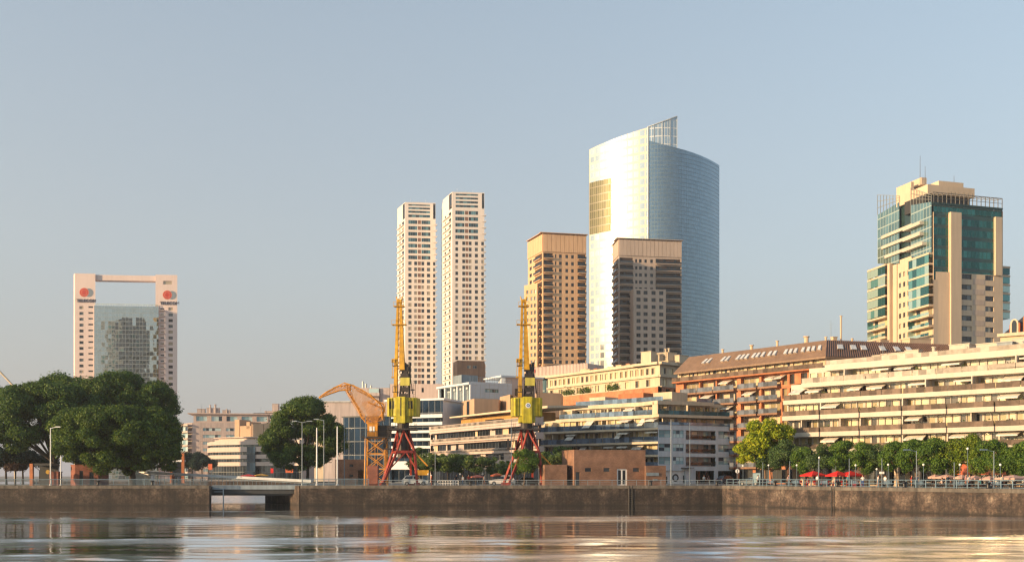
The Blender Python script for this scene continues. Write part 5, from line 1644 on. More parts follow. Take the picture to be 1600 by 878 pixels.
ww = Building("white_hall", "plain white hall with a curved roof corner behind the second portal crane", "hall", [(778, 285), (784, 276), (848, 282)], 18)
fl, fr_ = ww.fac
q = lambda y: zz(y, 276)
mb = MB(); wall_grid(mb, 0, fr_.W, 0, q(589), [(4, 6.5, q(632), q(606))], .3); ww.part(mb, "front_wall", m_pinkw, fr_)
W = Windows(ww, "window", [g_dark, m_frame_d]); W.add(fr_, 4, 6.5, q(632), q(606), y=.28, rows=3); W.emit()
mb = MB(); mb.box(0, fl.W, 0, 1, 0, q(589.5)); ww.part(mb, "end_wall", m_cooly, fl)
mb = MB(); ww.shell(mb, 0, q(590)); ww.part(mb, "rear_walls", m_pinkw)
mb = MB(); mb.box(-.5, fr_.W, -.6, 10, q(589), q(586.5)); ww.part(mb, "flat_roof", m_cooly, fr_)

pod = Building("podium_hall", "white screened podium on slim columns at the foot of the golden brown tower", "hall", [(826, 345), (915, 330)], 20)
f = pod.fac[0]; q = lambda y: zz(y, 330)
g_pod = curtain_glass("podium_glass", '#5f7476', 2.0, 6.0, 0.1, 0.08, 0.02, '#6f7a7a', metal=0.6, tonal=0.6)
glass_sheet("glass_wall", g_pod, pod.root, pod.L(f), [(0, 2, 0, q(584)), (f.W, 2, 0, q(584))])
mb = MB(); mb.box(-2, f.W + 2, -1.2, 12, q(585.5), q(582)); pod.part(mb, "canopy", m_whiter, f)
mb = MB()
for k in range(44):
    u = -1 + (f.W + 2) * k / 44; mb.box(u, u + .28, -.5, -.3, q(582), q(567))
mb.box(-1, f.W + 1, -.34, 9, q(582), q(568)); pod.part(mb, "screen", m_pinkw, f)
for k in range(6):
    u = f.W * k / 5; mb = MB(); mb.tube((u, 0, 0), (u, 0, q(585.4)), .35, n=8); pod.part(mb, "column", m_whiter, f)
mb = MB(); mb.box(f.u(829), f.u(838), -.62, -.52, q(576), q(571)); pod.part(mb, "red_board", mat("red_board", '#b5403a', .6, .05), f)

# --- dark blue glass office with white bands, behind the cranes
bo = Building("blue_glass_office", "dark blue glass office with white floor bands behind the lattice crane", "office building", [(536, 252), (690, 242)], 16)
f = bo.fac[0]; q = lambda y: zz(y, 242); u = f.u
glass_sheet("blue_glazing", g_navy, bo.root, bo.L(f), [(0, 0, 0, zz(651, 250)), (u(612), 0, 0, zz(651, 250))])
mb = MB(); mb.box(0, u(612), .05, 12, 0, zz(651.5, 250)); mb.box(-.3, u(612), -.2, .3, zz(651.5, 250), zz(649.5, 250)); bo.part(mb, "glass_block", m_dark, f)
glass_sheet("strip_window", g_navy, bo.root, bo.L(f), [(u(612), .6, 0, q(622)), (f.W, .6, 0, q(622))])
mb = MB()
for y0, y1 in ((652, 646.5), (663.5, 658.5), (675.5, 671.5), (688, 683.5), (700, 696), (713, 708), (733, 720)):
    mb.box(u(612), f.W + .3, -.3, .7, q(y0), q(y1))
mb.box(u(612), f.W, .65, 12, 0, q(622)); bo.part(mb, "white_bands", m_cooly, f)
mb = MB(); mb.box(u(600), f.W + .5, .2, 12, q(624.5), q(621.5)); bo.part(mb, "roof_edge", m_cooly, f)
pk = Building("pink_block", "stepped pinkish office block with roof boxes behind the lattice crane", "office building", [(503, 300), (506, 296), (692, 296)], 16)
fl, f = pk.fac; q = lambda y: zz(y, 296); u = f.u
m_rose = mat("rose_render", '#b9aaa4', .8, .08, .2)
ops = [(u(641), u(647), q(609.5), q(607)), (u(658), u(661.5), q(612), q(605))]
mb = MB(); wall_grid(mb, 0, f.W, 0, q(628), [], .3); mb.box(0, .1, 0, 10, 0, q(628)); mb.box(.1, f.W, .1, 12, q(640), q(628.2)); pk.part(mb, "walls", m_rose, f)
mb = MB(); mb.box(-3, .0, 1.0, 8, 0, q(630)); pk.part(mb, "lit_end", m_cream, f)
mb = MB(); mb.box(-.5, u(548), -.4, 8, q(628.2), q(626.6)); pk.part(mb, "roof_edge", m_frame_w, f)
mb = MB(); mb.box(u(548), u(591), 2, 10, q(628), q(605)); mb.box(u(575), u(592), .8, 2, q(618), q(613)); mb.box(u(592), u(608), 2.5, 10, q(628), q(604.5)); pk.part(mb, "roof_house", m_rose, f)
mb = MB(); mb.box(u(575), u(590.5), 1.9, 1.99, q(612.5), q(606)); pk.part(mb, "dark_window", g_blueroom, f)
mb = MB(); wall_grid(mb, u(608), f.W, q(628), q(599), ops, .3, y=1.5); mb.box(u(608), f.W, 1.85, 11, q(628), q(599.2)); mb.box(u(608), u(608) + .1, 1.5, 11, q(628), q(599.1)); pk.part(mb, "roof_house", m_pinkw, f)
W = Windows(pk, "window", [g_dark, m_frame_d]); [W.add(f, *o, y=1.78) for o in ops]; W.emit()
for px, h in ((563, 2.2), (568, 1.5), (576, 1.0), (628, .9), (655, 1.4)):
    mb = MB(); x = u(px); mb.tube((x, 5, q(605)), (x, 5, q(605) + h), .28, n=6); pk.part(mb, "roof_vent", m_frame_w, f)

# --- far apartments and offices beyond the bridge
fa2 = Building("far_apartments", "far pinkish apartment block with blue glass balconies beyond the bridge", "apartment building", [(281, 425), (300, 415), (428, 420)], 25)
fl, f = fa2.fac; q = lambda y: zz(y, 415); u = f.u
ops = []
W = Windows(fa2, "window", [g_blueroom, m_frame_w]); WB = Windows(fa2, "balcony_glazing", [g_blueroom, m_frame_w])
for k in range(7):
    y = 670.5 + 10.6 * k
    ops.append((u(317), u(345), q(y + 2.4), q(y - 2.4))); W.add(f, *ops[-1], y=.3, cols=6)
    ops.append((u(353), u(425), q(y + 2.4), q(y - 2.4))); W.add(f, *ops[-1], y=.3, cols=12)
mb = MB(); wall_grid(mb, 0, f.W, 0, q(660), ops, .4); fa2.part(mb, "front_wall", m_rose, f)
mb = MB(); mb.box(0, fl.W, .3, 1, 0, q(660)); fa2.part(mb, "end_wall", m_rose, fl)
for k in range(8):
    y = 664 + 10.6 * k; mb = MB(); mb.box(-.2, fl.W + .3, -2.0, .3, q(y + 1), q(y - 1.2)); o = fa2.part(mb, "balcony", m_pinkw, fl)
    WB.add(fl, .2, fl.W, q(y + 9), q(y + 2), y=-1.7, cols=5)
W.emit(); WB.emit()
ops = [(u(305) + 6 * k, u(305) + 6 * k + 4.3, q(657), q(649)) for k in range(5)]
mb = MB(); wall_grid(mb, u(300) + .2, u(418), q(660), q(646), ops, .4, y=2.5); mb.box(u(300) - 2, u(420), 1.6, 14, q(646), q(644.4)); mb.box(u(300) + .2, u(418), 2.95, 12, q(660), q(646.2)); fa2.part(mb, "top_storey", m_pinkw, f)
WT = Windows(fa2, "top_window", [g_blueroom, m_frame_w]); [WT.add(f, *o, y=2.85, cols=3) for o in ops]; WT.emit()
mb = MB(); fa2.shell(mb, 0, q(661)); fa2.part(mb, "rear_walls", m_rose)
roof_clutter(fa2, f, [('box', u(305), 5, 3, 3, 1.8), ('box', u(320), 5, 5, 3, 2.2), ('pipe', u(334), 5, .8, 0, 3.6), ('pipe', u(326), 5, .6, 0, 3.4), ('box', u(345), 5, 3, 3, 1.4), ('mast', u(312), 5, 0, 0, 4), ('pipe', u(352), 5, .5, 0, 1.8)], m_rose, q(644.4))
fb2 = Building("far_block", "far pale block with blue windows showing beside the round tree", "apartment building", [(396, 440), (470, 440)], 18)
f = fb2.fac[0]; q = lambda y: zz(y, 440); u = f.u
ops = [(u(402) + 4.5 * k, u(402) + 4.5 * k + 3.2, q(y + 3), q(y - 3)) for k in range(4) for y in (651, 661, 671)]
mb = MB(); wall_grid(mb, 0, f.W, 0, q(646), ops, .4); fb2.part(mb, "front_wall", m_rose, f); mb = MB(); fb2.shell(mb, 0, q(645)); fb2.part(mb, "core", m_rose)
W = Windows(fb2, "window", [g_blueroom, m_frame_w]); [W.add(f, *o, y=.3, cols=2) for o in ops]; W.emit()
roof_clutter(fb2, f, [('box', u(410), 4, 6, 4, 1.0), ('box', u(421), 5, 2.5, 3, 4.2), ('mast', u(405), 3, 0, 0, 3)], m_rose, q(645))
ft2 = Building("far_offices", "far low office building with sunlit pink bands and brown roof boxes beyond the bridge", "office building", [(325, 400), (332, 392), (470, 370)], 20, backdir=(.4, .9, 0))
fl, f = ft2.fac; q = lambda y: zz(y, 392); u = f.u
mb, ge = MB(), MB()
bl = [(695.5, 690), (706.5, 699), (717, 711), (728, 722)]
for y0, y1 in bl: mb.box(-.3, f.W, -.8, 1, q(y0), q(y1)); ge.box(0, fl.W, -.3, 1, q(y0), q(y1))
mb.box(u(334), f.W, .5, 10, q(691), q(687.5)); mb.box(u(338), f.W, 1.2, 10, q(688), q(684.5)); mb.box(u(333), f.W, .2, 12, q(684.6), q(683.4))
ft2.part(mb, "bands", m_pinkw, f); ft2.part(ge, "end_bands", m_pinkw, fl)
glass_sheet("strip_window", g_strip, ft2.root, ft2.L(f), [(0, .3, 0, q(691)), (f.W, .3, 0, q(691))])
glass_sheet("end_strip", g_strip, ft2.root, ft2.L(fl), [(0, .3, 0, q(691)), (fl.W, .3, 0, q(691))])
glass_sheet("blue_bay", g_navy, ft2.root, ft2.L(f), [(u(389), -1.1, 0, q(699)), (u(402), -1.1, 0, q(699))])
mb = MB(); ft2.shell(mb, 0, q(690)); ft2.part(mb, "rear_walls", m_pinkw)
mb = MB()
for a, c, y0, y1 in ((357.5, 365, 682.5, 656), (366, 383, 682, 666), (384, 402, 681, 663.5), (403, 420, 680, 663), (376, 381, 667, 660)):
    mb.box(u(a), u(c), 3, 9, q(y0 + 4), q(y1)); ft2.part(mb, "roof_house", m_brownbox, f); mb = MB()
# small orange framed gateway by the trees
og = Building("orange_gateway", "small orange framed kiosk under the edge of the spreading tree", "kiosk", [(265.5, 230), (290, 230)], 4)
f = og.fac[0]; q = lambda y: zz(y, 230)
m_or = mat("orange_stone", '#b0673c', .8, .2)
for a, c, y in ((265.5, 268.5, 719), (283.5, 287.5, 708)):
    mb = MB(); mb.box(f.u(a), f.u(c), 0, .6, 0, q(y)); og.part(mb, "pillar", m_or, f)
mb = MB(); mb.box(f.u(265), f.u(284), -.1, 2.5, q(721), q(718)); og.part(mb, "roof", m_white, f)
mb = MB(); mb.box(f.u(269), f.u(283), .4, .5, 0, q(722)); og.part(mb, "glazing", g_dark, f)

# ------------------------------------------------------------------ brick houses on the quay
def brick_house(name, label, corners, ztop, back, wins, mat_, doors=(), cat="brick house", cope=True):
    b = Building(name, label, cat, corners, back, backdir=(0.05, 1, 0))
    H = ztop
    ops = {i: [] for i in range(len(b.fac))}
    W = Windows(b, "window", [g_dark, m_frame_d]); D = Windows(b, "door", [g_dark, m_frame_d], .08, 1)
    for i, a, c, y0, y1 in wins:
        f = b.fac[i]; o = (f.u(a), f.u(c), f.z(y1), f.z(y0)); ops[i].append(o); W.add(f, *o, y=.2)
    for i, a, c, y0, mm in doors:
        f = b.fac[i]; o = (f.u(a), f.u(c), .02, f.z(y0)); ops[i].append(o)
        if mm:
            mb = MB(); win_geo(mb, 0, 0, o[1] - o[0], o[3] - o[2], 0, .22, 2, 1); link("door", mb.mesh("door", [g_dark, mm]), b.root, b.L(f) @ Matrix.Translation((o[0], .18, o[2])))
        else: D.add(f, *o, y=.2)
    for i, f in enumerate(b.fac):
        mb = MB(); wall_grid(mb, 0, f.W, 0, H, ops[i], .25); b.part(mb, "wall", mat_, f)
        if cope:
            mb = MB(); mb.box(-.04, f.W + .04, -.05, .3, H, H + .12); b.part(mb, "coping", mat_, f)
    W.emit(); D.emit()
    mb = MB(); b.shell(mb, 0, H - .1); b.part(mb, "rear_walls_and_roof", mat_)
    return b
m_pump = brick("pump_brick", '#8a644e', '#75503e', '#8a7562')
zq = lambda y, Y=164: zz(y, Y)
ph = brick_house("brick_pumphouse", "flat roofed brick pumphouse with a white double door on the quay", [(878, 170), (897, 164), (1008.5, 166.5)], zq(703.5), 7,
                 [(1, 914, 924, 730.5, 736.5), (1, 943, 953, 730.5, 736.5), (1, 989, 999, 730.5, 736.5), (0, 889.5, 892, 730, 734)], m_pump,
                 [(1, 899.5, 906, 737, None), (1, 964, 980, 732, m_white)])
for cs_, y1, wn_ in (([(842, 167.5), (851, 163.5), (886, 164.2)], 725.5, []), ([(1008.8, 164.6), (1040.5, 165.4)], 727, [])):
    pts_ = [gp(*c) for c in cs_]
    bd = Vector((0.05, 1, 0)) * 4
    poly = pts_ + [pts_[-1] + bd, pts_[0] + bd]
    mb = MB(); mb.prism([(p.x - ph.c[0].x, p.y - ph.c[0].y) for p in poly], 0, zq(y1)); ph.part(mb, "annex", m_pump)
mb = MB(); f = Fac(1008.8, 164.6, 1040.5, 165.4); mb.box(f.u(1010), f.u(1029), -.12, -.004, f.z(743), f.z(738)); mb.box(f.u(1020), f.u(1027), -.1, -.004, f.z(751), f.z(748)); ph.part(mb, "notice_board", m_grey, f)
# a traced scrawl of paint along the foot of the wall
brick_house("transformer_house", "small square brick house behind the white flagpoles", [(524, 181), (527, 179), (572, 180)], zz(718.5, 180), 5,
            [(1, 546, 552, 725, 729), (1, 546, 552, 741, 745)], m_pump, [(1, 559.5, 568.5, 734, None)])
tk = brick_house("brick_kiosk", "low brick kiosk with two dark doorways under the spreading trees", [(110.5, 174), (117.5, 172), (153.5, 172.5)], zz(726.5, 172), 4, [], m_brick_r,
                 [(1, 124, 130, 735, None), (1, 139.5, 146.5, 737, None)], "kiosk")
ok = Building("market_stall", "dark open stall with one brick pillar beside the tall white lamp pole", "stall", [(46, 172), (80, 172)], 4)
f = ok.fac[0]
mb = MB(); mb.box(0, f.u(51), 0, .5, 0, zz(724, 172)); ok.part(mb, "pillar", m_brick_o, f)
mb = MB(); mb.box(f.u(51), f.W, .1, 3, zz(727, 172), zz(723.5, 172)); mb.box(f.u(51), f.W, 2.6, 2.9, 0, zz(727, 172)); ok.part(mb, "shell", m_dark, f)
mb = MB(); mb.M = Matrix.Rotation(R(90), 4, 'X'); mb.lathe([(.36, 0), (.36, .08)], (f.u(75), zz(737, 172), 0), 16); ok.part(mb, "yellow_disc", mat("yellow_sign", '#c79a2a', .5, .05), f)
for lab, a, c, y1, Y in (("square red brick pier between two pale poles under the spreading tree", 80, 94, 737.5, 164), ("square red brick pier in front of the orange lattice crane", 575, 591, 728.5, 163)):
    p, r = gp(a, Y), gp(c, Y); t = thing("brick_pier", lab, "brick pier", (p + r) / 2, 0, "brick piers on the quay"); w = (r - p).length / 2
    mb = MB(); mb.box(-w, w, -w, w, 0, zz(y1, Y)); mb.build("shaft", m_brick_r, t)
    mb = MB(); mb.box(-w - .06, w + .06, -w - .06, w + .06, zz(y1, Y), zz(y1, Y) + .12); mb.build("cap", m_brick_r, t)

# ------------------------------------------------------------------ cranes
m_yel = mat("crane_yellow", '#bcae22', 0.6, 0.3, 1.4, streak=0.5)
m_jib = mat("jib_yellow", '#c8961c', 0.6, 0.35, 1.4, streak=0.35)
m_redc = mat("crane_red", '#9c3120', 0.65, 0.45, 1.6, streak=0.35)
m_machine = mat("crane_machinery", '#2b2320', 0.6, 0.25, 1.2)
m_orange = mat("rusty_orange", '#d08c1e', 0.6, 0.28, 1.0, streak=0.3)

def lattice(mb, st, r=.08, br=.045, n=3):
    """square lattice girder through stations (centre, half width vectors a, b)"""
    for (c0, a0, b0), (c1, a1, b1) in zip(st[:-1], st[1:]):
        k0 = [c0 + a0 + b0, c0 - a0 + b0, c0 - a0 - b0, c0 + a0 - b0]; k1 = [c1 + a1 + b1, c1 - a1 + b1, c1 - a1 - b1, c1 + a1 - b1]
        for i in range(4): mb.tube(k0[i], k1[i], r, n=5, cap=False)
        for s in range(n):
            t0, t1 = s / n, (s + 1) / n
            for i in range(4):
                j = (i + 1) % 4
                mb.tube(k0[i].lerp(k1[i], t0), k0[j].lerp(k1[j], t0), br, n=4, cap=False)
                mb.tube(k0[i].lerp(k1[i], t0), k0[j].lerp(k1[j], t1), br, n=4, cap=False)
                mb.tube(k0[j].lerp(k1[j], t0), k0[i].lerp(k1[i], t1), br, n=4, cap=False)

def beam(mb, p, q, w):
    mb.tube(p, q, w * .72, n=4)

def portal_crane(label, px, Y, emblem, turn, windows):
    t = thing("portal_crane", label, "dock crane", gp(px, Y), 0, "yellow and red portal cranes")
    feet = [Vector(v) for v in ((-2.9, -3.0, 0), (2.5, -2.5, 0), (1.0, 3.0, 0), (-3.8, 2.4, 0))]
    ring = [Vector(v) for v in ((-.8, -2.0, 5.5), (2.0, -1.3, 5.5), (1.0, 1.9, 5.5), (-1.9, 1.3, 5.5))]
    for a, b in zip(feet, ring):
        mb = MB(); beam(mb, a + Vector((0, 0, .3)), b, .34); mb.box(a.x - .45, a.x + .45, a.y - .3, a.y + .3, 0.004, .5); mb.build("portal_leg", m_redc, t)
    mb = MB()
    for i in range(4):
        a, b = ring[i], ring[(i + 1) % 4]
        beam(mb, a, b, .42 if i % 2 == 0 else .34)
        top = Vector((.15, -.7 if i == 0 else .7, 9.0)) if i % 2 == 0 else Vector((.9 if i == 1 else -.9, 0, 9.0))
        beam(mb, a, top, .26); beam(mb, b, top, .26)
        m = (feet[i] + feet[(i + 1) % 4]) / 2
    beam(mb, ring[0], ring[2], .22); beam(mb, ring[1], ring[3], .22)
    beam(mb, (feet[0] + ring[0]) / 2, ring[0].lerp(ring[1], .5), .18); beam(mb, (feet[1] + ring[1]) / 2, ring[0].lerp(ring[1], .5), .18)
    mb.build("portal_frame", m_redc, t)
    mb = MB(); beam(mb, ring[1] + Vector((.2, 0, -.3)), Vector((4.1, -1.2, 3.2)), .22); mb.build("stair_rail", m_orange, t)
    mb = MB(); mb.box(-2.4, 2.2, -1.9, 1.9, 9.05, 9.3); mb.lathe([(.95, 4.5), (.8, 9.1)], (0, 0, 0), 10)
    for k in range(12):
        a = 2 * math.pi * k / 12; mb.tube((2.2 * math.cos(a), 1.85 * math.sin(a), 9.3), (2.2 * math.cos(a), 1.85 * math.sin(a), 10.2), .04, n=4)
    mb.box(-3.3, -1.9, -.9, .4, 5.9, 6.1); mb.box(-3.2, -2.9, -.8, .3, 6.1, 7.6); mb.tube((-2.9, -.6, 6), (-2.2, -.6, 9.1), .07, n=4); mb.tube((-2.4, -.6, 6), (-1.8, -.6, 9.1), .07, n=4)
    for k in range(9): mb.tube((-2.85 + .07 * k, -.6, 6.2 + .33 * k), (-2.35 + .07 * k, -.6, 6.2 + .33 * k), .03, n=4)
    mb.build("platform", m_machine, t)
    rot = Matrix.Rotation(R(turn), 4, 'Z')
    mb = MB(); mb.lathe([(1.0, 9.3), (1.0, 11.5)], (0, 0, 0), 12); mb.build("slewing_ring", m_machine, t, rot)
    # machine house with canted corners
    z0, z1 = 11.3, 14.3
    pl = [(-.95, -1.75), (.95, -1.75), (2.45, -1.2), (2.55, 1.5), (-2.55, 1.5), (-2.45, -1.2)]
    mb = MB(); mb.prism(pl, z0, z1)
    for x in (-2.0, -1.5, 1.5, 2.0): mb.box(x - .03, x + .03, -1.75, -1.2, z0 + .05, z1 - .05)
    h = mb.build("machine_house", m_yel, t, rot)
    mb = MB(); mb.prism([(-.72, -1.98), (.72, -1.98), (.8, -1.7), (-.8, -1.7)], z0 - 1.15, z1 + .12); mb.prism([(-1.3, -1.4), (1.3, -1.4), (1.3, 1.2), (-1.3, 1.2)], z0 - 1.0, z0 - .004)
    link("front_panel", mb.mesh("front_panel", m_yel), h)
    if windows:
        for s in (-1, 1):
            a, b = Vector((s * 1.2, -1.69, 0)), Vector((s * 1.95, -1.41, 0)); o = Vector((s * .03, -.05, 0))
            mb = MB(); p0, p1 = (a + o, b + o) if s > 0 else (b + o, a + o)
            mb.quad((p0.x, p0.y, z0 + 1.2), (p1.x, p1.y, z0 + 1.2), (p1.x, p1.y, z1 - .55), (p0.x, p0.y, z1 - .55), 0)
            mid = (p0 + p1) / 2; mb.tube((mid.x, mid.y - .02, z0 + 1.2), (mid.x, mid.y - .02, z1 - .55), .05, n=4, mi=1)
            link("window", mb.mesh("window", [g_dark, m_frame_d]), h)
        mb = MB(); mb.box(-.05, .05, -2.05, -1.99, z0, z1); link("cable_slot", mb.mesh("cable_slot", m_machine), h)
    if emblem:
        mb = MB(); mb.M = Matrix.Rotation(R(90), 4, 'X'); mb.lathe([(.42, 1.99), (.42, 2.03)], (.05, z0 + 1.7, 0), 18, 0); mb.lathe([(.27, 2.03), (.27, 2.06)], (.05, z0 + 1.7, 0), 14, 1); mb.lathe([(.1, 2.06), (.1, 2.08)], (.05, z0 + 1.7, 0), 8, 0)
        link("emblem", mb.mesh("emblem", [m_white, mat("emblem_blue", '#4a6c9c', .5, .05)]), h)
    # dark winch tower behind the jib
    mb = MB()
    for x, y in ((-.1, -.5), (1.3, -.5), (.1, .8), (1.2, .8)):
        mb.tube((x - .35, y, z1), (x * .7 + .2, y * .6, 20.2), .17, n=5)
    for k in range(5):
        z = z1 + 1.1 * k; mb.box(-.35, 1.0, -.62, .6, z, z + .7); mb.tube((-.5, -.5, z), (.9, -.45, z + 1.1), .07, n=4)
    mb.tube((1.0, -.3, 19.8), (1.6, -.2, 15.0), .09, n=4); mb.box(.15, .75, -.5, .5, 18.3, 19.9)
    mb.build("winch_tower", m_machine, t, rot)
    mb = MB(); mb.box(-.3, 1.25, -1.0, -.2, 16.3, 17.6); mb.build("cable_drum_cover", mat("pale_yellow", '#b9ad4a', .5, .1), t, rot)
    mb = MB()
    for z, r in ((14.3, .8), (18.6, .9)):
        if z > 15: mb.build("jib_landing", m_machine, t, rot); mb = MB()
        mb.box(-1.6, -.7, -.9, .2, z + .9, z + 1.0)
        for x in (-1.6, -1.15, -.7): mb.tube((x, -.9, z + 1), (x, -.9, z + 1.9), .035, n=4)
        mb.tube((-1.6, -.9, z + 1.9), (-.7, -.9, z + 1.9), .035, n=4)
    mb.build("hook_landing", m_machine, t, rot)
    mb = MB()
    for x in (1.7, 2.1):
        mb.tube((x, -.3, z1), (x, -.3, 17.2), .04, n=4)
    for k in range(8): mb.tube((1.7, -.3, z1 + .3 + .35 * k), (2.1, -.3, z1 + .3 + .35 * k), .025, n=4)
    mb.build("ladder", m_machine, t, rot)
    # steep jib: two tapering side girders joined by rungs
    def J(z, s): k = (z - 14.5) / 16.0; return Vector((-.55 + .3 * k * 0 + s * (.62 - .40 * k), -.45, z))
    mb = MB()
    for s in (-1, 1):
        a, b = J(14.4 if s < 0 else 18.9, s), J(29.9, s)
        w0, w1 = (.30 if s < 0 else .44), .17
        mb.add([(a.x - w0, a.y - .4, a.z), (a.x + w0, a.y - .4, a.z), (a.x + w0, a.y + .4, a.z), (a.x - w0, a.y + .4, a.z), (b.x - w1, b.y - .22, b.z), (b.x + w1, b.y - .22, b.z), (b.x + w1, b.y + .22, b.z), (b.x - w1, b.y + .22, b.z)],
               [(0, 3, 2, 1), (4, 5, 6, 7), (0, 1, 5, 4), (1, 2, 6, 5), (2, 3, 7, 6), (3, 0, 4, 7)])
    for k in range(22):
        z = 19.2 + k * .5; mb.tube(J(z, -1), J(z + (.7 if k % 2 else 0), 1), .05, n=4)
    mb.build("jib", m_jib, t, rot)
    mb = MB()
    for z, w in ((26.2, 1.15), (29.2, .85)):
        mb.box(-.55 - w, -.55 + w, -1.0, .1, z, z + .14)
        for x in (-w, -w * .4, w * .4, w): mb.tube((-.55 + x, -1.0, z), (-.55 + x, -1.0, z + .75), .035, n=4)
        mb.tube((-.55 - w, -1.0, z + .75), (-.55 + w, -1.0, z + .75), .035, n=4)
    mb.box(-.95, -.15, -.8, -.1, 29.9, 30.4); mb.tube((-.9, -.4, 30.2), (-1.05, -.4, 30.9), .1, n=5); mb.tube((-.2, -.4, 30.2), (-.05, -.4, 30.9), .1, n=5)
    mb.box(-1.75, -1.1, -.9, -.2, 20.1, 20.7); mb.tube((-1.4, -.55, 17.5), (-1.4, -.55, 20.1), .05, n=4); mb.tube((-1.7, -.55, 17.5), (-1.65, -.55, 20.1), .05, n=4); mb.box(-1.8, -.9, -.8, -.2, 17.6, 17.8)
    mb.build("jib_head_and_hook_gear", m_jib, t, rot)
    return t
portal_crane("yellow and red portal crane with two dark cab windows beside the orange lattice crane", 630, 168, False, -6, True)
portal_crane("yellow and red portal crane with a round white emblem, standing among young trees", 823, 168, True, 4, False)

# old orange lattice crane
Yc = 172.0
t = thing("lattice_crane", "old orange lattice dock crane with a drooping curved jib", "dock crane", gp(588, Yc))
o = t.location
def P(px, py, dy=0.0):
    p = gp(px, Yc + dy, zz(py, Yc)); return Vector((p.x - o.x, dy, p.z))
X_, Y_ = Vector((1, 0, 0)), Vector((0, 1, 0))
mb = MB()
for (x0, x1) in ((-1.75, -1.75), (1.75, 1.75)):
    for y in (-1.75, 1.75): mb.tube((x0, y, 0), (x1 * .92, y * .92, 7.9), .11, n=5)
for k in range(3):
    z0, z1 = .1 + 2.6 * k, 2.7 + 2.6 * k
    for (a, b) in (((-1.7, -1.7), (1.7, -1.7)), ((1.7, -1.7), (1.7, 1.7)), ((1.7, 1.7), (-1.7, 1.7)), ((-1.7, 1.7), (-1.7, -1.7))):
        mb.tube((*a, z1), (*b, z1), .09, n=4); mb.tube((*a, z0), (*b, z1), .07, n=4); mb.tube((*b, z0), (*a, z1), .07, n=4)
        mb.tube(((a[0] + b[0]) / 2, (a[1] + b[1]) / 2, z0), ((a[0] + b[0]) / 2, (a[1] + b[1]) / 2, z1), .05, n=4)
mb.build("tower", m_orange, t)
mb = MB(); mb.box(-2.2, 2.0, -2.0, 2.0, 7.9, 8.15)
for k in range(14):
    x = -2.2 + 4.2 * k / 13; mb.tube((x, -2, 8.1), (x, -2, 9.0), .03, n=4)
mb.tube((-2.2, -2, 9.0), (2.0, -2, 9.0), .04, n=4); mb.build("platform", m_machine, t)
mb = MB(); a, c = P(576.5, 682), P(592, 662)
mb.box(a.x, c.x, -1.9, .6, 8.15, c.z); mb.box(a.x - .1, c.x + .1, -2.0, .7, c.z, c.z + .12); cabn = mb.build("cab", m_orange, t)
mb = MB(); mb.box(a.x + .35, a.x + .75, -1.96, -1.91, 8.9, 9.8); mb.box(a.x + .9, a.x + 1.2, -1.96, -1.91, 8.9, 9.8); link("cab_window", mb.mesh("cab_window", m_white), cabn)
mb = MB(); mb.box(c.x, c.x + 2.0, -1.2, 1.3, 8.15, c.z - .3); mb.build("winch_house", m_machine, t)
def station(px, py, h, dirx, dirz, w):
    n_ = Vector((-dirz, 0, dirx)).normalized()
    return (P(px, py), n_ * h, Y_ * w)
mb = MB()
lattice(mb, [station(588, 660, 1.25, -.3, 1, 1.2), station(582, 644, 1.9, -.55, .8, 1.2), station(569, 627, 1.55, -.75, .66, 1.05), station(554, 613, 1.0, -.8, .6, .8), station(541, 604, .45, -1, .15, .5)], .07, .03, 3)
for a_, b_ in (((600, 640), (588, 660)), ((602, 630), (597, 655)), ((598, 628), (602, 645)), ((575, 628), (602, 640)), ((560, 610), (600, 632))):
    for dy in (-1, 1): mb.tube(P(*a_, dy), P(*b_, dy), .06, n=5)
for k in range(15):                                          # the fan of braces of the counterweight arm
    for dy in (-.9, .9): mb.tube(P(584 + k * 1.0, 664 - k * .8, dy), P(566 + 2.6 * k, 622 + (k - 7) ** 2 * .12 + k * .5, dy), .04, n=4)
mb.build("main_boom", m_orange, t)
mb = MB()
lattice(mb, [station(548, 604.5, .42, -1, -.05, .45), station(528, 607, .38, -.9, -.3, .38), station(512, 614, .26, -.8, -.5, .28), station(498.5, 621.5, .08, -.8, -.5, .1)], .07, .04, 4)
mb.build("drooping_jib", m_orange, t)
mb = MB()
for dy in (-.4, .4):
    mb.tube(P(538, 598, dy), P(500, 619, dy), .04, n=4); mb.tube(P(538, 598, dy), P(553, 602, dy), .06, n=4); mb.tube(P(541, 604, dy), P(538, 598, dy), .07, n=4)
    mb.tube(P(538, 598, dy), P(520, 606, dy), .035, n=4); mb.tube(P(553, 602, dy), P(600, 632, dy), .05, n=4); mb.tube(P(545, 606, dy), P(570, 660, dy), .045, n=4); mb.tube(P(538, 608, dy), P(566, 655, dy), .045, n=4)
    mb.tube(P(545, 612, dy), P(578, 662, dy), .04, n=4); mb.tube(P(553, 602, dy), P(560, 612, dy), .06, n=4)
mb.build("tie_rods", m_orange, t)
mb = MB(); a = P(538, 634); mb.box(P(533, 634).x, P(541, 634).x, -.5, .5, P(0, 634).z, P(0, 617).z); mb.build("counterweight", mat("violet_grey", '#6a5670', .7, .1), t) if False else None
mb = MB()
for dy in (-1.0, 0, 1.0):
    mb.tube(P(597, 660, dy), P(607, 690, dy), .06, n=4); mb.tube(P(607, 672, dy), P(600, 690, dy), .06, n=4)
mb.build("rear_ladder", m_machine, t)

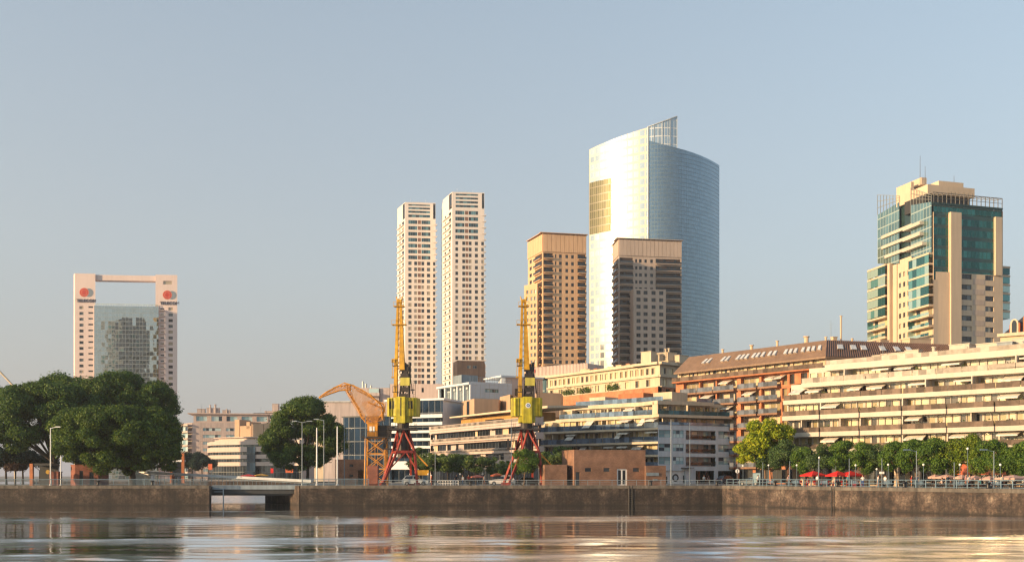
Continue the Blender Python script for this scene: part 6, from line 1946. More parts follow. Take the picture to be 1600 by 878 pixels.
# ------------------------------------------------------------------ trees
def leaf_mesh(name, clumps, size, mat_, seed, dens=2.2, up=0.25):
    """many small leaf faces filling clumps = [(centre, (rx,ry,rz))]"""
    rng = np.random.default_rng(seed)
    C, Nn, S = [], [], []
    for c, r in clumps:
        r = np.array(r)
        area = 4 * math.pi * ((r[0] * r[1]) ** 1.6 / 3 + (r[0] * r[2]) ** 1.6 / 3 + (r[1] * r[2]) ** 1.6 / 3) ** (1 / 1.6)
        n = max(12, int(area * dens / (size * size * .62)))
        d = rng.normal(size=(n, 3)); d /= np.linalg.norm(d, axis=1)[:, None]
        rad = 0.40 + 0.62 * rng.random(n) ** 0.55 + rng.exponential(.12, n)
        C.append(np.array(c) + d * rad[:, None] * r)
        nn = d / r * r.mean() + rng.normal(size=(n, 3)) * .55; nn[:, 2] += up
        Nn.append(nn / np.linalg.norm(nn, axis=1)[:, None]); S.append(size * (0.6 + .8 * rng.random(n)))
    C, Nn, S = np.concatenate(C), np.concatenate(Nn), np.concatenate(S)
    n = len(C)
    t = np.cross(Nn, rng.normal(size=(n, 3))); t /= np.linalg.norm(t, axis=1)[:, None]
    b = np.cross(Nn, t)
    a = S[:, None] * .62; w = S[:, None] * .36
    bend = Nn * S[:, None] * .12
    V = np.stack([C - t * a - bend, C + b * w, C + t * a - bend, C - b * w], 1).reshape(-1, 3)
    me = bpy.data.meshes.new(name)
    me.vertices.add(4 * n); me.vertices.foreach_set("co", V.astype(np.float32).ravel())
    me.loops.add(4 * n); me.loops.foreach_set("vertex_index", np.arange(4 * n, dtype=np.int32))
    me.polygons.add(n); me.polygons.foreach_set("loop_start", np.arange(0, 4 * n, 4, dtype=np.int32)); me.polygons.foreach_set("loop_total", np.full(n, 4, np.int32))
    me.materials.append(mat_)
    me.update(calc_edges=True)
    return me

m_bark = mat("bark", '#3f352c', 0.9, 0.3, 1.5, bump=0.4)
m_bark2 = mat("pale_bark", '#7a6450', 0.9, 0.3, 1.5)

def limbs(mb, base, fork, tips, r0, rnd):
    tips = rnd.sample(tips, min(len(tips), 13))
    mb.tube(base, base.lerp(fork, .5) + Vector((rnd.uniform(-.15, .15), 0, 0)), r0, r0 * .8, 8, cap=False)
    mb.tube(base.lerp(fork, .5), fork, r0 * .8, r0 * .7, 8, cap=False)
    for tp in tips:
        mid = fork.lerp(tp, .5) + Vector((rnd.uniform(-.4, .4), rnd.uniform(-.4, .4), rnd.uniform(0, .6)))
        k = min(1, 3.0 / max(1.0, (tp - fork).length)) * .2 + .3
        mb.tube(fork, mid, r0 * .45, r0 * .3, 6, cap=False); mb.tube(mid, tp, r0 * .3, r0 * .1, 5, cap=False)

def big_tree(label, base_px, Y, ells, mat_, size, seed, trunk_r, fork_h, cl_r, n_per, cat="tree", group=None, bark=None, fill=.40, dens=2.0):
    """ells: crown lobes in photo pixels (cx, cy, rx, ry) seen at depth Y, plus depth offset"""
    rnd = random.Random(seed)
    t = thing("broadleaf_tree", label, cat, gp(base_px, Y), 0, group)
    o = t.location; k = Y / F
    cl, tips = [], []
    for (cx, cy, rx, ry, dy, n) in ells:
        c = gp(cx, Y, zz(cy, Y)) - o; c.y += dy
        R_ = Vector((rx * k, max(rx, ry) * k * .9, ry * k))
        cl.append((c, tuple(np.array(R_) * fill)))
        for i in range(int(n * 2.0)):
            d = Vector((rnd.gauss(0, 1), rnd.gauss(-.2, 1), rnd.gauss(0.15, 1))).normalized()
            r = cl_r * rnd.choice((.45, .6, .75, .9, 1.15)) * rnd.uniform(.85, 1.15)
            p = c + Vector((d.x * max(.1, R_.x - r * .6), d.y * max(.1, R_.y - r * .6), d.z * max(.1, R_.z - r * .5)))
            cl.append((p, (r, r, r * .72)))
            if rnd.random() < .3: tips.append(p)
        tips.append(c)
    mb = MB(); limbs(mb, Vector((0, 0, 0)), Vector((rnd.uniform(-.3, .3), 0, fork_h)), tips, trunk_r, rnd)
    mb.build("trunk", bark or m_bark, t)
    link("crown", leaf_mesh("crown", [(tuple(c), r) for c, r in cl], size, mat_, seed, dens), t)
    return t

L_dark = leaf_mat("dark_leaves", '#274020', '#3f5e2a', '#6f8236')
L_mid = leaf_mat("mid_leaves", '#2c461d', '#486828', '#7a9236')
L_yel = leaf_mat("yellow_leaves", '#557318', '#8f9f20', '#b9b62c')
L_young = leaf_mat("young_leaves", '#334a26', '#56703a', '#83924f')
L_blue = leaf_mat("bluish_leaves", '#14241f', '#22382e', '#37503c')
L_red = leaf_mat("russet_leaves", '#2c201a', '#463026', '#5c4630')

big_tree("broad dark tree with forked trunk, at the edge of the picture behind the brick pier", 86, 178,
         [(28, 648, 62, 46, 0, 26), (-28, 650, 50, 46, 0, 14), (88, 636, 58, 42, 2, 26), (20, 682, 55, 22, -2, 14), (120, 660, 48, 40, 1, 16), (72, 612, 40, 18, 1, 10)], L_dark, .29, 11, .55, 4.0, 1.55, 20)
big_tree("tall dark tree crown rising highest, behind the low spreading tree", 165, 190,
         [(165, 622, 62, 42, 2, 26), (215, 632, 52, 40, 1, 22), (245, 640, 32, 42, 0, 16), (140, 640, 50, 45, 0, 16), (180, 600, 38, 22, 1, 12), (238, 680, 42, 40, 0, 10), (95, 606, 45, 22, 2, 12)], L_dark, .29, 12, .5, 4.5, 1.6, 20)
big_tree("low spreading dark tree with the widest crown, nearest the quay edge", 207, 170,
         [(190, 690, 92, 44, -1, 34), (140, 672, 48, 34, -2, 18), (235, 680, 50, 42, -1, 22), (185, 658, 60, 22, -2, 18), (120, 700, 32, 22, -1, 8), (255, 715, 30, 22, -1, 8), (195, 722, 50, 20, -2, 10)], leaf_mat("olive_leaves", '#283f1a', '#3f5b21', '#6f7f2e'), .28, 13, .6, 2.6, 1.35, 20)
big_tree("round dark tree behind the flagpoles beside the bridge", 481, 186,
         [(475, 660, 46, 34, 0, 26), (440, 692, 32, 26, 0, 14), (502, 680, 36, 34, 0, 18), (478, 640, 28, 20, 0, 10), (468, 715, 46, 20, 0, 10), (520, 690, 18, 22, 0, 8)], leaf_mat("deep_leaves", '#2a401d', '#47642a', '#71803e'), .27, 14, .35, 3.2, 1.35, 20)
big_tree("bright yellow green tree between the corner apartments and the white terraces", 1196, 166,
         [(1196, 692, 34, 30, 0, 22), (1168, 708, 22, 18, 0, 12), (1214, 690, 22, 26, 0, 12), (1194, 670, 24, 16, 0, 10), (1225, 675, 14, 12, 0, 5), (1180, 690, 26, 22, 0, 8)], L_yel, .27, 15, .22, 2.6, .95, 20, bark=m_bark2, dens=1.8)

def small_kind(seed, h, w, mat_, cl=.62, size=.185, fork=2.1, n=16, label="", bark=None):
    """a young street tree of height h and crown width w at the origin"""
    rnd = random.Random(seed)
    t = thing("street_tree", label, "tree", (0, 0, 0))
    cl_, tips = [], []
    c = Vector((0, 0, fork + (h - fork) * .54)); R_ = Vector((w / 2, w / 2, (h - fork) * .54))
    cl_.append((tuple(c), tuple(np.array(R_) * .55)))
    for i in range(n):
        d = Vector((rnd.gauss(0, 1), rnd.gauss(0, 1), rnd.gauss(.1, 1))).normalized(); r = cl * rnd.uniform(.65, 1.35)
        p = c + Vector((d.x * (R_.x - r * .4), d.y * (R_.y - r * .4), d.z * (R_.z - r * .4))); cl_.append((tuple(p), (r, r, r * .8)))
        if i % 3 == 0: tips.append(p)
    mb = MB(); limbs(mb, Vector((0, 0, 0)), Vector((rnd.uniform(-.25, .25), 0, fork)), tips, .13, rnd); mb.build("trunk", bark or m_bark, t)
    link("crown", leaf_mesh("crown", cl_, size, mat_, seed, 1.9), t)
    return t
GT = "street trees along the promenade"
protos = {k: small_kind(*a, label="street tree", bark=m_bark2 if k in "ab" else None) for k, a in {
    'a': (21, 6.0, 4.0, L_mid, .7), 'b': (22, 6.4, 4.6, L_mid, .8), 'c': (23, 5.6, 4.2, leaf_mat("grey_leaves", '#2d4126', '#456033', '#6b7c46'), .75), 'd': (24, 6.8, 4.4, leaf_mat("lime_leaves", '#3a5418', '#5c7522', '#8f9a30'), .75),
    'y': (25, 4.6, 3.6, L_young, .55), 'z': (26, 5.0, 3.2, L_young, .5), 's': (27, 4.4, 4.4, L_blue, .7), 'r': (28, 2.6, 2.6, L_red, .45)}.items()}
used = set()
def put_tree(k, px, top, Y, label, sx=1.0, rz=None, group=GT, p=None):
    h = {'a': 6.0, 'b': 6.4, 'c': 5.6, 'd': 6.8, 'y': 4.6, 'z': 5.0, 's': 4.4, 'r': 2.6}[k]
    p = p or (onq(px, Y) if Y < 40 else gp(px, Y))
    s = zz(top, p.y) / h
    rz = random.uniform(0, 6.28) if rz is None else rz
    if k in used: o = dup(protos[k], p, rz, label, (s * sx, s * sx, s))
    else: used.add(k); o = protos[k]; o.location = p; o.rotation_euler.z = rz; o.scale = (s * sx, s * sx, s); o["label"] = label
    o["group"] = group
    return o
for k, px, top, off, lab in (
        ('c', 1206, 703, 10, "grey green street tree in front of the yellow green tree, by the round road sign"),
        ('c', 1229, 694, 9, "grey green street tree where the yellow tree meets the white terraces"),
        ('a', 1257, 704, 8, "street tree right behind the end of the first red parasol"),
        ('c', 1284, 700, 9, "grey green street tree above the middle of the first red parasol"),
        ('b', 1318, 694, 8, "full street tree above the pair of touching red parasols"),
        ('a', 1347, 697, 8, "street tree between the red parasols and the apricot awning"),
        ('c', 1376, 700, 9, "grey green street tree above the double white lamp sign"),
        ('b', 1402, 695, 8, "full street tree beside the single bare beige pillar"),
        ('b', 1431, 692, 8, "full street tree over the person in red"),
        ('a', 1460, 691, 8, "street tree over the first beige parasols"),
        ('d', 1488, 687, 9, "lime green street tree beside the first terracotta awning"),
        ('d', 1520, 680, 9, "tallest lime green street tree, over the terracotta awnings"),
        ('b', 1549, 693, 7, "full street tree low in front of the terracotta awnings"),
        ('b', 1577, 704, 8, "street tree beyond the last terracotta awning"),
        ('a', 1602, 696, 8, "dark street tree cut by the edge of the picture")):
    put_tree(k, px, top, off, lab, 1.0 if k != 'd' else .9)
for px, top, Y, lab, k in (
        (656, 702, 190, "thin young tree just behind the first portal crane", 'z'), (676, 708, 187, "young tree beside the orange post", 'y'), (700, 709, 186, "young tree over the white cafe barrier", 'y'),
        (719, 711, 188, "young tree halfway between the two portal cranes", 'z'), (744, 712, 186, "young tree over the low pale red parasol", 'y'), (768, 716, 188, "young tree in front of the white parked car", 'z'),
        (862, 706, 176, "young tree rising behind the low end of the brick pumphouse", 'y'), (880, 700, 182, "thin young tree behind the taller part of the brick pumphouse", 'z'), (790, 720, 178, "small young tree beside the second portal crane", 'y')):
    put_tree(k, px, top, Y, lab, 1.05, group="young trees before the low offices")
put_tree('b', 818, 706, 165.5, "dark bushy tree hiding the feet of the second portal crane", 1.05, group="young trees before the low offices")
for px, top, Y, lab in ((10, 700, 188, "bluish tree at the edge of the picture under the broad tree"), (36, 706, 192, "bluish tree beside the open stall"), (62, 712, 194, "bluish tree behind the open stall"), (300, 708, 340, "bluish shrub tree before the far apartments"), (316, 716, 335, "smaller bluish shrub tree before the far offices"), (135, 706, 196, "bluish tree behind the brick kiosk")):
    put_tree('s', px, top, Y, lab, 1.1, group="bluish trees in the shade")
put_tree('r', 24, 727, 168, "small russet leaved tree on the quay near the open stall", .9, group=None)
del_g = [o for o in bpy.data.objects if o.get("group") is None and "group" in o.keys()]
for o in del_g: del o["group"]

# ------------------------------------------------------------------ lamps, poles, signs
m_pole = mat("pole_grey", '#8b949a', 0.45, 0.08)
m_poleb = mat("pole_blue", '#5f7383', 0.45, 0.08)
m_globe = mat("lamp_globe", '#e6e2d8', 0.25, 0.03, streak=0)
def pole(name, label, cat, p, h, r, m, arm=None, group=None, top=None):
    t = thing(name, label, cat, p, 0, group)
    mb = MB(); mb.tube((0, 0, 0), (0, 0, h), r, r * .65, 8); mb.lathe([(r * 2, 0), (r * 1.8, .25), (r * 1.1, .35)], (0, 0, 0), 8); mb.build("pole", m, t)
    if arm:
        for s in arm:
            mb = MB(); mb.tube((0, 0, h - .1), (s * .9, 0, h + .12), r * .5, n=5); mb.box(min(s * .8, s * 1.6), max(s * .8, s * 1.6), -.12, .12, h + .06, h + .2); mb.build("lamp_arm", m, t)
    return t
GL = "tall street lamps on the quay"
pole("lamp_post", "tall pale lamp pole in front of the brick pier under the trees", "street lamp", gp(79, 163), zz(668, 163), .10, m_white, (1,), GL)
pole("lamp_post", "tall lamp post with arms both ways in front of the round dark tree", "street lamp", gp(472, 163), zz(659, 163), .08, m_pole, (-1, 1), GL)
pole("lamp_post", "tall lamp post with one arm between the two white flagpoles", "street lamp", gp(506, 164), zz(656, 164), .08, m_pole, (-1,), GL)
pole("lamp_post", "tall thin pole at the edge of the dark blue glass office", "street lamp", gp(538, 163), zz(650, 163), .07, m_poleb, None, GL)
pole("lamp_post", "tall thin pole beside the orange lattice crane tower", "street lamp", gp(571, 163), zz(648, 163), .07, m_poleb, None, GL)
pole("flagpole", "shorter white pole beside the brick pier under the trees", "flagpole", gp(95, 163), zz(711, 163), .09, m_white)
pole("flagpole", "white flagpole next to the lamp with one arm, bridge side", "flagpole", gp(495, 162.5), zz(668, 162.5), .13, m_white, None, "white flagpoles")
pole("flagpole", "white flagpole nearest the small square brick house", "flagpole", gp(527, 162.5), zz(666, 162.5), .13, m_white, None, "white flagpoles")
pole("lamp_post", "tall thin pole before the young trees near the first portal crane", "street lamp", gp(680, 163), zz(700, 163), .06, m_pole, None, GL)
pole("lamp_post", "tall thin dark pole beside the second portal crane", "street lamp", gp(799, 163), zz(655, 163), .06, m_poleb, None, GL)
pole("lamp_post", "tall pale pole in front of the painted garage", "street lamp", gp(1048.5, 162), zz(655, 162), .08, m_pole, None, GL)
pole("lamp_post", "tall thin pole in front of the grey loggias", "street lamp", gp(1078, 163), zz(660, 163), .06, m_poleb, None, GL)
for px, top, lab in ((1192, 722, "thin quay lamp post by the advertising board"), (1234, 720, "blue quay lamp post between yellow tree and red parasol"), (1279, 717, "quay lamp post in front of the first red parasol"), (1327, 716, "quay lamp post in front of the pair of red parasols"),
                     (1432, 704, "quay lamp post near the person in red"), (1491, 722, "quay lamp post before the first terracotta awning"), (1553, 704, "quay lamp post before the last terracotta awning")):
    p = onq(px, .8); pole("lamp_post", lab, "street lamp", p, zz(top, p.y), .06, m_poleb, (-1,) if top < 710 else None, "quay lamp posts along the slanting quay")
p = onq(1378, .8); t = pole("lamp_post", "quay lamp post carrying two white boxes side by side", "street lamp", p, zz(716, p.y), .06, m_poleb, None, "quay lamp posts along the slanting quay")
mb = MB(); mb.box(-.28, -.04, -.12, .12, zz(740, p.y), zz(736.5, p.y)); mb.box(.02, .26, -.12, .12, zz(740, p.y), zz(736.5, p.y)); mb.build("lamp_box", m_globe, t)
gl_proto = None
def globe(p, h, lab):
    global gl_proto
    if gl_proto is None:
        t = thing("globe_lamp", lab, "globe lamp", p, 0, "white globe lamps on the promenade")
        mb = MB(); mb.tube((0, 0, 0), (0, 0, 1.0), .035, .03, 6); mb.lathe([(.1, 0), (.06, .06)], (0, 0, 0), 8); mb.build("post", m_poleb, t)
        mb = MB(); mb.lathe([(.05, 0)] + [(.15 * math.sin(a), .15 - .15 * math.cos(a)) for a in [math.pi * k / 8 for k in range(1, 8)]] + [(.02, .3)], (0, 0, 0), 12); link("globe", mb.mesh("globe", m_globe, True), t, Matrix.Translation((0, 0, 1.0)))
        gl_proto = t
        t.location = p
        o = t
    else: o = dup(gl_proto, p, 0, lab)
    for c in o.children:
        if c.name.startswith("globe"): c.location.z = h
        else: c.scale.z = h
    return o
for px, y, off, lab in ((1161, 727, 6, "globe lamp beneath the yellow green tree, by the round sign"), (1201, 726, 6, "globe lamp over the pale trunks beneath the yellow tree"), (1245, 726, 5, "globe lamp just before the first red parasol"), (1280, 714, 6, "globe lamp high over the middle of the first red parasol"),
                        (1306, 718, 6, "globe lamp between the first and second red parasol"), (1337, 726, 5, "globe lamp over the third red parasol"), (1370, 732, 6, "low globe lamp beside the apricot awning"), (1388, 725, 6, "globe lamp next to the double white lamp boxes"), (1443, 725, 5, "globe lamp beside the person in red"),
                        (1500, 725, 5, "globe lamp before the first terracotta awning"), (1512, 700, 5, "globe lamp high in the lime green tree"), (1563, 725, 5, "globe lamp under the full street tree by the awnings")):
    p = onq(px, off); globe(p, zz(y, p.y) - .2, lab)
for px, lab in ((641, "short globe lamp over the silver car"), (669, "short globe lamp beside the orange post"), (719, "short globe lamp behind the white cafe barrier"), (754, "short globe lamp beside the pale red parasol"), (788, "short globe lamp behind the white car")):
    globe(gp(px, 178), 1.75, lab)
# round white sign, orange post, board, bollards
p = onq(1152, 1.2); t = pole("road_sign", "round white road sign on a thin post by the fence corner", "road sign", p, zz(731, p.y), .035, m_poleb)
mb = MB(); mb.M = Matrix.Rotation(R(90), 4, 'X'); mb.lathe([(.34, .04), (.34, .07)], (0, zz(735.7, p.y), 0), 18, 0); mb.lathe([(.27, .07), (.27, .08)], (0, zz(735.7, p.y), 0), 18, 1); mb.box(-.05, .05, zz(738, p.y), zz(733.5, p.y), .085, .09, 2)
mb.build("disc", [mat("sign_rim", '#b9b9b6', .5, .03), m_white, m_dark], t)
p = onq(1182, 4.0); t = thing("advert_board", "dark glass advertising board on two legs beneath the yellow tree", "advertising board", p)
mb = MB(); mb.box(-.55, .55, -.06, .06, .5, 2.0); mb.build("panel", g_blueroom, t)
mb = MB(); mb.box(-.6, -.55, -.08, .08, 0, 2.05); mb.box(.55, .6, -.08, .08, 0, 2.05); mb.box(-.6, .6, -.08, .08, 2.0, 2.08); mb.build("frame", m_grey, t)
p = gp(674, 168); t = thing("orange_post", "orange marker post among the young trees", "post", p); mb = MB(); mb.tube((0, 0, 0), (0, 0, 1.6), .1, n=8); mb.build("shaft", m_awn_o, t); mb = MB(); mb.lathe([(.12, 1.6), (.09, 1.78)], (0, 0, 0), 8); mb.build("cap", m_white, t)
def bollard(p, lab, m=None):
    t = tag(MB_bollard(m or m_black), lab, "mooring bollard", "mooring bollards on the quay edge"); t.location = p; return t
def MB_bollard(m):
    mb = MB(); mb.lathe([(.28, .1), (.2, .2), (.17, .6), (.3, .68), (.33, .78), (.2, .85)], (0, 0, 0), 12); return mb.build("bollard", m)
for px, lab in ((153, "mooring bollard before the brick kiosk"), (238, "mooring bollard before the white bridge ramp"), (735, "mooring bollard between the two portal cranes"), (1017, "mooring bollard before the low end of the brick pumphouse"), (1120, "mooring bollard before the grey entrance"), (1211, "mooring bollard beneath the yellow tree"), (1308, "mooring bollard below the pair of red parasols"), (1413, "mooring bollard below the person in red"), (1544, "mooring bollard below the terracotta awnings")):
    bollard(onq(px, .1), lab)
p = gp(4, 230); mb = MB(); a, b = gp(-14, 230, zz(566, 230)), gp(22, 230, zz(604, 230)); mb.tube(a, b, .22, .22, 8); mb.tube(b, gp(24, 230, 0), .25, .25, 8)
tag(mb.build("mast", m_cream), "thin pale slanting mast tip rising out of the broad dark tree", "mast")

# ------------------------------------------------------------------ parasols, tables, benches
def parasol(lab, p, w, h, m, group, drop=.6, n=4, rz=.4):
    t = thing("parasol", lab, "parasol", p, rz, group)
    mb = MB(); r = w / 2 * (1.35 if n == 4 else 1.08)
    V = [(0, 0, h)] + [(r * math.cos(2 * math.pi * (k + .5) / n), r * math.sin(2 * math.pi * (k + .5) / n), h - drop) for k in range(n)]
    V += [(x * .99, y * .99, z - .18) for x, y, z in V[1:]]
    mb.add(V, [(0, 1 + k, 1 + (k + 1) % n) for k in range(n)] + [(1 + k, 1 + n + k, 1 + n + (k + 1) % n, 1 + (k + 1) % n) for k in range(n)])
    mb.build("canopy", m, t)
    mb = MB(); mb.tube((0, 0, 0), (0, 0, h - .05), .03, n=6); mb.build("pole", m_poleb, t)
    mb = MB(); mb.box(-.3, .3, -.3, .3, 0.004, .1); mb.build("base", m_concrete, t)
    return t
m_pred = mat("red_canvas", '#c91a12', .8, .06, streak=.05); m_pbeige = mat("beige_canvas", '#c0998a', .85, .08, streak=.05); m_psal = mat("salmon_canvas", '#c77462', .85, .08)
GR = "red parasols outside the cafe"
for px, off, w, lab in ((1271, 5, 2.9, "single red parasol, the one standing clear of the other red ones"), (1309, 5, 2.6, "red parasol in the middle, touching another red one"), (1329, 6.5, 2.7, "red parasol nearest the apricot awning")):
    p = onq(px, off); parasol(lab, p, w, zz(735.2, p.y), m_pred, GR, .62)
GB = "beige parasols outside the terracotta awnings"
for px, off, w, y, lab in ((1461, 7, 1.3, 740.5, "small beige parasol furthest from the terracotta awnings"), (1479, 6, 2.0, 740.5, "wide beige parasol beside the small one"), (1503, 6, 1.5, 741, "beige parasol under the lime green tree"), (1523, 5, 1.7, 742, "beige parasol before the first terracotta awning"), (1546, 5, 1.7, 743, "beige parasol under the full street tree"), (1583, 5, 3.0, 741.5, "widest beige parasol at the edge of the picture")):
    p = onq(px, off); parasol(lab, p, w, zz(y, p.y), m_pbeige, GB, .38)
parasol("pale red parasol behind the young trees in the middle of the quay", gp(746, 176), 1.9, zz(741.5, 176), m_psal, "small far parasols", .3)
parasol("orange parasol beside the white parked car", gp(777, 180), 1.9, zz(738.5, 180), m_awn_o, "small far parasols", .4)
parasol("long red parasol beyond the bridge", gp(388, 305), 4.2, zz(740.5, 305), m_pred, "small far parasols", .5)
parasol("amber parasol beyond the bridge beside the red one", gp(408, 305), 3.8, zz(739.5, 305), m_jib, "small far parasols", .5)
for px, py, w, h, Y, lab, m in ((328.5, 729, 1.2, 1.8, 310, "upright orange red board beyond the bridge", m_awn_o), (452, 735, 2.2, 1.2, 304, "wide orange red board behind the round dark tree", m_awn_o), (425, 735, .8, 1.4, 304, "narrow red board beyond the bridge", m_pred), (661, 738, 2.0, .9, 180, "yellow board behind the silver car", m_jib)):
    p = gp(px, Y); z0 = zz(py, Y) - h / 2; t = thing("sign_board", lab, "sign board", p, 0, "coloured boards")
    mb = MB(); mb.box(-w / 2, w / 2, -.06, .06, z0, z0 + h); mb.build("board", m, t)
    mb = MB(); mb.box(-w * .35, -w * .35 + .08, -.04, .04, 0, z0); mb.box(w * .35, w * .35 + .08, -.04, .04, 0, z0); mb.build("legs", m_poleb, t)

def chair_proto(m):
    t = thing("cafe_chair", "cafe chair", "chair", (0, 0, 0))
    mb = MB(); mb.box(-.22, .22, -.22, .22, .43, .47); mb.build("seat", m, t)
    mb = MB(); mb.box(-.22, .22, .19, .23, .55, .92); mb.box(-.2, -.17, .19, .23, .47, .56); mb.box(.17, .2, .19, .23, .47, .56); mb.build("backrest", m, t)
    for x in (-.2, .2):
        for y in (-.2, .2):
            mb = MB(); mb.tube((x, y, 0.004), (x, y, .43), .02, n=5); mb.build("leg", m, t)
    return t
def table_proto():
    t = thing("cafe_table", "cafe table", "table", (0, 0, 0))
    mb = MB(); mb.lathe([(.38, .71), (.38, .75)], (0, 0, 0), 14); mb.build("tabletop", m_whiter, t)
    mb = MB(); mb.tube((0, 0, .02), (0, 0, .71), .035, n=6); mb.lathe([(.24, 0.004), (.05, .05)], (0, 0, 0), 10); mb.build("pedestal", m_dark, t)
    return t
cr, cd, tbp = chair_proto(m_pred), chair_proto(mat("dark_chair", '#4a3028', .7, .1)), table_proto()
first = {id(cr): True, id(cd): True, id(tbp): True}
def place(proto, p, rz, lab, group):
    if first.get(id(proto)):
        first[id(proto)] = False; o = proto; o.location = p; o.rotation_euler.z = rz; o["label"] = lab
    else: o = dup(proto, p, rz, lab)
    o["group"] = group
qa = math.atan2(QD.y, QD.x)
for i, px in enumerate((1258, 1268, 1279, 1289, 1300, 1310, 1321, 1332, 1341)):
    p = onq(px, 4.6)
    place(tbp, p, 0, "small round cafe table under the red parasols", "cafe tables under the red parasols")
    for s in (-.62, .62):
        q_ = p + QD * s; place(cr, q_, qa + (R(90) if s < 0 else R(-90)) , "red cafe chair at a small table under the red parasols", "red cafe chairs")
for i, px in enumerate((1452, 1466, 1480, 1496, 1510, 1526, 1542, 1562, 1580, 1594)):
    p = onq(px, 4.6)
    place(tbp, p, 0, "small round cafe table under the beige parasols", "cafe tables under the beige parasols")
    for s in (-.62, .62):
        q_ = p + QD * s; place(cd, q_, qa + (R(90) if s < 0 else R(-90)), "dark brown cafe chair at a small table under the beige parasols", "dark cafe chairs")
m_bench = mat("bench_blue", '#4f6a80', .6, .1)
bn = None
for px, lab in ((1206, "blue grey bench behind the fence beneath the yellow tree"), (1245, "blue grey bench behind the fence before the first red parasol"), (1289, "blue grey bench behind the fence between the red parasols"), (1335, "blue grey bench behind the fence by the third red parasol"), (1388, "blue grey bench behind the fence beside the double lamp boxes"), (1437, "blue grey bench behind the fence beside the person in red"), (1500, "blue grey bench behind the fence before the terracotta awnings"), (1556, "blue grey bench behind the fence under the full street tree")):
    p = onq(px, 1.3)
    if bn is None:
        bn = thing("bench", lab, "bench", p, qa, "benches along the fence")
        mb = MB(); [mb.box(-.8, .8, -.22 + .15 * k, -.10 + .15 * k, .42, .46) for k in range(3)]; mb.build("seat", m_bench, bn)
        mb = MB(); [mb.box(-.8, .8, -.30, -.26, .52 + .14 * k, .63 + .14 * k) for k in range(3)]; mb.build("backrest", m_bench, bn)
        for x in (-.65, .65):
            mb = MB(); mb.box(x - .04, x + .04, -.3, .2, 0.004, .42); mb.box(x - .04, x + .04, -.30, -.24, .42, .92); mb.build("leg", m_dark, bn)
    else: dup(bn, p, qa, lab)
t = thing("cafe_barrier", "low white cafe barrier under the young trees", "barrier", gp(684, 171)); w = (gp(716, 171) - gp(684, 171)).length
mb = MB(); mb.box(0, w, -.04, .04, .75, .85); mb.box(0, w, -.04, .04, .3, .38); mb.build("rails", m_white, t)
for k in range(9):
    mb = MB(); mb.box(w * k / 8 - .05, w * k / 8 + .05, -.05, .05, 0, .8); mb.build("post", m_white, t)

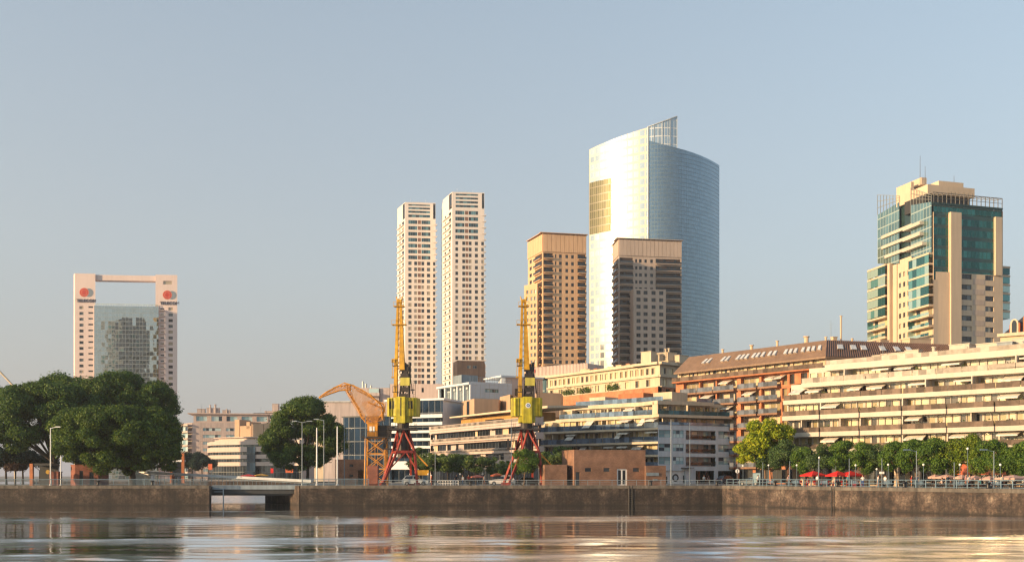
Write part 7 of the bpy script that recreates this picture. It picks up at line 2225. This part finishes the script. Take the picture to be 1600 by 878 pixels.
# ------------------------------------------------------------------ parked cars
g_car = mat("car_glass", '#14181c', .08, .02, streak=0, spec=.8)
m_tyre = mat("tyre", '#141414', .85, .1, streak=0); m_rim = mat("rim", '#9a9c9e', .35, .05, metal=.8, streak=0)
m_hl = mat("headlight", '#dcdcd6', .15, .02, streak=0); m_tl = mat("taillight", '#8c1512', .2, .02, streak=0)
def car(lab, p, rz, paint, suv=True, group="cars parked on the quay"):
    t = thing("parked_car", lab, "car", p, rz, group)
    hh = 1.0 if suv else .88; top = 1.68 if suv else 1.42
    body = [(-2.2, .32), (-1.75, .3), (1.8, .3), (2.2, .36), (2.25, .62), (2.12, .86), (1.2, hh), (.75, hh + .02), (.1, top - .04), (-.4, top), (-1.5, top - .03), (-2.0, hh + .08), (-2.2, .9)]
    ns = len(body); pts, fs = [], []
    prof = [(-.86, .0), (-.9, .25), (-.78, .8), (-.62, 1.0)]
    mb = MB()
    rings = []
    for yy, inz in ((-.88, 1), (-.8, 0), (.8, 0), (.88, 1)):
        ring = []
        for x, z in body:
            tuck = 0.0 if z <= hh + .1 else .22 * (z - hh) / (top - hh)
            y_ = (abs(yy) - tuck) * (1 if yy > 0 else -1)
            ring.append((x * (.985 if inz else 1), y_, z - (.03 if inz and z > .7 else 0)))
        rings.append(ring)
    P_ = [v for r_ in rings for v in r_]
    for k in range(3):
        for i in range(ns):
            j = (i + 1) % ns; fs.append((k * ns + i, k * ns + j, (k + 1) * ns + j, (k + 1) * ns + i))
    fs.append(tuple(range(ns - 1, -1, -1))); fs.append(tuple(range(3 * ns, 4 * ns)))
    mb.add(P_, fs); mb.build("body", paint, t)
    for s in (-1, 1):
        mb = MB(); y0 = s * .875; y1 = s * .715
        mb.add([(.78, y0, hh + .03), (-.28, y0, hh + .03), (-.28, y1, top - .1), (.2, y1, top - .12)], [(0, 1, 2, 3) if s > 0 else (3, 2, 1, 0)]); mb.add([(-.36, y0, hh + .03), (-1.8, y0, hh + .08), (-1.45, y1, top - .1), (-.36, y1, top - .1)], [(0, 1, 2, 3) if s > 0 else (3, 2, 1, 0)])
        mb.build("side_windows", g_car, t)
        for x in (-1.35, 1.38):
            mb = MB(); mb.M = Matrix.Translation((x, s * .8, .345)) @ Matrix.Rotation(R(90), 4, 'X'); mb.lathe([(.2, -.11), (.33, -.11), (.345, -.06), (.345, .06), (.33, .11), (.2, .11)], (0, 0, 0), 18); w_ = mb.build("wheel", m_tyre, t)
            mb = MB(); mb.M = Matrix.Translation((x, s * .8, .345)) @ Matrix.Rotation(R(90), 4, 'X'); mb.lathe([(.2, -.118), (.22, 0), (.2, .118)], (0, 0, 0), 12); link("rim", mb.mesh("rim", m_rim), w_)
        mb = MB(); mb.box(2.1, 2.23, s * .62 - .16, s * .62 + .16, .66, .80); mb.build("headlight", m_hl, t)
        mb = MB(); mb.box(-2.2, -2.14, s * .68 - .1, s * .68 + .1, .78, 1.0); mb.build("taillight", m_tl, t)
    mb = MB(); mb.add([(.86, -.72, hh + .06), (.86, .72, hh + .06), (.18, .62, top - .06), (.18, -.62, top - .06)], [(0, 1, 2, 3)]); mb.build("windscreen", g_car, t)
    return t
cp = lambda n, c: mat(n, c, .3, .04, streak=.04, spec=.7)
car("silver sport utility car parked beneath the first portal crane", gp(649, 171), 0.02, cp("silver_paint", '#a9b2b8'))
car("white sport utility car parked near the orange parasol", gp(785, 172), 3.12, cp("white_car_paint", '#cfcfcc'))
car("black car parked beside the brick pumphouse", gp(829, 170), 0.05, cp("black_paint", '#15171a'), False)
car("dark car parked in the open garage of the corner apartments", gp(1137, 203), .5, cp("navy_paint", '#1e2c3c'), True)
car("grey car parked beneath the yellow tree behind the fence", onq(1176, 6), 2.2, cp("grey_car_paint", '#5d6468'), False)

# ------------------------------------------------------------------ people
m_skin = mat("skin", '#b58468', .7, .05, streak=0); m_hair = mat("hair", '#2a1e18', .8, .1, streak=0); m_shoe = mat("shoe", '#2b2624', .7, .1, streak=0)
def person(lab, p, rz, shirt, trousers, pose="stand", h=1.72, hair=None):
    rnd = random.Random(lab)
    k = h / 1.72
    sit = pose == "sit"
    pel = Vector((0, 0, .5 if sit else .93)); ch = pel + Vector((0, -.02, .40)); nk = ch + Vector((0, -.01, .16)); hd = nk + Vector((0, -.02, .17)); ht = hd + Vector((0, 0, .08))
    V = [pel, pel + Vector((0, 0, .2)), ch, nk, hd, ht]; E = [(0, 1), (1, 2), (2, 3), (3, 4), (4, 5)]; Rr = [.135, .125, .15, .055, .085, .075]
    def chain(start, pts, rr):
        i = start
        for q_, r_ in zip(pts, rr):
            V.append(Vector(q_)); Rr.append(r_); E.append((i, len(V) - 1)); i = len(V) - 1
    for s in (-1, 1):
        st = s * (.18 if pose == "walk" else 0)
        if sit: chain(0, [(s * .1, -.02, .5), (s * .12, -.42, .5), (s * .12, -.42, .09), (s * .12, -.56, .05)], [.09, .065, .045, .04])
        else: chain(0, [(s * .095, 0, .86), (s * .1, -.03 + st * .6, .49), (s * .1, st * 1.1 + .03, .09), (s * .11, st * 1.1 - .12, .05)], [.09, .062, .045, .04])
        z = ch.z
        if pose == "reach": chain(2, [(s * .2, -.02, z + .06), (s * .25, -.22, z - .12), (s * .2, -.42, z + .02), (s * .19, -.52, z + .05)], [.06, .045, .035, .032])
        elif sit: chain(2, [(s * .2, 0, z + .06), (s * .24, -.1, z - .2), (s * .16, -.34, z - .2), (s * .13, -.42, z - .2)], [.06, .045, .035, .032])
        else: chain(2, [(s * .2, 0, z + .06), (s * .25, .03 - st * .5, z - .2), (s * .24, -.06 - st * .9, z - .43), (s * .23, -.09 - st, z - .53)], [.06, .045, .035, .032])
    me = bpy.data.meshes.new("person")
    me.from_pydata([v * k for v in V], E, [])
    ob = bpy.data.objects.new("person", me); COL.objects.link(ob)
    md_ = ob.modifiers.new("skin", 'SKIN'); sv = me.skin_vertices[0].data
    for v, r_ in zip(sv, Rr): v.radius = (r_ * k * (1.25 if r_ > .11 else 1), r_ * k * (.8 if r_ > .11 else 1))
    sv[0].use_root = True
    sb_ = ob.modifiers.new("sub", 'SUBSURF'); sb_.levels = 1; sb_.render_levels = 1
    dg = bpy.context.evaluated_depsgraph_get(); dg.update()
    nm = bpy.data.meshes.new_from_object(ob.evaluated_get(dg))
    bpy.data.objects.remove(ob); bpy.data.meshes.remove(me)
    for m_ in (mat(f"cloth_{shirt[1:]}", shirt, .85, .08, streak=0), mat(f"cloth_{trousers[1:]}", trousers, .85, .08, streak=0), m_skin, m_shoe): nm.materials.append(m_)
    hz = (nk.z) * k
    for pg in nm.polygons:
        c = pg.center
        if c.z > hz - .02: mi = 2
        elif c.z < .085 * k: mi = 3
        elif (abs(c.x) > .19 * k and c.z < (ch.z - .12) * k and c.z > (pel.z - .25) * k) or (pose == "reach" and c.y < -.2 * k): mi = 2
        elif c.z > (pel.z + (.1 if sit else .04)) * k: mi = 0
        else: mi = 1
        pg.material_index = mi; pg.use_smooth = True
    o = link("person", nm); o.location = p; o.rotation_euler.z = rz
    tag(o, lab, "person", "people on the promenade")
    mb = MB(); c = hd * k
    mb.lathe([(.105 * k, 0), (.112 * k, .05 * k), (.095 * k, .11 * k), (.05 * k, .145 * k)], (0, .018 * k, c.z + .01), 10)
    link("hair", mb.mesh("hair", hair or m_hair, True), o)
    return o
W_, Bk, Bl, Rd = '#cfcfca', '#24262b', '#3a5170', '#c02a1e'
for lab, p, rz, sh_, tr, pose in (
        ("person in a white top standing in the grey entrance", gp(1100, 196), 0, W_, '#2e3338', "stand"),
        ("person in a dark top walking out of the grey entrance", gp(1107, 194), .8, '#5b4a4a', '#8a6a58', "walk"),
        ("person in a white top and dark hair by the advertising board", onq(1184.5, 2.5), .4, W_, Bk, "stand"),
        ("person in a pale pink top by the mouth of the fence beneath the yellow tree", onq(1232, 2.4), .9, '#c9a9a5', Bl, "walk"),
        ("person in a white shirt standing at the first red parasol", onq(1277, 2.6), 2.0, W_, '#4a3b36', "stand"),
        ("person in a dark shirt between the red parasols", onq(1312, 2.6), 1.2, Bk, Bk, "stand"),
        ("person in a teal top by the third red parasol", onq(1325, 2.4), .3, '#4f8590', Bk, "stand"),
        ("person in a white shirt and blue trousers reaching over the fence", onq(1348, 1.2), -.6, W_, '#2c4f86', "reach"),
        ("person in a cream top walking beside the double lamp boxes", onq(1372, 2.2), 1.6, '#d8c4b4', '#b98f78', "walk"),
        ("person in a white hooded top on the far side of the double lamp boxes", onq(1383, 2.2), 2.2, W_, '#7a6a5f', "walk"),
        ("person in a bright red shirt and tan shorts by the beige pillar", onq(1424, 2.4), 1.2, Rd, '#b0815f', "stand"),
        ("person in a dark blue jacket next to the person in red", onq(1432.5, 3.0), 2.4, '#25324a', Bk, "stand"),
        ("person in a dark jacket under the wide beige parasol", onq(1481, 2.6), .4, '#1f3240', Bk, "walk"),
        ("person in a big white shirt and black trousers near the beige parasols", onq(1514.5, 2.2), .6, W_, Bk, "stand"),
        ("person in a pink top beside the person in the big white shirt", onq(1509, 3.0), 1.2, '#c98a86', '#7a4a40', "stand"),
        ("person in a cream top by the edge of the beige parasols", onq(1566, 2.4), .5, '#d6cdb8', Bk, "stand"),
        ("person in a dark top crossing the bridge", gp(271, 173), 1.2, '#7a4a44', Bk, "walk"),
        ("person in a pale top crossing the bridge behind another", gp(279, 174), 1.4, '#b8b8c0', Bl, "walk"),
        ("person in black beneath the young trees", gp(713, 174), .5, Bk, Bk, "walk"),
        ("person in a grey top beneath the young trees by the barrier end", gp(723, 173), -.7, '#9aa4ac', Bl, "stand"),
        ("person in a red top beneath the young trees", gp(732, 175), .5, '#a83c30', Bk, "stand"),
        ("person in a white top walking towards the white car", gp(757, 174), 1.4, W_, '#6a4a3c', "walk")):
    person(lab, p, rz, sh_, tr, pose, random.Random(lab).uniform(1.6, 1.8))
for i, (px, sh_, proto_) in enumerate(((1258, '#8a8f96', 0), (1300, '#c8c2b8', 0), (1341, '#3d4c58', 0), (1466, '#d0b8a8', 1), (1526, '#3c7f8c', 1), (1542, '#d87a52', 1), (1580, '#2c3038', 1))):
    p = onq(px, 4.6) + QD * .62
    cols_ = {'#8a8f96': "grey", '#c8c2b8': "pale", '#3d4c58': "slate blue", '#d0b8a8': "pinkish", '#3c7f8c': "teal", '#d87a52': "orange", '#2c3038': "black"}
    person(f"person in a {cols_[sh_]} top seated at a cafe table under the {'red' if not proto_ else 'beige'} parasols", p, qa - R(90), sh_, '#33363c', "sit")

# ------------------------------------------------------------------ the thin evening air
mb = MB(); mb.box(-420, 420, -120, 760, -8, 190)
m_haze = bpy.data.materials.new("haze"); m_haze.use_nodes = True
nt = m_haze.node_tree
for n_ in list(nt.nodes):
    if n_.type == 'BSDF_PRINCIPLED': nt.nodes.remove(n_)
pv = nt.nodes.new("ShaderNodeVolumePrincipled")
pv.inputs["Color"].default_value = (0.86, 0.92, 1.0, 1)
pv.inputs["Density"].default_value = 0.00017
pv.inputs["Anisotropy"].default_value = 0.3
nt.links.new(pv.outputs[0], nt.nodes["Material Output"].inputs["Volume"])
tag(mb.build("haze", m_haze), kind="stuff")
scene.cycles.volume_bounces = 0
